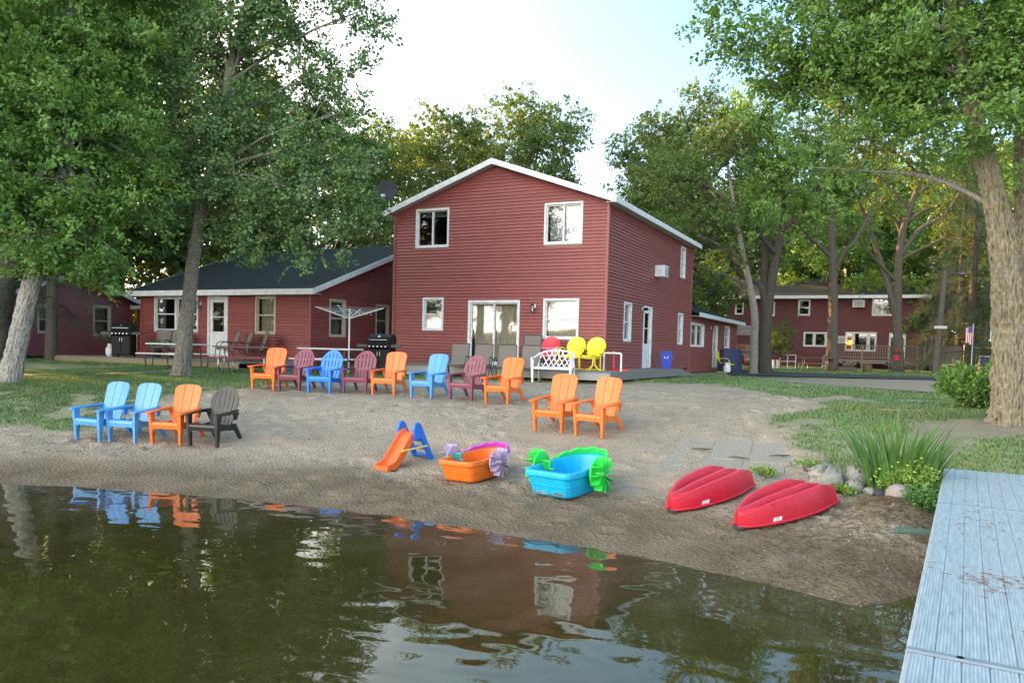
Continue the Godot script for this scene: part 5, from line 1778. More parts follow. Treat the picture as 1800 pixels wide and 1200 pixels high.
func kayak(label: String, at: Vector3, turn: float) -> void:
	# upside down; the bow points along +z
	var t := thing("kayak", label, "kayak", at, turn, "red kayaks upside down on the sand")
	var L := 1.42
	var hw := func(s: float) -> float:         # half width from stern (0) to bow (1)
		return 0.31 * pow(clampf(1.0 - pow(clampf((s - 0.30) / 0.70, 0, 1), 2.0), 0.0004, 1.0), 0.62) * lerpf(0.86, 1.0, smoothstep(0.0, 0.3, s))
	var hh := func(s: float) -> float:
		return 0.245 * (0.80 + 0.20 * smoothstep(0.0, 0.18, s)) * (1.0 - 0.22 * pow(s, 3.0))
	var f := func(u: float, v: float) -> Vector3:
		var s := clampf(v, 0.0, 1.0)
		var a := (u - 0.5) * 2.0
		var e := absf(a)
		var w: float = hw.call(s)
		var h: float = hh.call(s)
		var x: float
		var y: float
		if e > 0.72:
			var k := (e - 0.72) / 0.28            # the side: flares out towards the gunwale
			x = lerpf(0.80, 1.0, pow(k, 0.9))
			y = h * lerpf(0.62 + 0.92 * 0.32 * smoothstep(1.0, 0.70, s), 0.0, k) + h * 0.10 * sin(k * PI)
		else:
			var k := e / 0.72
			x = k * 0.80
			var ridge := exp(-pow(k / 0.24, 4.0)) * 0.13 + exp(-pow((k - 0.86) / 0.24, 4.0)) * 0.15
			var grow := smoothstep(1.0, 0.62, s) * (0.85 + 0.15 * smoothstep(0.0, 0.12, s))
			y = h * (0.56 + (0.92 * ridge / 0.15 * 0.44) * grow + 0.34 * (1.0 - grow) * (1.0 - 0.5 * k * k))
		return Vector3(signf(a) * x * w, y, (s - 0.5) * L)
	var st := mb()
	plate(st, f, 0.0, 1.0, 0.0, 1.0, 72, 56, 0.008)
	part("hull", st, M.kayak_red, t)
	st = mb()          # stern end
	var rim := []
	for k in 37: rim.append(f.call(k / 36.0, 0.0))
	for k in 36:
		tri(st, rim[k], rim[k + 1], Vector3(0, 0.0, -0.5 * L), Vector3(0, 0, -1))
	part("transom", st, M.kayak_red, t)
	st = mb()          # gunwale flange
	var g := []
	for k in 29:
		var s := k / 28.0
		g.append(Vector3(hw.call(s) + 0.008, 0.012, (s - 0.5) * L))
	for k in 29:
		var s := 1.0 - k / 28.0
		g.append(Vector3(-hw.call(s) - 0.008, 0.012, (s - 0.5) * L))
	g.append(g[0])
	tube(st, g, 0.016, 8, false)
	part("gunwale", st, M.kayak_red, t)
	st = mb()
	tube(st, bend([Vector3(-0.03, 0.02, 0.5 * L), Vector3(0.0, 0.03, 0.5 * L + 0.05), Vector3(0.06, 0.02, 0.5 * L + 0.07), Vector3(0.10, 0.012, 0.5 * L + 0.03)], 4), 0.014, 8)
	part("rope_handle", st, M.black_matt, t)
	# pale sticker on the flank towards the water
	st = mb()
	for q in [[0.70, 0.725], [0.73, 0.745], [0.75, 0.77]]:
		var sf := func(u: float, v: float) -> Vector3:
			var p: Vector3 = f.call(lerpf(0.965, 0.985, v) , lerpf(q[0], q[1], u) + 0.012 * v)
			return p + Vector3(0.007, 0.002, 0)
		plate(st, sf, 0, 1, 0, 1, 4, 2, 0.003)
	part("sticker", st, M.white, t)
	st = mb()
	for k in 2:
		var df := func(u: float, v: float) -> Vector3: return f.call(0.5 + (u - 0.5) * 0.05, 0.40 + 0.22 * k + v * 0.02) + Vector3(0, 0.006, 0)
		plate(st, df, 0, 1, 0, 1, 4, 2, 0.006)
	part("scupper", st, M.kayak_red, t)

func build_toys() -> void:
	build_slide()
	var z1 := 13.27
	paddle_boat("orange toy paddle boat with lilac wheels and a purple bow", Vector3(2.76, ground(2.85, 12.8) - 0.03, z1), -0.16, M.orange, M.purple, M.lilac, M.teal, 0.03, 0.93)
	paddle_boat("bright blue toy paddle boat with green wheels, scuffed at the stern", Vector3(4.15, ground(4.2, 13.0) - 0.03, 13.48), -0.19, M.cyan, M.lime, M.lime, M.lime, 0.0, 1.06)
	# scraped and muddy patches low on the blue boat's stern
	var boat: Node3D
	for o in get_children():
		if str(o.get_meta("label", "")).begins_with("bright blue toy"): boat = o
	var rr := RandomNumberGenerator.new()
	rr.seed = 77
	for k in 30:
		var y := rr.randf_range(0.035, 0.10) if k < 22 else rr.randf_range(0.10, 0.20)
		var x := rr.randf_range(-0.20, 0.22) if k < 22 else rr.randf_range(-0.18, 0.12)
		var z := lerpf(-0.086, -0.060, (y - 0.03) / 0.105) if y < 0.135 else lerpf(-0.052, -0.031, (y - 0.15) / 0.085) + 0.008
		var n := rr.randi_range(5, 8)
		var po := PackedVector2Array()
		var big := rr.randf_range(0.010, 0.030) if k < 22 else rr.randf_range(0.004, 0.010)
		for q in n:
			var a := TAU * q / n
			po.append(Vector2(cos(a) * 1.7, sin(a)) * big * rr.randf_range(0.4, 1.1))
		var fs := mb()
		prism(fs, po, 0.005, Transform3D(Basis(Vector3.RIGHT, 0.25), Vector3(x, y, z)))
		part("mud_patch", fs, M.weed_mud if k % 3 else M.stone, boat)
	kayak("red upside down kayak nearer the blue paddle boat", Vector3(5.88, ground(5.88, 12.76) + 0.035, 12.76), -0.32)
	kayak("red upside down kayak nearer the dock and the boulders", Vector3(6.77, ground(6.77, 13.14) + 0.035, 13.14), -0.47)
	for k in get_children():
		if k.get_meta("category", "") == "kayak": k.rotation = Vector3(0.12, k.rotation.y, 0.0)
	var t := thing("kayak", "tip of a blue kayak lying on the grass at the left edge", "kayak", Vector3(-9.65, ground(-9.65, 12.9), 12.9), 1.15)
	var st := mb()
	var f := func(u: float, v: float) -> Vector3:
		var a := u * TAU
		var w := 0.36 * sqrt(maxf(1.0 - pow(absf(2 * v - 1), 2.4), 0.0005))
		var y := sin(a)
		return Vector3(cos(a) * w, 0.15 + (y * 0.12 if y > 0 else y * 0.15) * (0.3 + w / 0.36 * 0.7), (v - 0.5) * 2.4)
	plate(st, f, 0, 1, 0, 1, 24, 30, 0.006)
	part("hull", st, M.tub_blue, t)
	st = mb()
	var g := []
	for k in 33:
		var a := TAU * k / 32.0
		g.append(Vector3(cos(a) * 0.21, 0.272, sin(a) * 0.42))
	tube(st, g, 0.02, 8, false)
	part("cockpit_rim", st, M.black_matt, t)

# ---------------------------------------------------------------- dock
func build_dock() -> void:
	var t := thing("dock", "pale aluminium dock of ribbed planks running into the water", "dock", Vector3(8.245, -0.80, 13.6), -0.068)
	# local +z runs out over the water; x 0..1.25 across
	var W := 1.32
	var runs := [[-2.75, -0.004, 0.0], [0.004, 4.286, 0.0], [4.294, 8.6, -0.008]]
	var k := 0
	for r in runs:
		var st := mb()
		for x in [0.02, W - 0.02]:
			box(st, Vector3(x, -0.075 + r[2], (r[0] + r[1]) / 2), Vector3(0.045, 0.15, r[1] - r[0]), 0.006)
		for z in [r[0] + 0.04, r[1] - 0.04]:
			box(st, Vector3(W / 2, -0.085 + r[2], z), Vector3(W - 0.09, 0.11, 0.045), 0.004)
		var s := part("dock_section", st, M.alu, t)
		var n := 12
		var pw := (W - 0.02) / n
		for i in n:
			st = mb()
			var x := 0.01 + pw * (i + 0.5)
			box(st, Vector3(x, -0.010 + r[2], (r[0] + r[1]) / 2), Vector3(pw - 0.0018, 0.034, r[1] - r[0] - 0.002), 0.004)
			for q in 7:        # fine non slip ribs
				box(st, Vector3(x - pw * 0.42 + pw * 0.14 * q, 0.0085 + r[2], (r[0] + r[1]) / 2), Vector3(0.005, 0.005, r[1] - r[0] - 0.06))
			part("plank", st, M.alu, s)
	for q in [[0.0, 0.016], [4.29, 0.016]]:
		var sb := mb()
		box(sb, Vector3(W / 2, 0.006, q[0]), Vector3(W, q[1], 0.05), 0.005)
		part("seam_bar", sb, M.seam, t)
	for z in [0.35, 4.15, 4.55]:
		for x in [0.12, W - 0.12]:
			var st := mb()
			tube(st, [Vector3(x, -0.04, z), Vector3(x, -1.25, z)], 0.03, 10)
			part("dock_leg", st, M.steel, t)
	var st := mb()
	for q in [[0.40, -0.0], [0.85, 0.0], [0.22, 4.29], [0.9, 4.29]]:
		tube(st, [Vector3(q[0], 0.0, q[1]), Vector3(q[0], 0.014, q[1])], 0.018, 8)
	part("seam_bolt", st, M.alu, t)
	# pine needles and bits of bark lying on it
	var xfs := []
	for i in 150:
		var c := rng.randf() < 0.75
		var z := rng.randfn(2.75, 0.16) if i < 70 else (rng.randfn(0.75, 0.3) if i < 110 else rng.randf_range(-2.5, 6.0))
		var x := clampf(rng.randfn(0.42, 0.16) if i < 110 else rng.randf_range(0.05, 1.25), 0.03, W - 0.03)
		xfs.append(Transform3D(Basis(Vector3.UP, rng.randf() * TAU) * Basis.from_scale(Vector3(0.7, 1, rng.randf_range(0.25, 0.9))), t.transform * Vector3(x, 0.016, z)))
	var nm := mb()
	beam(nm, Vector3(-0.003, 0, -0.03), Vector3(0.004, 0.002, 0.035), 0.004, 0.003)
	tag(scatter("pine_needles", nm.commit(), mat(lin(0.16, 0.07, 0.05), 0.9), xfs, [], self), "brown needles and bark bits scattered on the dock", "litter")
	var b := thing("plank", "weathered green board sticking out from under the dock onto the sand", "board", Vector3(8.12, -1.08, 13.62), 0.25)
	st = mb()
	box(st, Vector3(-0.02, 0, 0), Vector3(0.42, 0.045, 0.10), 0.008)
	part("board", st, M.green_board, b)

# ---------------------------------------------------------------- plants
# a twig with n leaves; shape 0 round, 1 oval, 2 narrow
func leaf_cluster(n: int, len: float, wid: float, spread: float, droop: float, sd: int, fine := true) -> ArrayMesh:
	var r := RandomNumberGenerator.new()
	r.seed = sd
	var st := mb()
	var tip := Vector3(spread, -droop * spread * 0.6, 0)
	var w := Vector3(0, 0.004, 0)
	tri(st, -tip * 0.3 - w, -tip * 0.3 + w, tip, Vector3(0, 0, 1))
	for i in n:
		var t := float(i) / n
		var base := (tip * (t * 1.3 - 0.3)) + Vector3(r.randfn(0, 0.12), r.randfn(0, 0.12), r.randfn(0, 0.16)) * spread
		var d := Vector3(r.randf_range(-0.3, 1.0), r.randf_range(-0.5, 0.6) - droop, r.randf_range(-1.0, 1.0)).normalized()
		var side := d.cross(Vector3(r.randf_range(-0.6, 0.6), 1, r.randf_range(-0.6, 0.6))).normalized()
		var up := side.cross(d).normalized()
		var l := len * r.randf_range(0.75, 1.2)
		var h := wid * r.randf_range(0.8, 1.15) * 0.5
		var fold := up * h * 0.45
		var e := base + d * l
		var ml := base + d * l * 0.42
		if fine:
			var a := base + d * l * 0.28
			var b := base + d * l * 0.66
			for s in [-1.0, 1.0]:
				var p1: Vector3 = a + side * s * h * 0.86 + fold
				var p2: Vector3 = b + side * s * h * 0.92 + fold * 0.9
				var nn := (p1 - base).cross(e - base).normalized()
				if nn.dot(up) < 0: nn = -nn
				tri(st, base, p1, p2, nn)
				tri(st, base, p2, e, nn)
		else:
			for s in [-1.0, 1.0]:
				var p1: Vector3 = ml + side * s * h + fold
				var nn := (p1 - base).cross(e - base).normalized()
				if nn.dot(up) < 0: nn = -nn
				tri(st, base, p1, e, nn)
	return st.commit()

func trunk_part(t: Node3D, called: String, pts: Array, rad: Array, m: Material, sides := 14, steps := 5, rough := 0.06, flare := 0.0, furrows := 1.6) -> void:
	var path := bend(pts, steps)
	var st := mb()
	var rings := []
	var x := Vector3.ZERO
	var n := path.size()
	for i in n:
		var d: Vector3 = (path[mini(i + 1, n - 1)] - path[maxi(i - 1, 0)]).normalized()
		if x == Vector3.ZERO: x = d.cross(Vector3.FORWARD).normalized()
		x = (x - d * x.dot(d)).normalized()
		var y := d.cross(x)
		var k := float(i) / steps
		var j := mini(int(k), rad.size() - 2)
		var r := lerpf(rad[j], rad[j + 1], clampf(k - j, 0, 1))
		var ring := []
		for q in sides:
			var a := TAU * q / sides
			var o := x * cos(a) + y * sin(a)
			var fl := 0.0
			if flare > 0.0:
				var hgt: float = (path[i] - path[0]).length()
				fl = flare * exp(-hgt / 0.35) * (0.55 + 0.45 * cos(a * 5.0 + 1.0))
			var p: Vector3 = path[i] + o * r
			var tw := o.rotated(Vector3.UP, 0.25 * sin(p.y * 1.3))
			var ns := -0.45 + 2.2 * absf(n_fine.get_noise_3d(tw.x * furrows + pts[0].x, p.y * 0.55, tw.z * furrows)) + 0.9 * n_mid.get_noise_3d(o.x * r * 3.0, p.y * 1.2 + pts[0].z, o.z * r * 3.0)
			ring.append(path[i] + o * r * (1.0 + fl / maxf(r, 0.05) * 0.5 + rough * ns * 1.6))
		rings.append(ring)
	var nrm := []
	for i in n:
		var row := []
		for q in sides:
			var a: Vector3 = rings[i][(q + 1) % sides] - rings[i][(q + sides - 1) % sides]
			var b: Vector3 = rings[mini(i + 1, n - 1)][q] - rings[maxi(i - 1, 0)][q]
			var v := a.cross(b).normalized()
			if v.dot(rings[i][q] - path[i]) < 0: v = -v
			row.append(v)
		nrm.append(row)
	for i in n - 1:
		for q in sides:
			var l := (q + 1) % sides
			tri_n(st, [rings[i][q], rings[i][l], rings[i + 1][l]], [nrm[i][q], nrm[i][l], nrm[i + 1][l]])
			tri_n(st, [rings[i][q], rings[i + 1][l], rings[i + 1][q]], [nrm[i][q], nrm[i + 1][l], nrm[i + 1][q]])
	part(called, st, m, t)

func on_path(pts: Array, y: float) -> Vector3:
	for i in pts.size() - 1:
		if pts[i + 1].y >= y and pts[i].y <= y:
			return pts[i].lerp(pts[i + 1], (y - pts[i].y) / maxf(pts[i + 1].y - pts[i].y, 0.01))
	return pts[-1] if y > pts[-1].y else pts[0]

# blobs: [centre, radius]; clusters of leaves fill them unevenly, limbs reach for them
func crown(t: Node3D, trunk: Array, blobs: Array, density: float, cluster: Mesh, m: Material, bark: Material, sd: int, gap := -0.12, limb_r := 0.035, size := 1.0, tone := 0.25, limbs := true, low := 0.0, least := 0.0) -> void:
	var r := RandomNumberGenerator.new()
	r.seed = sd
	var base := t.position
	var xfs := []
	var cols := []
	var twigs := mb()
	for b in blobs:
		var c: Vector3 = b[0] - base
		var rad: float = b[1]
		if limbs and trunk and rad >= least:
			var horiz := Vector2(c.x, c.z).distance_to(Vector2(trunk[-1].x, trunk[-1].z))
			var root := on_path(trunk, maxf(c.y - 0.55 * horiz - 0.3 * rad, low + (0.25 + 1.1 * r.randf()) * rad))
			var mid := root.lerp(c, 0.5) + Vector3(r.randfn(0, 0.2), 0.22 * horiz * 0.4 + r.randfn(0, 0.1), r.randfn(0, 0.2))
			var lr := limb_r * clampf(0.5 + rad * 0.5, 0.5, 1.6)
			trunk_part(t, "limb", [root, mid, c], [lr * 1.5, lr, lr * 0.45], bark, 8, 4, 0.05)
			for k in int(3 + rad * 4.0):
				var o := Vector3(r.randfn(), r.randfn() * 0.7, r.randfn()).normalized() * rad * 0.95
				var s0 := mid.lerp(c, r.randf_range(0.4, 1.0))
				tube(twigs, [s0, s0.lerp(c + o, 0.5) + Vector3(r.randfn(0, 0.08), 0.08, r.randfn(0, 0.08)) * rad, c + o], [lr * 0.35, lr * 0.2, lr * 0.08], 5, false)
		var vol := 4.19 * rad * rad * rad
		var n := int(vol * density * 1.15)
		var lobes := []
		for k in 7: lobes.append(Vector3(r.randfn(), r.randfn() * 0.8, r.randfn()).normalized())
		for k in n:
			var d := Vector3(r.randfn(), r.randfn(), r.randfn()).normalized()
			var q := pow(r.randf(), 0.45)
			var bulge := 0.0
			for l in lobes: bulge = maxf(bulge, d.dot(l))
			var p: Vector3 = c + d * rad * q * (0.62 + 0.55 * bulge * bulge) * Vector3(1, 0.85, 1)
			var w := p + base
			if n_mid.get_noise_3d(w.x * 1.6 / size, w.y * 1.9 / size, w.z * 1.6 / size) < gap: continue
			var bs := Basis(Vector3.UP, atan2(-d.z, d.x) + r.randfn(0, 0.9)) * Basis(Vector3.BACK, r.randfn(-0.1, 0.45)) * Basis(Vector3.RIGHT, r.randf() * TAU)
			xfs.append(Transform3D(bs * Basis.from_scale(Vector3.ONE * size * r.randf_range(0.6, 1.35)), p))
			var g := 1.0 + r.randfn(0, tone * 0.5)
			var yel := clampf(r.randfn(0, tone * 0.35), -0.3, 0.6)
			cols.append(Color(g * (1.0 + yel), g * (1.0 + yel * 0.35), g * (1.0 - yel * 0.4)))
	scatter("crown", cluster, m, xfs, cols, t)
	if limbs and trunk: part("twigs", twigs, bark, t, "stuff")

func leaf_bush(t: Node3D, c: Vector3, rad: Vector3, n: int, m: Material, size: float, called := "foliage") -> void:
	var r := RandomNumberGenerator.new()
	r.seed = n * 31 + int(c.x * 10.0)
	var xfs := []
	var cols := []
	var stems := mb()
	for k in n:
		var d := Vector3(r.randfn(), r.randfn(), r.randfn()).normalized() * pow(r.randf(), 0.5)
		var p := c + d * rad
		xfs.append(Transform3D(Basis(Vector3.UP, atan2(-d.z, d.x) + r.randfn(0, 0.6)) * Basis(Vector3.BACK, r.randfn(0.35, 0.4)) * Basis(Vector3.RIGHT, r.randf() * TAU) * Basis.from_scale(Vector3.ONE * size * r.randf_range(0.7, 1.2)), p))
		var g := 1.0 + r.randfn(0, 0.14)
		cols.append(Color(g, g, g * 0.95))
		if k % 3 == 0:
			tube(stems, [Vector3(c.x * 0.4 + d.x * 0.1, maxf(c.y - rad.y, -0.1) - 0.05, c.z * 0.4 + d.z * 0.1), p], [0.008, 0.003], 4, false)
	scatter(called, C.bush, m, xfs, cols, t)
	part("stems", stems, M.bark_mid, t, "stuff")

var C := {}

func make_clusters() -> void:
	C.maple = leaf_cluster(15, 0.105, 0.062, 0.30, 0.25, 11)
	C.cotton = leaf_cluster(14, 0.080, 0.074, 0.30, 0.45, 12)
	C.elm = leaf_cluster(15, 0.095, 0.046, 0.30, 0.40, 13)
	C.back = leaf_cluster(14, 0.17, 0.11, 0.46, 0.30, 14, false)
	C.bush = leaf_cluster(12, 0.075, 0.036, 0.17, 0.0, 15)
	C.spruce = leaf_cluster(34, 0.085, 0.012, 0.42, 0.15, 16, false)

func tree_root(called: String, label: String, at: Vector3, group := "") -> Node3D:
	return thing(called, label, "tree", at, 0.0, group)

func rel(pts: Array, base: Vector3) -> Array:
	var out := []
	for p in pts: out.append(p - base)
	return out

func build_near_trees() -> void:
	# the leaning maple at the left edge
	var at := Vector3(-9.55, -0.55, 11.63)
	var t := tree_root("maple_tree", "pale barked leaning tree trunk rising from the lawn at the left edge", at)
	var tr := rel([at, Vector3(-9.42, 0.5, 11.5), Vector3(-9.16, 1.94, 11.3), Vector3(-9.05, 3.1, 10.8), Vector3(-9.6, 5.4, 10.3), Vector3(-10.2, 8.0, 9.8), Vector3(-10.5, 10.5, 9.6)], at)
	trunk_part(t, "trunk", tr, [0.22, 0.185, 0.165, 0.14, 0.11, 0.085, 0.045], M.bark_pale, 96, 20, 0.08, 0.10, 1.7)
	crown(t, tr, [[Vector3(-8.6, 2.5, 11.8), 1.25], [Vector3(-8.0, 2.4, 10.9), 1.0], [Vector3(-7.6, 2.0, 10.5), 0.6], [Vector3(-9.2, 3.8, 11.3), 1.6], [Vector3(-8.2, 3.4, 10.2), 1.2], [Vector3(-10.3, 5.4, 11.1), 1.9], [Vector3(-9.2, 5.3, 10.1), 1.7], [Vector3(-8.2, 4.6, 9.0), 1.0], [Vector3(-10.9, 7.3, 10.2), 2.0], [Vector3(-9.6, 7.4, 9.0), 1.6], [Vector3(-10.9, 3.8, 12.1), 1.7], [Vector3(-12.4, 6.7, 11.5), 2.3], [Vector3(-11.2, 9.7, 9.7), 2.3], [Vector3(-10.0, 10.2, 8.0), 1.9]], 42.0, C.maple, M.leaf_maple, M.bark_maple, 101, -0.10, 0.045, 1.0, 0.25, true, 4.2)
	# cottonwood in front of the low cabin
	at = Vector3(-8.67, -0.42, 7.83)
	t = tree_root("cottonwood_tree", "tall cottonwood with straight grey trunk on the lawn before the low cabin", at)
	tr = rel([at, Vector3(-8.56, 1.6, 7.7), Vector3(-8.44, 3.46, 7.52), Vector3(-8.21, 4.93, 7.33), Vector3(-8.1, 7.68, 6.8), Vector3(-7.91, 10.2, 6.24), Vector3(-7.94, 12.6, 5.7)], at)
	trunk_part(t, "trunk", tr, [0.206, 0.155, 0.142, 0.129, 0.107, 0.0774, 0.0344], M.bark_maple, 80, 18, 0.10, 0.16, 1.5)
	crown(t, tr, [[Vector3(-7.4, 4.4, 7.5), 1.1], [Vector3(-6.0, 4.4, 7.0), 1.2], [Vector3(-5.4, 5.6, 6.5), 1.0], [Vector3(-7.2, 6.1, 6.8), 1.2], [Vector3(-4.7, 5.1, 6.1), 0.8], [Vector3(-6.1, 3.0, 7.5), 0.75], [Vector3(-5.0, 3.2, 6.9), 0.7], [Vector3(-4.4, 3.9, 6.2), 0.7], [Vector3(-8.7, 4.9, 7.6), 0.95], [Vector3(-9.5, 3.9, 7.5), 0.6], [Vector3(-5.8, 7.5, 6.0), 0.9], [Vector3(-4.8, 7.8, 5.5), 0.5], [Vector3(-4.5, 8.6, 5.3), 0.45], [Vector3(-4.9, 9.2, 5.4), 0.8], [Vector3(-7.0, 8.7, 6.0), 1.1], [Vector3(-8.7, 8.2, 6.3), 1.1], [Vector3(-5.9, 10.7, 5.3), 1.3], [Vector3(-7.8, 10.9, 6.3), 1.5], [Vector3(-5.3, 2.45, 7.4), 0.36], [Vector3(-6.4, 2.45, 7.8), 0.34], [Vector3(-4.6, 2.65, 6.8), 0.34], [Vector3(-9.4, 7.3, 7.2), 0.9], [Vector3(-7.5, 8.3, 7.2), 0.8], [Vector3(-7.8, 7.1, 7.5), 0.75], [Vector3(-8.6, 8.7, 7.4), 0.9], [Vector3(-7.1, 9.2, 6.6), 0.9], [Vector3(-7.0, 5.7, 7.4), 0.7], [Vector3(-6.8, 2.8, 7.6), 0.5], [Vector3(-5.5, 2.8, 7.2), 0.55], [Vector3(-4.5, 3.1, 6.7), 0.6], [Vector3(-4.3, 3.3, 6.6), 0.45], [Vector3(-5.1, 4.1, 6.7), 0.8], [Vector3(-4.5, 4.4, 6.6), 0.54], [Vector3(-5.0, 6.4, 6.1), 0.8], [Vector3(-6.1, 3.8, 7.5), 0.8], [Vector3(-7.5, 3.4, 7.6), 0.6], [Vector3(-8.5, 5.9, 7.4), 0.9]], 44.0, C.cotton, M.leaf_cotton, M.bark_maple, 102, -0.08, 0.034, 1.0, 0.25, true, 4.4, 0.75)
	# elm at the right edge, two stems
	at = Vector3(9.54, -0.50, 7.5)
	t = tree_root("elm_tree", "massive lichen stained tree trunk at the right edge above the dock", at)
	tr = rel([at, Vector3(9.43, 0.87, 7.49), Vector3(9.25, 2.19, 7.62), Vector3(9.04, 3.23, 7.78), Vector3(8.70, 4.33, 8.04), Vector3(8.45, 5.4, 8.2), Vector3(8.15, 6.8, 8.5)], at)
	trunk_part(t, "trunk", tr, [0.319, 0.235, 0.189, 0.151, 0.122, 0.0924, 0.0504], M.bark_elm, 128, 26, 0.11, 0.24, 1.9)
	var t2 := rel([Vector3(9.62, -0.3, 7.2), Vector3(9.63, 1.2, 6.9), Vector3(9.60, 3.0, 6.7), Vector3(9.55, 4.8, 6.6), Vector3(9.8, 7.0, 6.8)], at)
	trunk_part(t, "trunk", t2, [0.255, 0.178, 0.145, 0.111, 0.068], M.bark_elm, 96, 20, 0.11, 0.12, 1.7)
	trunk_part(t, "limb", rel([Vector3(9.0, 3.0, 7.75), Vector3(8.2, 3.55, 7.3), Vector3(7.2, 3.8, 7.0), Vector3(6.3, 3.95, 6.9)], at), [0.05, 0.035, 0.02, 0.008], M.bark_grey, 8, 5)
	crown(t, tr, [[Vector3(4.9, 5.8, 9.1), 0.42], [Vector3(5.5, 5.5, 8.9), 0.62], [Vector3(6.2, 5.5, 9.1), 0.75], [Vector3(6.9, 5.2, 8.8), 0.75], [Vector3(7.5, 5.4, 8.4), 0.85], [Vector3(8.2, 5.6, 8.1), 0.85], [Vector3(8.9, 5.1, 8.3), 0.75], [Vector3(9.4, 5.4, 8.1), 0.95], [Vector3(9.3, 4.1, 8.6), 0.45], [Vector3(8.8, 4.7, 7.3), 0.55], [Vector3(7.8, 4.6, 7.7), 0.55], [Vector3(6.9, 4.6, 8.2), 0.5], [Vector3(6.1, 4.9, 8.4), 0.5], [Vector3(5.2, 6.6, 9.0), 0.75], [Vector3(6.6, 6.6, 8.8), 0.95], [Vector3(7.7, 6.6, 8.3), 1.05], [Vector3(8.9, 6.4, 8.3), 1.15], [Vector3(10.2, 5.1, 7.8), 1.1], [Vector3(9.85, 3.6, 8.5), 0.5], [Vector3(7.2, 5.9, 8.4), 0.8], [Vector3(8.0, 5.0, 8.2), 0.7], [Vector3(6.5, 5.0, 8.3), 0.6], [Vector3(7.4, 4.7, 8.6), 0.55], [Vector3(8.5, 4.0, 7.0), 0.45], [Vector3(9.0, 3.5, 7.0), 0.4], [Vector3(5.9, 5.2, 8.2), 0.5], [Vector3(8.6, 5.6, 7.6), 0.8], [Vector3(8.6, 4.7, 8.4), 0.6], [Vector3(8.2, 4.3, 7.9), 0.5], [Vector3(8.0, 5.2, 8.8), 0.6], [Vector3(9.3, 4.7, 8.1), 0.55], [Vector3(7.5, 4.9, 8.0), 0.6], [Vector3(8.3, 4.0, 8.1), 0.38], [Vector3(7.5, 4.2, 8.5), 0.42], [Vector3(9.1, 3.3, 8.5), 0.36], [Vector3(8.9, 3.8, 8.3), 0.36], [Vector3(7.8, 4.9, 8.3), 0.5], [Vector3(7.0, 4.8, 8.5), 0.5], [Vector3(6.2, 5.2, 8.8), 0.5], [Vector3(8.3, 5.0, 7.8), 0.5], [Vector3(7.1, 3.75, 7.0), 0.32], [Vector3(6.4, 3.85, 6.9), 0.36], [Vector3(9.05, 4.0, 9.0), 0.42], [Vector3(9.5, 3.3, 8.9), 0.36], [Vector3(8.3, 4.1, 8.7), 0.42], [Vector3(7.6, 4.3, 8.6), 0.4]], 90.0, C.elm, M.leaf_elm, M.bark_grey, 103, -0.16, 0.028, 0.85, 0.25, true, 4.1, 0.62)
	# dark old trunk and spruce by the left cabin
	at = Vector3(-21.0, -0.4, 5.4)
	t = tree_root("old_tree", "thick dark trunk behind the leaning pale trunk at the left", at)
	tr = rel([at, Vector3(-20.9, 1.5, 5.3), Vector3(-20.6, 4.0, 5.0), Vector3(-20.8, 8.0, 4.6), Vector3(-20.2, 13.0, 4.0)], at)
	trunk_part(t, "trunk", tr, [0.55, 0.42, 0.38, 0.30, 0.12], M.bark_mid, 28, 9, 0.09, 0.25)
	crown(t, tr, [[Vector3(-20, 6.5, 6), 2.2], [Vector3(-22, 8.5, 5), 2.6], [Vector3(-18.5, 9.5, 4), 2.5], [Vector3(-21, 12, 3), 3.0], [Vector3(-18, 13, 2), 2.6], [Vector3(-24, 11.5, 4), 2.6], [Vector3(-16.6, 7.4, 3.2), 1.7], [Vector3(-23.5, 5.5, 6.5), 1.8]], 14.0, C.back, M.leaf_maple, M.bark_dark, 104, -0.05, 0.09, 1.0)
	at = Vector3(-19.6, -0.35, 4.2)
	t = tree_root("spruce_tree", "slim spruce trunk with drooping dark needle branches before the left cabin", at)
	tr = rel([at, Vector3(-19.5, 3.0, 4.2), Vector3(-19.5, 7.0, 4.1), Vector3(-19.4, 12.0, 4.0)], at)
	trunk_part(t, "trunk", tr, [0.21, 0.17, 0.12, 0.03], M.bark_mid, 20, 8, 0.06, 0.06)
	spruce_boughs(t, tr, 1.7, 12.0, 2.3, 105, 46)

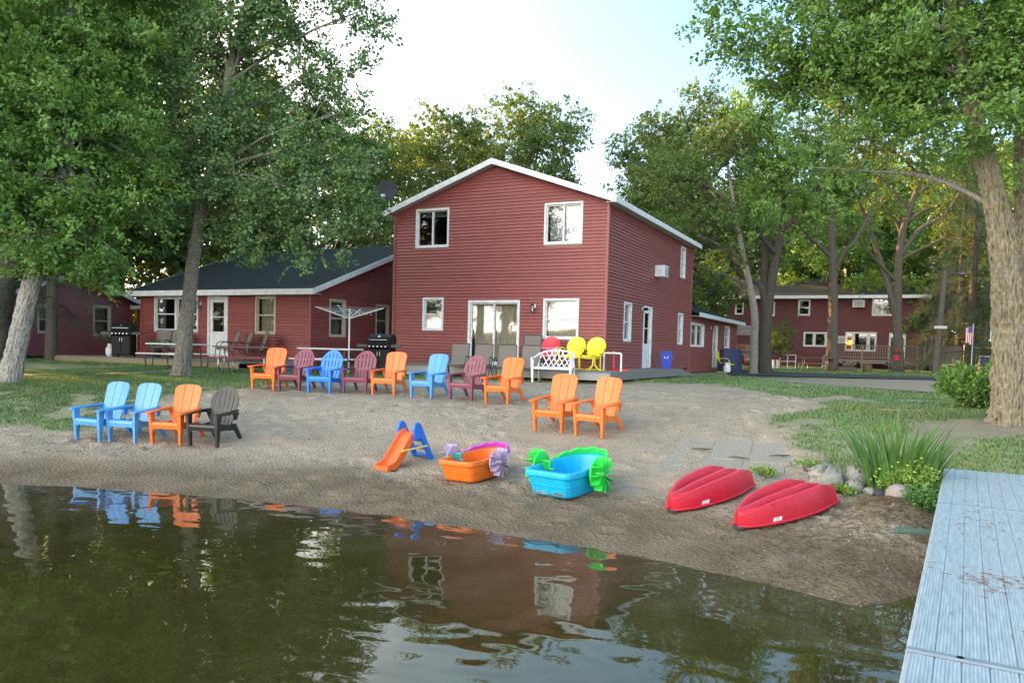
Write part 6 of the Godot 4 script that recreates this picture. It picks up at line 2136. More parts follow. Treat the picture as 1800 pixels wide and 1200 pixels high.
func spruce_boughs(t: Node3D, trunk: Array, y0: float, y1: float, reach: float, sd: int, n: int) -> void:
	var r := RandomNumberGenerator.new()
	r.seed = sd
	var xfs := []
	var cols := []
	var st := mb()
	for k in n:
		var f := float(k) / n
		var y := lerpf(y0, y1, f)
		var a := k * 2.4 + r.randfn(0, 0.3)
		var len := reach * (1.0 - f * 0.85) * r.randf_range(0.75, 1.1)
		var root := on_path(trunk, y)
		var o := Vector3(cos(a), 0, sin(a))
		var tip := root + o * len + Vector3(0, -0.42 * len, 0)
		var mid := root + o * len * 0.5 + Vector3(0, -0.08 * len, 0)
		tube(st, [root, mid, tip], [0.03 * (1.1 - f), 0.02 * (1.1 - f), 0.005], 5, false)
		var m := int(6 + len * 11)
		for i in m:
			var q := sqrt(r.randf_range(0.04, 1.0))
			var p := root.lerp(mid, q * 2.0) if q < 0.5 else mid.lerp(tip, q * 2.0 - 1.0)
			p += Vector3(r.randfn(0, 0.10), r.randfn(-0.06, 0.08), r.randfn(0, 0.10)) * (0.5 + q)
			xfs.append(Transform3D(Basis(Vector3.UP, -a + r.randfn(0, 0.7)) * Basis(Vector3.BACK, r.randfn(-0.45, 0.3)) * Basis(Vector3.RIGHT, r.randf() * TAU) * Basis.from_scale(Vector3.ONE * r.randf_range(0.8, 1.3)), p))
			var g := 1.0 + r.randfn(0, 0.15)
			cols.append(Color(g, g, g))
	part("boughs", st, M.bark_dark, t, "stuff")
	scatter("crown", C.spruce, M.leaf_spruce, xfs, cols, t)

func build_mid_trees() -> void:
	# two stems right of the tall house
	var at := Vector3(2.18, -0.35, -13.2)
	var t := tree_root("grey_tree", "pale slim tree trunk beside the wing, before the dark forked trunk", at)
	var tr := rel([at, Vector3(2.15, 1.2, -13.3), Vector3(2.1, 2.4, -13.3), Vector3(1.8, 3.9, -13.25), Vector3(1.3, 6.2, -13.0), Vector3(0.8, 8.8, -12.8)], at)
	trunk_part(t, "trunk", tr, [0.19, 0.165, 0.155, 0.13, 0.09, 0.05], M.bark_grey, 18, 8, 0.08, 0.10)
	crown(t, tr, [[Vector3(-1.0, 8.3, -12.1), 1.5], [Vector3(0.2, 6.6, -12.6), 1.4], [Vector3(-1.4, 6.2, -12.9), 1.2], [Vector3(1.2, 4.9, -12.4), 0.9], [Vector3(-2.7, 9.0, -13.5), 1.0], [Vector3(-0.2, 4.3, -12.3), 0.7], [Vector3(0.8, 9.6, -13.0), 1.8]], 20.0, C.back, M.leaf_back, M.bark_mid, 111, -0.10, 0.06, 0.8)
	at = Vector3(2.45, -0.35, -14.5)
	t = tree_root("forked_tree", "dark forked tree trunk right behind the pale slim one", at)
	tr = rel([at, Vector3(2.4, 1.3, -14.5), Vector3(2.46, 2.7, -14.6), Vector3(2.7, 5.0, -14.9), Vector3(2.9, 7.5, -15.2), Vector3(2.4, 10.5, -14.8)], at)
	trunk_part(t, "trunk", tr, [0.34, 0.27, 0.22, 0.17, 0.12, 0.05], M.bark_dark, 22, 8, 0.10, 0.2)
	trunk_part(t, "limb", rel([Vector3(2.42, 2.5, -14.55), Vector3(2.1, 3.7, -14.5), Vector3(1.25, 4.2, -14.1), Vector3(0.6, 5.6, -13.9)], at), [0.20, 0.14, 0.10, 0.04], M.bark_dark, 12, 6)
	trunk_part(t, "limb", rel([Vector3(2.42, 2.3, -14.55), Vector3(2.2, 4.4, -15.0), Vector3(2.25, 6.5, -15.4)], at), [0.20, 0.17, 0.09], M.bark_dark, 12, 6)
	crown(t, tr, [[Vector3(2.8, 8.9, -14.0), 1.8], [Vector3(2.1, 6.5, -13.0), 1.3], [Vector3(3.9, 7.3, -15.0), 1.3], [Vector3(2.0, 11.1, -13.7), 1.7], [Vector3(4.4, 9.6, -15.4), 1.3]], 20.0, C.back, M.leaf_elm, M.bark_dark, 112, -0.10, 0.07, 0.8)
	at = Vector3(4.55, -0.35, -24.5)
	t = tree_root("tall_tree", "tall straight trunk in front of the lodge's middle windows", at)
	tr = rel([at, Vector3(4.5, 2.0, -24.5), Vector3(4.41, 4.6, -24.6), Vector3(4.2, 7.7, -24.7), Vector3(4.2, 11.0, -25.0), Vector3(4.3, 15.0, -25.3)], at)
	trunk_part(t, "trunk", tr, [0.33, 0.26, 0.23, 0.19, 0.13, 0.05], M.bark_mid, 22, 8, 0.08, 0.2)
	trunk_part(t, "limb", rel([Vector3(4.4, 5.2, -24.6), Vector3(4.9, 6.3, -24.5), Vector3(5.5, 7.0, -24.5), Vector3(6.4, 9.2, -24.8)], at), [0.15, 0.12, 0.09, 0.03], M.bark_mid, 10, 5)
	crown(t, tr, [[Vector3(4.2, 9.5, -24.8), 1.6], [Vector3(2.8, 12.1, -24.2), 2.2], [Vector3(5.3, 13.0, -26.6), 2.0], [Vector3(2.5, 7.8, -23.3), 1.1], [Vector3(4.4, 15.6, -25.2), 2.4], [Vector3(3.4, 9.9, -23.6), 1.5], [Vector3(5.8, 10.4, -25.2), 1.5]], 12.0, C.back, M.leaf_back, M.bark_mid, 113, -0.06, 0.07, 1.0)
	at = Vector3(7.85, -0.35, -28.4)
	t = tree_root("forked_tree", "forked tree growing up before the lodge's right end", at)
	tr = rel([at, Vector3(7.8, 1.2, -28.4), Vector3(7.67, 2.9, -28.4), Vector3(7.67, 7.5, -28.6), Vector3(8.5, 11.1, -29.2), Vector3(8.6, 14.0, -29.4)], at)
	trunk_part(t, "trunk", tr, [0.32, 0.26, 0.24, 0.19, 0.11, 0.05], M.bark_mid, 22, 8, 0.08, 0.2)
	trunk_part(t, "limb", rel([Vector3(7.7, 2.6, -28.4), Vector3(7.2, 4.4, -28.2), Vector3(6.54, 6.45, -28.0), Vector3(5.8, 8.6, -27.8), Vector3(5.0, 10.4, -27.5)], at), [0.20, 0.15, 0.13, 0.10, 0.04], M.bark_mid, 14, 6)
	trunk_part(t, "limb", rel([Vector3(7.67, 6.5, -28.5), Vector3(8.6, 8.0, -28.8), Vector3(9.8, 8.8, -29.2), Vector3(10.8, 10.6, -29.5)], at), [0.15, 0.12, 0.09, 0.03], M.bark_mid, 10, 5)
	crown(t, tr, [[Vector3(6.9, 9.0, -28.3), 1.0], [Vector3(8.9, 11.3, -29.4), 1.6], [Vector3(10.2, 7.8, -30.5), 1.5], [Vector3(5.6, 11.6, -27.4), 1.5], [Vector3(7.8, 14.7, -29.1), 2.2], [Vector3(10.8, 12.1, -31.5), 1.8], [Vector3(5.2, 7.6, -26.4), 0.9], [Vector3(7.0, 12.6, -28.6), 1.8], [Vector3(9.6, 9.6, -30.2), 1.5], [Vector3(6.2, 9.6, -29.0), 1.1]], 10.0, C.back, M.leaf_back, M.bark_mid, 114, -0.02, 0.06, 1.0)

func proto_tree(called: String, label: String, h: float, rad: float, low: float, sd: int, m: Material, dens: float, group: String) -> Node3D:
	var r := RandomNumberGenerator.new()
	r.seed = sd
	var t := tree_root(called, label, Vector3.ZERO, group)
	var tr := [Vector3(0, -0.4, 0), Vector3(r.randfn(0, 0.15), h * 0.2, r.randfn(0, 0.15)), Vector3(r.randfn(0, 0.35), h * 0.45, r.randfn(0, 0.35)), Vector3(r.randfn(0, 0.5), h * 0.7, r.randfn(0, 0.5)), Vector3(r.randfn(0, 0.5), h * 0.95, r.randfn(0, 0.5))]
	trunk_part(t, "trunk", tr, [0.36, 0.28, 0.22, 0.14, 0.05], M.bark_dark, 14, 6, 0.08, 0.12)
	var blobs := []
	var n := 15
	for k in n:
		var f := (k + 0.5) / n
		var y := lerpf(low, h, f)
		var w := rad * sqrt(maxf(1.0 - pow(absf((f - 0.42) / 0.62), 2.0), 0.08))
		var a := k * 2.4 + r.randfn(0, 0.4)
		var q := w * (0.72 if k < n - 1 else 0.1) * r.randf_range(0.75, 1.15)
		blobs.append([Vector3(cos(a) * q, y, sin(a) * q), rad * r.randf_range(0.30, 0.44)])
	crown(t, tr, blobs, dens, C.back, m, M.bark_dark, sd + 7, -0.10, 0.05, 1.0, 0.3)
	return t

func build_back_trees() -> void:
	var g := "trees standing behind the houses"
	var a := proto_tree("background_tree", "broad leafy tree behind the roof of the tall house, left of its ridge", 14.5, 4.2, 3.5, 201, M.leaf_back, 13.0, g)
	var b := proto_tree("background_tree", "tall loose crowned tree behind the tall house, right of its ridge", 15.5, 5.2, 4.0, 202, M.leaf_back, 10.0, g)
	var c := proto_tree("background_tree", "dense dark tree behind the low cabin's roof", 13.0, 4.5, 1.5, 203, M.leaf_elm, 13.0, g)
	a.position = Vector3(-17.2, -0.3, -17.5)
	b.position = Vector3(-13.6, -0.3, -22.0)
	c.position = Vector3(-21.0, -0.3, -13.0)
	# source, x, z, turn, size, label
	var spots := [
		[b, -19.5, -9.5, 2.1, 0.86, "loose crowned tree rising between the cottonwood and the tall house"],
		[a, -24.5, -6.0, 4.0, 1.35, "very tall tree behind the low cabin's left half"],
		[c, -28.0, -1.5, 1.2, 1.40, "very tall dense tree at the far left behind the small cabin"],
		[b, -25.0, -1.0, 0.4, 1.25, "tall tree above the link between the two cabins"],
		[c, -31.0, -14.0, 3.0, 1.3, "dense tree in the second row behind the low cabin"],
		[a, -24.5, -22.0, 1.0, 1.1, "broad tree far behind the low cabin's ridge"],
		[b, -20.0, -28.0, 5.0, 1.0, "tree far behind the satellite dish"],
		[c, -14.5, -33.0, 2.4, 0.8, "low dense tree behind the tall house's roof"],
		[b, -5.3, -25.5, 3.3, 0.92, "golden edged tree right of the tall house's eave"],
		[a, -2.2, -20.5, 0.9, 1.02, "broad tree above the wing's green roof"],
		[c, -4.6, -19.5, 5.2, 0.66, "low dark tree filling the gap behind the wing"],
		[c, -6.5, -30.0, 1.9, 0.9, "dense tree behind the lodge's left corner"],
		[a, -2.5, -50.0, 2.2, 1.15, "tree behind the lodge, first from the left"],
		[b, 3.0, -53.0, 4.4, 1.1, "loose tree behind the middle of the lodge roof"],
		[c, 8.5, -55.0, 0.6, 1.0, "dense tree behind the right half of the lodge"],
		[a, 15.0, -50.0, 3.6, 1.2, "broad tree behind the lodge's right end"],
		[c, 10.9, -40.0, 2.9, 0.95, "dense tree behind the utility pole and the board fence"],
		[c, 15.2, -36.0, 5.5, 1.0, "dense tree between the spruces right of the lodge"],
		[a, 13.5, -44.0, 0.7, 1.1, "broad tree behind the spruces right of the lodge"],
		[c, -8.0, -43.0, 0.3, 1.2, "dense tree far behind the lodge's left end, first of the far row"],
		[c, -3.0, -47.0, 1.3, 1.25, "dense tree of the far row behind the lodge's left windows"],
		[c, 1.6, -48.0, 2.6, 1.15, "dense tree of the far row behind the lodge's chimney pipe"],
		[c, 6.0, -50.0, 3.9, 1.3, "dense tree of the far row behind the lodge's upper right window"],
		[c, 10.6, -52.0, 5.0, 1.35, "dense tree of the far row behind the lodge's right corner"],
		[c, 16.5, -47.0, 0.9, 1.3, "dense tree of the far row behind the blue screen"],
		[c, 3.4, -40.5, 4.6, 0.95, "tree close behind the lodge roof, between its two middle trunks"],
		[a, 19.0, -36.0, 1.7, 1.25, "broad dark tree behind the elm at the right edge"],
		[c, 21.5, -24.0, 0.2, 1.1, "dense tree beyond the right edge"]]
	for s in spots:
		var o := dup(s[0], "background_tree", s[5], Vector3(s[1], -0.35, s[2]), s[3])
		o.scale = Vector3.ONE * s[4]
	var sp := tree_root("spruce_tree", "dark spruce right behind the utility pole", Vector3.ZERO, "dark spruces right of the lodge")
	var spt := [Vector3(0, -0.4, 0), Vector3(0.1, 4.0, 0), Vector3(0, 9.0, 0.1), Vector3(0, 13.0, 0)]
	trunk_part(sp, "trunk", spt, [0.30, 0.22, 0.12, 0.02], M.bark_dark, 12, 6, 0.06, 0.1)
	spruce_boughs(sp, spt, 1.3, 12.8, 3.2, 221, 84)
	sp.position = Vector3(11.4, -0.3, -29.5)
	for q in [[13.4, -26.5, 1.3, 0.95, "dark spruce between the utility pole and the massive elm trunk"], [16.0, -31.0, 2.9, 1.15, "tall dark spruce behind the elm's trunk"], [11.2, -34.0, 4.4, 1.05, "dark spruce far behind the lodge's right corner"]]:
		var o := dup(sp, "spruce_tree", q[4], Vector3(q[0], -0.3, q[1]), q[2])
		o.scale = Vector3.ONE * q[3]
	# the wood that shades the beach from the low evening sun, at the left beyond the frame
	var k := 0
	for p in [[-25, 9], [-26, 16], [-24, 23], [-31, 5], [-33, 12], [-32, 20], [-31, 28], [-36, -3], [-38, -10], [-37, -19], [-41, 8], [-42, 17], [-44, -2], [-46, -14]]:
		var o := dup([a, b, c][k % 3], "background_tree", "tree in the dark wood left of the beach", Vector3(p[0], -0.5, p[1]), k * 1.7)
		o.scale = Vector3.ONE * ((0.70 if p[1] < -5 else 1.05) + 0.08 * (k % 4))
		o.set_meta("group", "wood left of the beach")
		k += 1

func build_plants() -> void:
	# iris clump
	var at := Vector3(7.90, ground(7.9, 11.7) - 0.02, 11.7)
	var t := thing("iris_clump", "tall clump of sword leaved iris between the boulders and the dock", "plant", at)
	var r := RandomNumberGenerator.new()
	r.seed = 301
	var meshes := []
	for k in 6:
		var st := mb()
		var bow := 0.06 + 0.075 * k
		var f := func(u: float, v: float) -> Vector3:
			var w := 0.017 * (1.0 - pow(v, 2.5)) + 0.0006
			return Vector3((u - 0.5) * 2.0 * w, v * (1.0 - bow * 0.35 * v * v), bow * v * v * 0.75 + absf(u - 0.5) * 0.012)
		plate(st, f, 0, 1, 0, 1, 2, 8, 0.002)
		meshes.append(st.commit())
	for k in 150:
		var a := r.randf() * TAU
		var q := sqrt(r.randf()) * 0.32
		var tall := r.randf_range(0.70, 1.15) * (1.0 - q * 0.4)
		var o := part_mesh("leaf", meshes[mini(int(q / 0.30 * 4.0 + r.randf() * 2.0), 5)], M.leaf_iris, t)
		o.position = Vector3(cos(a) * q * 1.25, 0, sin(a) * q * 0.6)
		o.basis = Basis(Vector3.UP, PI / 2 - a + r.randfn(0, 0.5)) * Basis(Vector3.RIGHT, r.randf_range(0.0, 0.22) + q * 0.5) * Basis.from_scale(Vector3(1.0, tall, tall))
	# low flowering plant
	at = Vector3(8.02, ground(8.02, 12.05), 12.05)
	t = thing("flowering_plant", "low bright green plant with small yellow flowers before the iris, beside the dock", "plant", at)
	leaf_bush(t, Vector3(0.02, 0.19, 0.0), Vector3(0.30, 0.22, 0.24), 150, M.leaf_yellow, 0.62)
	leaf_bush(t, Vector3(0.12, 0.08, 0.45), Vector3(0.16, 0.16, 0.38), 90, M.leaf_iris, 0.60)
	for p in [[-0.12, 0.44, 0.05], [-0.02, 0.42, 0.1], [0.12, 0.50, 0.0], [0.05, 0.36, 0.18], [0.22, 0.40, 0.05], [-0.30, 0.34, 0.0], [0.30, 0.36, -0.06]]:
		var st := mb()
		for k in 5:
			var a := TAU * k / 5.0
			var o := Vector3(cos(a), 0.3, sin(a))
			blob(st, Vector3(p[0], p[1], p[2]) + o * 0.010, Vector3(0.008, 0.005, 0.008), 0.0, 0.0, 6, 4)
		part("flower", st, M.petal, t)
	# shrub at the foot of the elm
	at = Vector3(9.22, ground(9.22, 4.6), 4.6)
	t = thing("leafy_shrub", "leafy green shrub at the left of the massive trunk's foot", "shrub", at)
	leaf_bush(t, Vector3(0.0, 0.42, 0.0), Vector3(0.55, 0.42, 0.5), 300, M.leaf_elm, 1.25)
	for w in [[6.38, 11.60, 0.10, "small green weed on the sand between the two red kayaks' sterns"], [6.9, 11.25, 0.13, "patch of weeds left of the big flat boulder"], [7.34, 12.15, 0.09, "little weed between the small boulders and the kayak"]]:
		t = thing("weed", w[3], "weed", Vector3(w[0], ground(w[0], w[1]), w[1]))
		leaf_bush(t, Vector3(0, w[2] * 0.5, 0), Vector3(w[2] * 1.6, w[2] * 0.6, w[2] * 1.3), 34, M.leaf_yellow, 0.45)
	t = thing("young_tree", "thin young tree before the lodge's blank wall", "tree", Vector3(1.57, -0.3, -26.3))
	var st := mb()
	tube(st, [Vector3.ZERO, Vector3(0.05, 1.3, 0), Vector3(0, 2.9, 0.05)], [0.04, 0.03, 0.01], 7)
	part("trunk", st, M.bark_mid, t)
	leaf_bush(t, Vector3(0, 1.9, 0), Vector3(0.75, 1.1, 0.7), 110, M.leaf_back, 1.8, "crown")
	# boulders
	for b in [[7.14, 11.92, 0.27, 0.20, 0.24, M.stone, "big flat topped grey boulder right of the red kayak's stern"], [7.46, 11.72, 0.20, 0.16, 0.15, M.stone, "tan slanting boulder leaning against the iris clump"], [7.46, 12.02, 0.14, 0.10, 0.10, M.stone, "small pale stone below the slanting boulder"], [7.62, 12.10, 0.08, 0.06, 0.06, M.stone, "little pale stone between the small boulder and the dark one"], [7.74, 12.16, 0.09, 0.06, 0.07, M.stone_dark, "small dark wet looking stone beside the round pink boulder"], [7.92, 12.30, 0.17, 0.16, 0.15, M.stone_pink, "round pinkish boulder on top of the weed heap"], [8.10, 12.28, 0.12, 0.11, 0.12, M.stone, "brown stone half hidden right of the round pink boulder"]]:
		var o := thing("boulder", b[6], "boulder", Vector3(b[0], ground(b[0], b[1]) + b[3] * 0.45, b[1]), b[0] * 9.0)
		st = mb()
		blob(st, Vector3.ZERO, Vector3(b[2], b[3], b[4]) * 0.86, 0.06 if b[5] == M.stone_pink else 0.30, b[0] * 7.0, 26, 16)
		part("rock", st, b[5], o)
	# old concrete slabs half buried in the sand
	var k := 0
	for row in 2:
		for col in 3:
			var x := 5.20 + 0.56 * col + 0.03 * row
			var z := 10.35 + 0.98 * row + 0.10 * col
			var o := thing("concrete_slab", ["pale concrete slab in the sand, upper row nearest the beach", "pale concrete slab in the sand, middle of the upper row", "pale concrete slab in the sand, upper row nearest the grass", "pale concrete slab in the sand, lower left of the six", "pale concrete slab just above the left kayak's stern", "pale concrete slab next to the weeds, lower right of the six"][k], "slab", Vector3(x, ground(x, z) - 0.019, z), 0.09, "concrete slabs of the old boat ramp")
			st = mb()
			box(st, Vector3.ZERO, Vector3(0.53, 0.05, 0.95), 0.012)
			part("slab", st, M.concrete, o)
			o.rotation.x = atan2(ground(x, z - 0.3) - ground(x, z + 0.3), 0.6) + [0.0, 0.012, -0.01, 0.008, 0.0, 0.015][k]
			k += 1

func build_grass() -> void:
	var r := RandomNumberGenerator.new()
	r.seed = 401
	var st := mb()
	for i in 11:
		var a := r.randf() * TAU
		var o := Vector3(cos(a), 0, sin(a)) * r.randf() * 0.07
		var h := r.randf_range(0.022, 0.055)
		var b := Vector3(cos(a * 3.0), 0, sin(a * 3.0)) * h * r.randf_range(0.3, 0.9)
		var s := b.cross(Vector3.UP).normalized() * 0.0028
		var n := b.cross(s).normalized()
		if n.y < 0: n = -n
		var m := o + Vector3(0, h * 0.6, 0) + b * 0.35
		tri(st, o - s, o + s, m + s * 0.8, n)
		tri(st, o - s, m + s * 0.8, m - s * 0.8, n)
		tri(st, m - s * 0.8, m + s * 0.8, o + Vector3(0, h, 0) + b, n)
	var clump := st.commit()
	var xfs := []
	var cols := []
	# areas: x0, x1, z0, z1, clumps per square metre, size
	for q in [[-13.0, -4.2, 4.0, 16.0, 300.0, 1.0], [-5.0, 1.4, 1.9, 5.5, 200.0, 1.1], [4.5, 12.5, 2.0, 12.5, 280.0, 1.0], [1.0, 14.0, -8.0, 2.0, 80.0, 1.3], [-22.0, -5.0, 1.0, 6.0, 70.0, 1.4], [-8.0, 16.0, -36.0, -17.0, 30.0, 2.2]]:
		var n := int((q[1] - q[0]) * (q[3] - q[2]) * q[4])
		for i in n:
			var x := r.randf_range(q[0], q[1])
			var z := r.randf_range(q[2], q[3])
			if x > -7.6 and x < 1.05 and z < 2.2 and z > -8.0: continue
			if x > -19.9 and x < -10.4 and z < 4.2: continue
			if x < -10.0 and z < 1.6 and z > -10.0: continue
			if z < -8.0 and z > -17.0: continue
			if shore_z(x) - z < 1.7: continue
			if x > 8.15 and z > 10.9: continue
			if n_big.get_noise_2d(x * 3.0, z * 3.0) * 0.9 + n_mid.get_noise_2d(x * 1.3, z * 1.3) * 0.5 > 0.30: continue
			if in_gravel(x, z): continue
			if r.randf() < sandy(x, z) * 1.25: continue
			xfs.append(Transform3D(Basis(Vector3.UP, r.randf() * TAU) * Basis.from_scale(Vector3.ONE * q[5] * r.randf_range(0.7, 1.3)), Vector3(x, ground(x, z) - 0.004, z)))
			var g := 1.0 + r.randfn(0, 0.16) + 0.35 * n_big.get_noise_2d(x * 2.0 + 40.0, z * 2.0)
			var y := clampf(r.randfn(0.05, 0.2) + 0.5 * n_mid.get_noise_2d(x * 0.6, z * 0.6), -0.2, 0.9)
			cols.append(Color(g * (1.0 + y), g * (1.0 + y * 0.3), g))
	tag(scatter("grass", clump, M.grass, xfs, cols, self), "short uneven lawn grass round the beach", "grass")
	# beach litter: pebbles, twigs, dry weed
	xfs = []
	cols = []
	st = mb()
	blob(st, Vector3.ZERO, Vector3(1, 0.6, 0.8), 0.25, 3.0, 7, 5)
	var peb := st.commit()
	for i in 3200:
		var x := r.randf_range(-8.0, 8.2)
		var s := absf(r.randfn(0, 2.4)) if r.randf() < 0.7 else r.randf_range(-1.0, 8.0)
		if x > 5.5 and r.randf() < 0.3: s = r.randf_range(1.5, 4.0)
		var z := shore_z(x) - s
		if sandy(x, z) < 0.5: continue
		var k := 0.003 + 0.007 * pow(r.randf(), 5.0) + (0.004 if x > 6.5 else 0.0)
		xfs.append(Transform3D(Basis(Vector3.UP, r.randf() * TAU) * Basis.from_scale(Vector3.ONE * k), Vector3(x, ground(x, z) + k * 0.5, z)))
		var g := r.randf_range(0.25, 0.85)
		cols.append(Color(g, g * 0.95, g * 0.88))
	M.pebble.vertex_color_use_as_albedo = true
	tag(scatter("pebbles", peb, M.pebble, xfs, cols, self), "scattered small pebbles on the sand", "pebbles")
	xfs = []
	cols = []
	st = mb()
	tube(st, [Vector3(-0.05, 0.0, 0.0), Vector3(-0.01, 0.006, 0.012), Vector3(0.055, 0.0, -0.006)], [0.004, 0.0035, 0.002], 5)
	tube(st, [Vector3(0.0, 0.005, 0.01), Vector3(0.03, 0.012, 0.035)], [0.0025, 0.001], 4)
	var tw := st.commit()
	for i in 6000:
		var x := r.randf_range(-9.0, 8.2)
		var z: float
		var h := 0.0
		if i < 900:         # the drift line left by the waves
			z = shore_z(x) - 1.95 - 0.45 * n_mid.get_noise_2d(x * 0.7, 3.0) + r.randfn(0, 0.10)
			if n_mid.get_noise_2d(x * 1.5, 77.0) < -0.05: continue
		elif i < 2300:      # the heap of raked weed by the dock
			x = r.randfn(7.9, 0.26)
			z = r.randfn(12.9, 0.28)
			h = r.randf() * 0.03
		elif i < 4800:      # weed strewn round it
			x = clampf(r.randfn(7.35, 0.55), 5.8, 8.3)
			z = shore_z(x) - absf(r.randfn(1.5, 0.9))
			h = r.randf() * 0.012
		else:
			z = shore_z(x) - r.randf_range(0.2, 7.0)
		if sandy(x, z) < 0.5: continue
		xfs.append(Transform3D(Basis(Vector3.UP, r.randf() * TAU) * Basis(Vector3.RIGHT, r.randfn(0, 0.25)) * Basis.from_scale(Vector3.ONE * r.randf_range(0.25, 0.8)), Vector3(x, ground(x, z) + 0.004 + h, z)))
		var g := r.randf_range(0.5, 1.6)
		cols.append(Color(g, g * 0.95, g * 0.8))
	M.weed_dry.vertex_color_use_as_albedo = true
	tag(scatter("drift_litter", tw, M.weed_dry, xfs, cols, self), "twigs and dry water weed washed up on the sand", "litter")
	for s in [[5.35, 10.62, 0.5, "crooked dark stick lying on the pale slabs"], [5.95, 10.95, -0.3, "short dark stick on the slab above the left kayak"], [6.45, 10.75, 0.7, "short stick at the right side of the slabs"]]:
		var o := thing("stick", s[3], "stick", Vector3(s[0], ground(s[0], s[1]) + 0.03, s[1]), s[2])
		st = mb()
		tube(st, [Vector3(-0.16, 0, 0), Vector3(-0.04, 0.01, 0.02), Vector3(0.06, 0.0, -0.01), Vector3(0.15, 0.012, 0.02)], [0.006, 0.010, 0.011, 0.005], 6)
		part("stick", st, M.twig, o)

var gravel_poly := PackedVector2Array([Vector2(2.6, -6.6), Vector2(9.9, -13.0), Vector2(24, -16), Vector2(24, -7), Vector2(13, -4), Vector2(8.6, -0.6), Vector2(6.0, -2.6), Vector2(3.6, -5.0)])

func in_gravel(x: float, z: float) -> bool:
	return Geometry2D.is_point_in_polygon(Vector2(x + 0.6 * n_mid.get_noise_2d(x, z), z + 0.9 * n_mid.get_noise_2d(x + 30.0, z)), gravel_poly)

func strip(called: String, near: Array, far: Array, lift: float, m: Material, label: String) -> void:
	var st := mb()
	for i in near.size() - 1:
		for a in 8:
			for b in 10:
				var q := []
				for k in [[a, b], [a + 1, b], [a + 1, b + 1], [a, b + 1]]:
					var n: Vector2 = near[i].lerp(near[i + 1], k[0] / 8.0)
					var f: Vector2 = far[i].lerp(far[i + 1], k[0] / 8.0)
					var p := n.lerp(f, k[1] / 10.0)
					q.append(Vector3(p.x, ground(p.x, p.y) + lift, p.y))
				quad(st, q[0], q[1], q[2], q[3], Vector3.UP)
	tag(part(called, st, m, self), label, "", "", "structure")

func build_road() -> void:
	strip("gravel", [Vector2(3.2, -5.6), Vector2(5.9, -2.8), Vector2(8.6, -0.8), Vector2(13, -4), Vector2(24, -7)], [Vector2(3.3, -6.0), Vector2(6.5, -10.2), Vector2(9.9, -13.1), Vector2(15, -15), Vector2(24, -17)], 0.022, M.gravel, "pale gravel verge beside the road")
	strip("road", [Vector2(-0.2, -18.0), Vector2(2.0, -9.2), Vector2(5.5, -11.3), Vector2(9.9, -14.0), Vector2(16, -16.5), Vector2(40, -22)], [Vector2(-3, -24.0), Vector2(1.6, -17.0), Vector2(5.0, -19.5), Vector2(9.4, -22.5), Vector2(16, -26), Vector2(40, -32)], 0.034, M.asphalt, "dark asphalt road before the lodge")

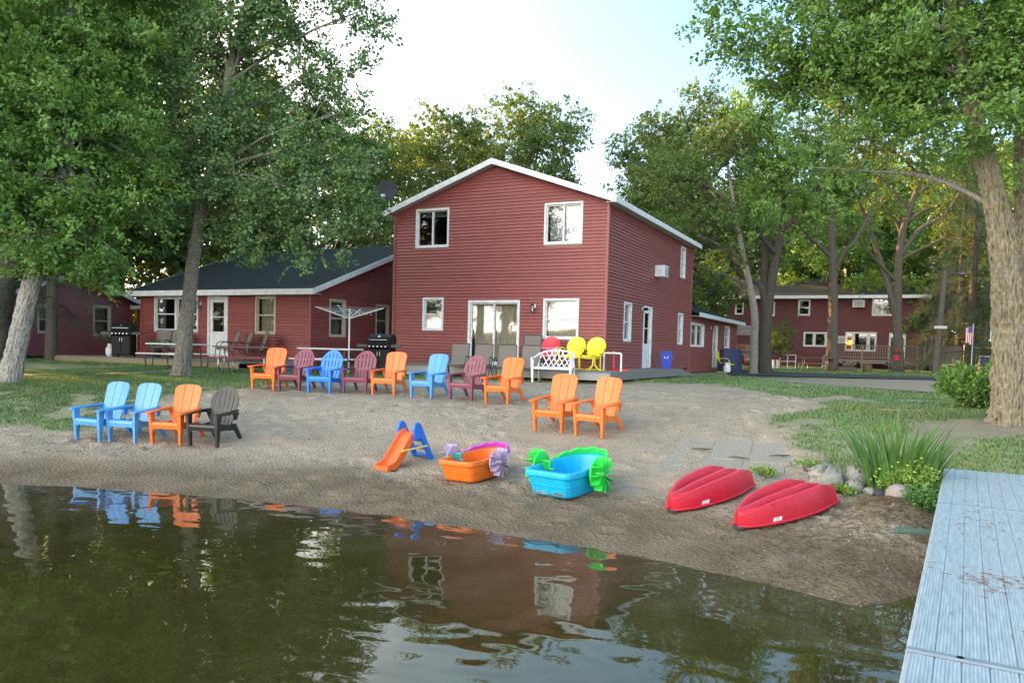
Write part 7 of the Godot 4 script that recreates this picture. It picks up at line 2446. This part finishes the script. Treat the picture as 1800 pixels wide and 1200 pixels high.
# ---------------------------------------------------------------- things round the lodge
func build_far_things() -> void:
	var st := mb()
	var t := thing("lodge_porch", "long raised wooden porch with baluster railing before the lodge", "porch", Vector3(5.0, 0, -34.5))
	for k in 12:
		st = mb()
		box(st, Vector3(2.3, 0.40, -2.2 + 0.2 * k), Vector3(6.6, 0.05, 0.19), 0.005)
		part("deck_board", st, M.deck, t)
	for e in [[Vector3(2.3, 0.28, 0.22), Vector3(6.6, 0.22, 0.05)], [Vector3(2.3, 1.36, 0.2), Vector3(6.6, 0.05, 0.10)], [Vector3(2.3, 0.55, 0.2), Vector3(6.6, 0.05, 0.05)]]:
		st = mb()
		box(st, e[0], e[1], 0.005)
		part("rail", st, M.deck, t)
	for k in 45:
		st = mb()
		box(st, Vector3(-0.92 + 0.147 * k, 0.955, 0.2), Vector3(0.045, 0.76, 0.03))
		part("baluster", st, M.deck, t)
	for k in 5:
		st = mb()
		box(st, Vector3(-0.95 + 1.62 * k, 0.5, 0.2), Vector3(0.12, 1.74, 0.12), 0.01)
		part("post", st, M.deck, t)
	for s in [-1.0, 1.0]:
		for x in [0.0, 2.6]:
			st = mb()
			beam(st, Vector3(x, -0.1, 0.2), Vector3(x + s * 0.5, 0.3, 0.2), 0.09, 0.09)
			part("brace", st, M.deck, t)
	t = thing("porch_steps", "wooden steps with slanted handrail at the porch's left end", "steps", Vector3(3.4, 0, -34.3))
	for k in 4:
		st = mb()
		box(st, Vector3(0.15 + 0.16 * k, -0.18 + 0.17 * k, 0), Vector3(0.28, 0.05, 1.1), 0.005)
		part("step", st, M.deck, t)
	for z in [-0.55, 0.55]:
		st = mb()
		beam(st, Vector3(-0.1, 0.55, z), Vector3(0.65, 1.35, z), 0.05, 0.08)
		beam(st, Vector3(-0.1, 0.15, z), Vector3(0.65, 0.9, z), 0.04, 0.06)
		box(st, Vector3(-0.1, 0.15, z), Vector3(0.09, 0.95, 0.09))
		box(st, Vector3(0.3, 0.5, z), Vector3(0.05, 0.9, 0.05))
		part("handrail", st, M.deck, t)
	# shed with lattice by the wing
	t = thing("wood_shelter", "small wooden screen with slanting metal awning beyond the wing", "shelter", Vector3(-0.1, -0.3, -23.4), 0.1)
	for k in 9:
		st = mb()
		box(st, Vector3(-0.45 + 0.112 * k, 0.95, 0), Vector3(0.10, 1.0, 0.03), 0.004)
		part("plank", st, M.pine, t)
	for y in [0.42, 1.0, 1.48]:
		st = mb()
		box(st, Vector3(0, y, 0.03), Vector3(1.1, 0.08, 0.05), 0.004)
		part("rail", st, M.brown_wood, t)
	for x in [-0.52, 0.52]:
		st = mb()
		box(st, Vector3(x, 0.95, 0.02), Vector3(0.09, 2.0, 0.09), 0.005)
		part("post", st, M.brown_wood, t)
	for k in 8:
		st = mb()
		box(st, Vector3(0, 1.98 + 0.072 * k, 0.30 - 0.10 * k), Vector3(1.35, 0.03, 0.12), 0.003, Transform3D.IDENTITY)
		part("awning_slat", st, M.roof_metal, t)
	st = mb()
	box(st, Vector3(-0.05, 1.25, 0.06), Vector3(0.40, 0.24, 0.02))
	part("sign", st, M.siding_b, t)
	t = thing("play_frame", "yellow wooden play frame half hidden behind the pale trunk", "play frame", Vector3(1.3, -0.3, -20.5), 0.2)
	for x in [-0.35, 0.35]:
		for z in [-0.3, 0.3]:
			st = mb()
			box(st, Vector3(x, 0.65, z), Vector3(0.09, 1.3, 0.09), 0.005)
			part("post", st, M.metal_yellow, t)
	for y in [0.25, 0.55, 0.85]:
		st = mb()
		box(st, Vector3(0, y, 0.36), Vector3(0.8, 0.10, 0.04), 0.004)
		part("rung", st, M.pine, t)
	# covered grill, gas bottle
	t = thing("covered_grill", "grill under a dark blue cover at the far wing", "grill", Vector3(0.85, -0.28, -14.9), 0.5)
	st = mb()
	var sf := func(u: float, v: float) -> Vector3:
		var a := u * TAU
		var c := cos(a)
		var s := sin(a)
		var k := pow(pow(absf(c), 4.0) + pow(absf(s), 4.0), -0.25)
		var w := 1.0 - 0.10 * v + 0.02 * sin(a * 7.0) * (1.0 - v)
		if v > 0.8: w *= sqrt(maxf(1.0 - pow((v - 0.8) / 0.2, 2.0), 0.0))
		return Vector3(c * k * 0.52 * w, 0.04 + 1.05 * minf(v, 0.86) / 0.86 - 0.02 * sin(v * 9.0), s * k * 0.32 * w)
	plate(st, sf, 0, 1, 0, 1, 40, 16, 0.006)
	part("cover", st, M.cover_blue, t)
	st = mb()
	for x in [-0.45, 0.45]:
		box(st, Vector3(x, 0.05, 0.24), Vector3(0.06, 0.10, 0.06))
		box(st, Vector3(x, 0.05, -0.24), Vector3(0.06, 0.10, 0.06))
	part("foot", st, M.black_matt, t)
	gas_bottle("white gas bottle standing alone on the grass at the road's edge", Vector3(1.1, -0.28, -12.9))
	# pvc ladder game and cones
	t = thing("ladder_game", "white pipe ladder toss game on the lawn before the lodge", "game", Vector3(1.9, -0.28, -27.0), 0.1)
	st = mb()
	for x in [-0.45, 0.0, 0.45]:
		tube(st, [Vector3(x, 0, 0), Vector3(x, 0.9, 0)], 0.025, 8)
	for y in [0.1, 0.5, 0.88]:
		tube(st, [Vector3(-0.45, y, 0), Vector3(0.45, y, 0)], 0.022, 8)
	for x in [-0.45, 0.45]:
		tube(st, [Vector3(x, 0.025, -0.35), Vector3(x, 0.025, 0.35)], 0.025, 8)
	part("pipe", st, M.plastic_white, t)
	for k in 2:
		t = thing("white_tube", ["left one of two short white tubes standing by the ladder game", "right one of two short white tubes standing by the ladder game"][k], "tube", Vector3(1.25 + 0.22 * k, -0.28, -25.8))
		st = mb()
		lathe(st, [Vector2(0.0, 0.0), Vector2(0.08, 0.0), Vector2(0.075, 0.55), Vector2(0.06, 0.57), Vector2(0.055, 0.5), Vector2(0.0, 0.48)], Transform3D.IDENTITY, 14)
		part("tube", st, M.plastic_white, t)
	# fire pit and stump
	t = thing("fire_pit", "low square fire pit box with a log in front of the lodge porch", "fire pit", Vector3(5.35, -0.28, -24.0), 0.1)
	for e in [[Vector3(0, 0.15, 0.42), Vector3(0.95, 0.3, 0.10)], [Vector3(0, 0.15, -0.42), Vector3(0.95, 0.3, 0.10)], [Vector3(0.425, 0.15, 0), Vector3(0.10, 0.3, 0.74)], [Vector3(-0.425, 0.15, 0), Vector3(0.10, 0.3, 0.74)]]:
		st = mb()
		box(st, e[0], e[1], 0.01)
		part("timber", st, M.brown_wood, t)
	st = mb()
	box(st, Vector3(0, 0.42, 0), Vector3(0.55, 0.22, 0.3), 0.06)
	part("log", st, M.bark_mid, t)
	t = thing("tree_stump", "upright cut log beside the fire pit", "log", Vector3(6.35, -0.28, -24.0))
	st = mb()
	blob(st, Vector3(0, 0.22, 0), Vector3(0.24, 0.26, 0.24), 0.12, 5.0)
	lathe(st, [Vector2(0.0, 0.0), Vector2(0.24, 0.0), Vector2(0.22, 0.50), Vector2(0.0, 0.50)], Transform3D.IDENTITY, 16)
	part("log", st, M.brown_wood, t)
	# dark picnic table with flowers
	picnic_table("dark picnic table with a pot of red flowers by the lodge porch", Vector3(8.1, -0.28, -26.4), 0.2, M.brown_wood, false)
	t = thing("flower_pot", "red flowers in a red pot on the dark picnic table", "plant", Vector3(7.75, 0.48, -26.2))
	st = mb()
	lathe(st, [Vector2(0.0, 0.0), Vector2(0.11, 0.0), Vector2(0.16, 0.25), Vector2(0.13, 0.25), Vector2(0.0, 0.22)], Transform3D.IDENTITY, 14)
	part("pot", st, M.metal_red, t)
	leaf_bush(t, Vector3(0, 0.40, 0), Vector3(0.26, 0.2, 0.26), 24, M.leaf_dark, 0.9)
	for k in 14:
		st = mb()
		var a := k * 2.4
		blob(st, Vector3(cos(a) * 0.05 * sqrt(k * 1.5), 0.50 + 0.05 * sin(k * 3.1), sin(a) * 0.05 * sqrt(k * 1.5)), Vector3(0.045, 0.035, 0.045), 0.2, k, 8, 5)
		part("flower", st, M.metal_red, t)
	# pole with a sign and lamp arm
	t = thing("utility_pole", "weathered grey pole with a small white sign board right of the lodge", "pole", Vector3(9.64, -0.4, -23.65))
	st = mb()
	tube(st, [Vector3(-0.10, 0, 0), Vector3(0.0, 2.6, 0), Vector3(0.14, 5.5, 0)], [0.17, 0.15, 0.12], 14)
	part("pole", st, M.bark_mid, t)
	st = mb()
	box(st, Vector3(0.05, 2.6, 0.20), Vector3(0.58, 0.15, 0.04), 0.01)
	part("sign_board", st, M.soffit, t)
	st = mb()
	tube(st, bend([Vector3(0.13, 5.1, 0), Vector3(0.4, 5.3, 0.1), Vector3(0.8, 5.35, 0.3)], 4), 0.03, 8)
	part("lamp_arm", st, M.frame_dark, t)
	st = mb()
	blob(st, Vector3(0.9, 5.28, 0.33), Vector3(0.22, 0.10, 0.12), 0.0)
	part("street_lamp_head", st, M.frame_dark, t)
	# flag
	t = thing("flag_pole", "small striped red white and blue flag hanging limp on a thin pole", "flag", Vector3(11.2, -0.3, -24.4))
	st = mb()
	tube(st, [Vector3.ZERO, Vector3(0, 2.75, 0)], 0.025, 8)
	part("pole", st, M.steel, t)
	for k in 7:
		st = mb()
		var ff := func(u: float, v: float) -> Vector3: return Vector3(-0.03 - 0.045 * k - 0.045 * u, 2.62 - 0.10 * absf(sin(k * 0.9)) - 0.9 * v * (1.0 - 0.03 * k), 0.05 * sin(k * 1.3 + u + v * 2.0))
		plate(st, ff, 0, 1, 0, 1, 2, 8, 0.004)
		part("flag_stripe", st, M.flag_red if k % 2 == 0 else M.white, t)
	st = mb()
	box(st, Vector3(-0.12, 2.45, 0.08), Vector3(0.16, 0.28, 0.03))
	part("flag_canton", st, M.flag_blue, t)
	t = thing("traffic_cone", "orange cone beside the road near the flag", "cone", Vector3(11.2, -0.26, -20.4))
	st = mb()
	lathe(st, [Vector2(0.14, 0.03), Vector2(0.03, 0.72), Vector2(0.0, 0.72)], Transform3D.IDENTITY, 18)
	part("cone", st, M.cone, t)
	st = mb()
	box(st, Vector3(0, 0.015, 0), Vector3(0.36, 0.03, 0.36), 0.008)
	part("foot", st, M.black_matt, t)
	t = thing("windscreen_fence", "dark blue screen panel with a pale top rail behind the shrub at the right", "fence", Vector3(11.9, -0.3, -28.8), 0.0)
	for k in 4:
		st = mb()
		box(st, Vector3(0.55 + 1.1 * k, 0.55, 0), Vector3(1.09, 1.0, 0.03))
		part("panel", st, M.tarp, t)
		st = mb()
		box(st, Vector3(1.1 * k, 0.55, 0.03), Vector3(0.05, 1.1, 0.05))
		part("post", st, M.steel, t)
	st = mb()
	box(st, Vector3(2.2, 1.10, 0.0), Vector3(4.5, 0.07, 0.05), 0.005)
	part("top_rail", st, M.white, t)
	t = thing("volleyball_net", "yellow top band of a net stretched behind the blue screen", "net", Vector3(11.6, -0.3, -31.0))
	st = mb()
	box(st, Vector3(2.4, 1.62, 0), Vector3(5.4, 0.07, 0.02))
	part("band", st, M.metal_yellow, t)
	for k in 8:
		st = mb()
		tube(st, [Vector3(-0.3, 1.5 - 0.09 * k, 0), Vector3(5.1, 1.5 - 0.09 * k, 0)], 0.004, 4)
		part("cord", st, M.black_matt, t)
	for x in [-0.32, 5.12]:
		st = mb()
		tube(st, [Vector3(x, 0, 0), Vector3(x, 1.75, 0)], 0.035, 8)
		part("post", st, M.steel, t)
	t = thing("board_fence", "weathered board fence and gate beyond the utility pole", "fence", Vector3(10.0, -0.3, -33.0), -0.1)
	for k in 16:
		st = mb()
		box(st, Vector3(0.15 * k, 0.85 + 0.02 * sin(k * 2.7), 0), Vector3(0.14, 1.7, 0.03), 0.004)
		part("board", st, M.brown_wood if k > 8 else M.deck, t)
	for y in [0.4, 1.3]:
		st = mb()
		box(st, Vector3(1.12, y, -0.04), Vector3(2.5, 0.09, 0.04))
		part("rail", st, M.brown_wood, t)
	# bird feeder on its hook beside the elm
	t = thing("bird_feeder", "tube bird feeder with wire cage hanging on a hook left of the massive trunk", "bird feeder", Vector3(9.30, ground(9.3, 6.1), 6.1))
	st = mb()
	tube(st, bend([Vector3(0.10, 0, 0), Vector3(0.10, 1.0, 0), Vector3(0.10, 1.78, 0), Vector3(0.06, 1.90, 0), Vector3(0.0, 1.88, 0.0), Vector3(-0.01, 1.80, 0.0)], 5), 0.009, 8)
	part("hook", st, M.frame_dark, t)
	st = mb()
	lathe(st, [Vector2(0.0, 1.66), Vector2(0.045, 1.65), Vector2(0.045, 1.60), Vector2(0.034, 1.60), Vector2(0.034, 1.32), Vector2(0.05, 1.32), Vector2(0.05, 1.29), Vector2(0.0, 1.28)], Transform3D.IDENTITY, 16)
	part("tube", st, M.blind, t)
	st = mb()
	tube(st, [Vector3(-0.045, 1.66, 0), Vector3(-0.045, 1.79, 0), Vector3(0.045, 1.79, 0), Vector3(0.045, 1.66, 0)], 0.005, 6)
	for k in 10:
		var a := TAU * k / 10.0
		tube(st, [Vector3(cos(a) * 0.09 - 0.02, 1.62, sin(a) * 0.09), Vector3(cos(a) * 0.09 - 0.02, 1.27, sin(a) * 0.09)], 0.0025, 4)
	for y in [1.27, 1.45, 1.62]:
		var ring := []
		for k in 13: ring.append(Vector3(cos(TAU * k / 12.0) * 0.09 - 0.02, y, sin(TAU * k / 12.0) * 0.09))
		tube(st, ring, 0.0025, 4, false)
	part("cage", st, M.frame_dark, t)

# ---------------------------------------------------------------- the scene
# clear evening sky: blue overhead and to the north, brightening to a warm glow over the lake in the west
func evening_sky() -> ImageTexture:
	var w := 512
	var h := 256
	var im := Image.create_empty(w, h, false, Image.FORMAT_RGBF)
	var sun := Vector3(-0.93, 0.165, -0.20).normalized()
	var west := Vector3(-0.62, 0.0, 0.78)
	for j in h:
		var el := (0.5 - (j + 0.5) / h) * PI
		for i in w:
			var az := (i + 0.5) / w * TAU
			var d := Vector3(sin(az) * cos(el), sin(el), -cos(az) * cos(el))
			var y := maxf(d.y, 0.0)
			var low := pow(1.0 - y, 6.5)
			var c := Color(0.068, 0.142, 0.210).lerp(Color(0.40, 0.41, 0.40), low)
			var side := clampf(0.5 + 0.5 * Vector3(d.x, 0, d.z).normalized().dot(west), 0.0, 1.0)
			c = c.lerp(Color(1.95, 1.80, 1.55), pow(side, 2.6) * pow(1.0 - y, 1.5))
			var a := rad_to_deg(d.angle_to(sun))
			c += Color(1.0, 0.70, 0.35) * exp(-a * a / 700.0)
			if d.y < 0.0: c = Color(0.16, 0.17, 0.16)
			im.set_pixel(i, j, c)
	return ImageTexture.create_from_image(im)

func _ready() -> void:
	var cam := Camera3D.new()
	cam.name = "camera"
	var near := 0.1
	cam.set_frustum(near * 1200.0 / 1365.667, Vector2(0, near * 75.0 / 1365.667), near, 2000.0)
	cam.position = Vector3(7.866, 0.561, 21.92)
	cam.rotation = Vector3(-0.04584, 0.46159, 0.02562)
	add_child(cam)
	cam.current = true
	var we := WorldEnvironment.new()
	we.name = "environment"
	var env := Environment.new()
	env.background_mode = Environment.BG_SKY
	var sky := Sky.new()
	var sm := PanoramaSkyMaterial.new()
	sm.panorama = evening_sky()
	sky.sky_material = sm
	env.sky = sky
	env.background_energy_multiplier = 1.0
	env.tonemap_mode = Environment.TONE_MAPPER_LINEAR
	env.tonemap_exposure = 7.2
	env.sdfgi_enabled = true
	env.ssao_enabled = true
	env.ssil_enabled = true
	we.environment = env
	add_child(we)
	var sun := DirectionalLight3D.new()
	sun.name = "sun"
	sun.basis = Basis.looking_at(Vector3(0.93, -0.165, 0.20).normalized())
	sun.light_color = Color(1.0, 0.78, 0.45)
	sun.light_energy = 1.5
	sun.light_angular_distance = 0.6
	sun.shadow_enabled = true
	add_child(sun)

	rng.seed = 5
	n_big.seed = 1
	n_big.frequency = 0.10
	n_mid.seed = 2
	n_mid.frequency = 0.55
	n_mid.fractal_octaves = 3
	n_fine.seed = 3
	n_fine.frequency = 3.0
	n_fine.fractal_octaves = 2
	make_materials()
	make_clusters()
	build_ground()
	build_water()
	build_road()
	build_main_house()
	build_left_house()
	build_far_left_cabin()
	build_wing()
	build_far_house()
	build_near_trees()
	build_mid_trees()
	build_back_trees()
	build_dock()
	build_patio()
	build_chairs()
	build_toys()
	build_plants()
	build_far_things()
	build_grass()
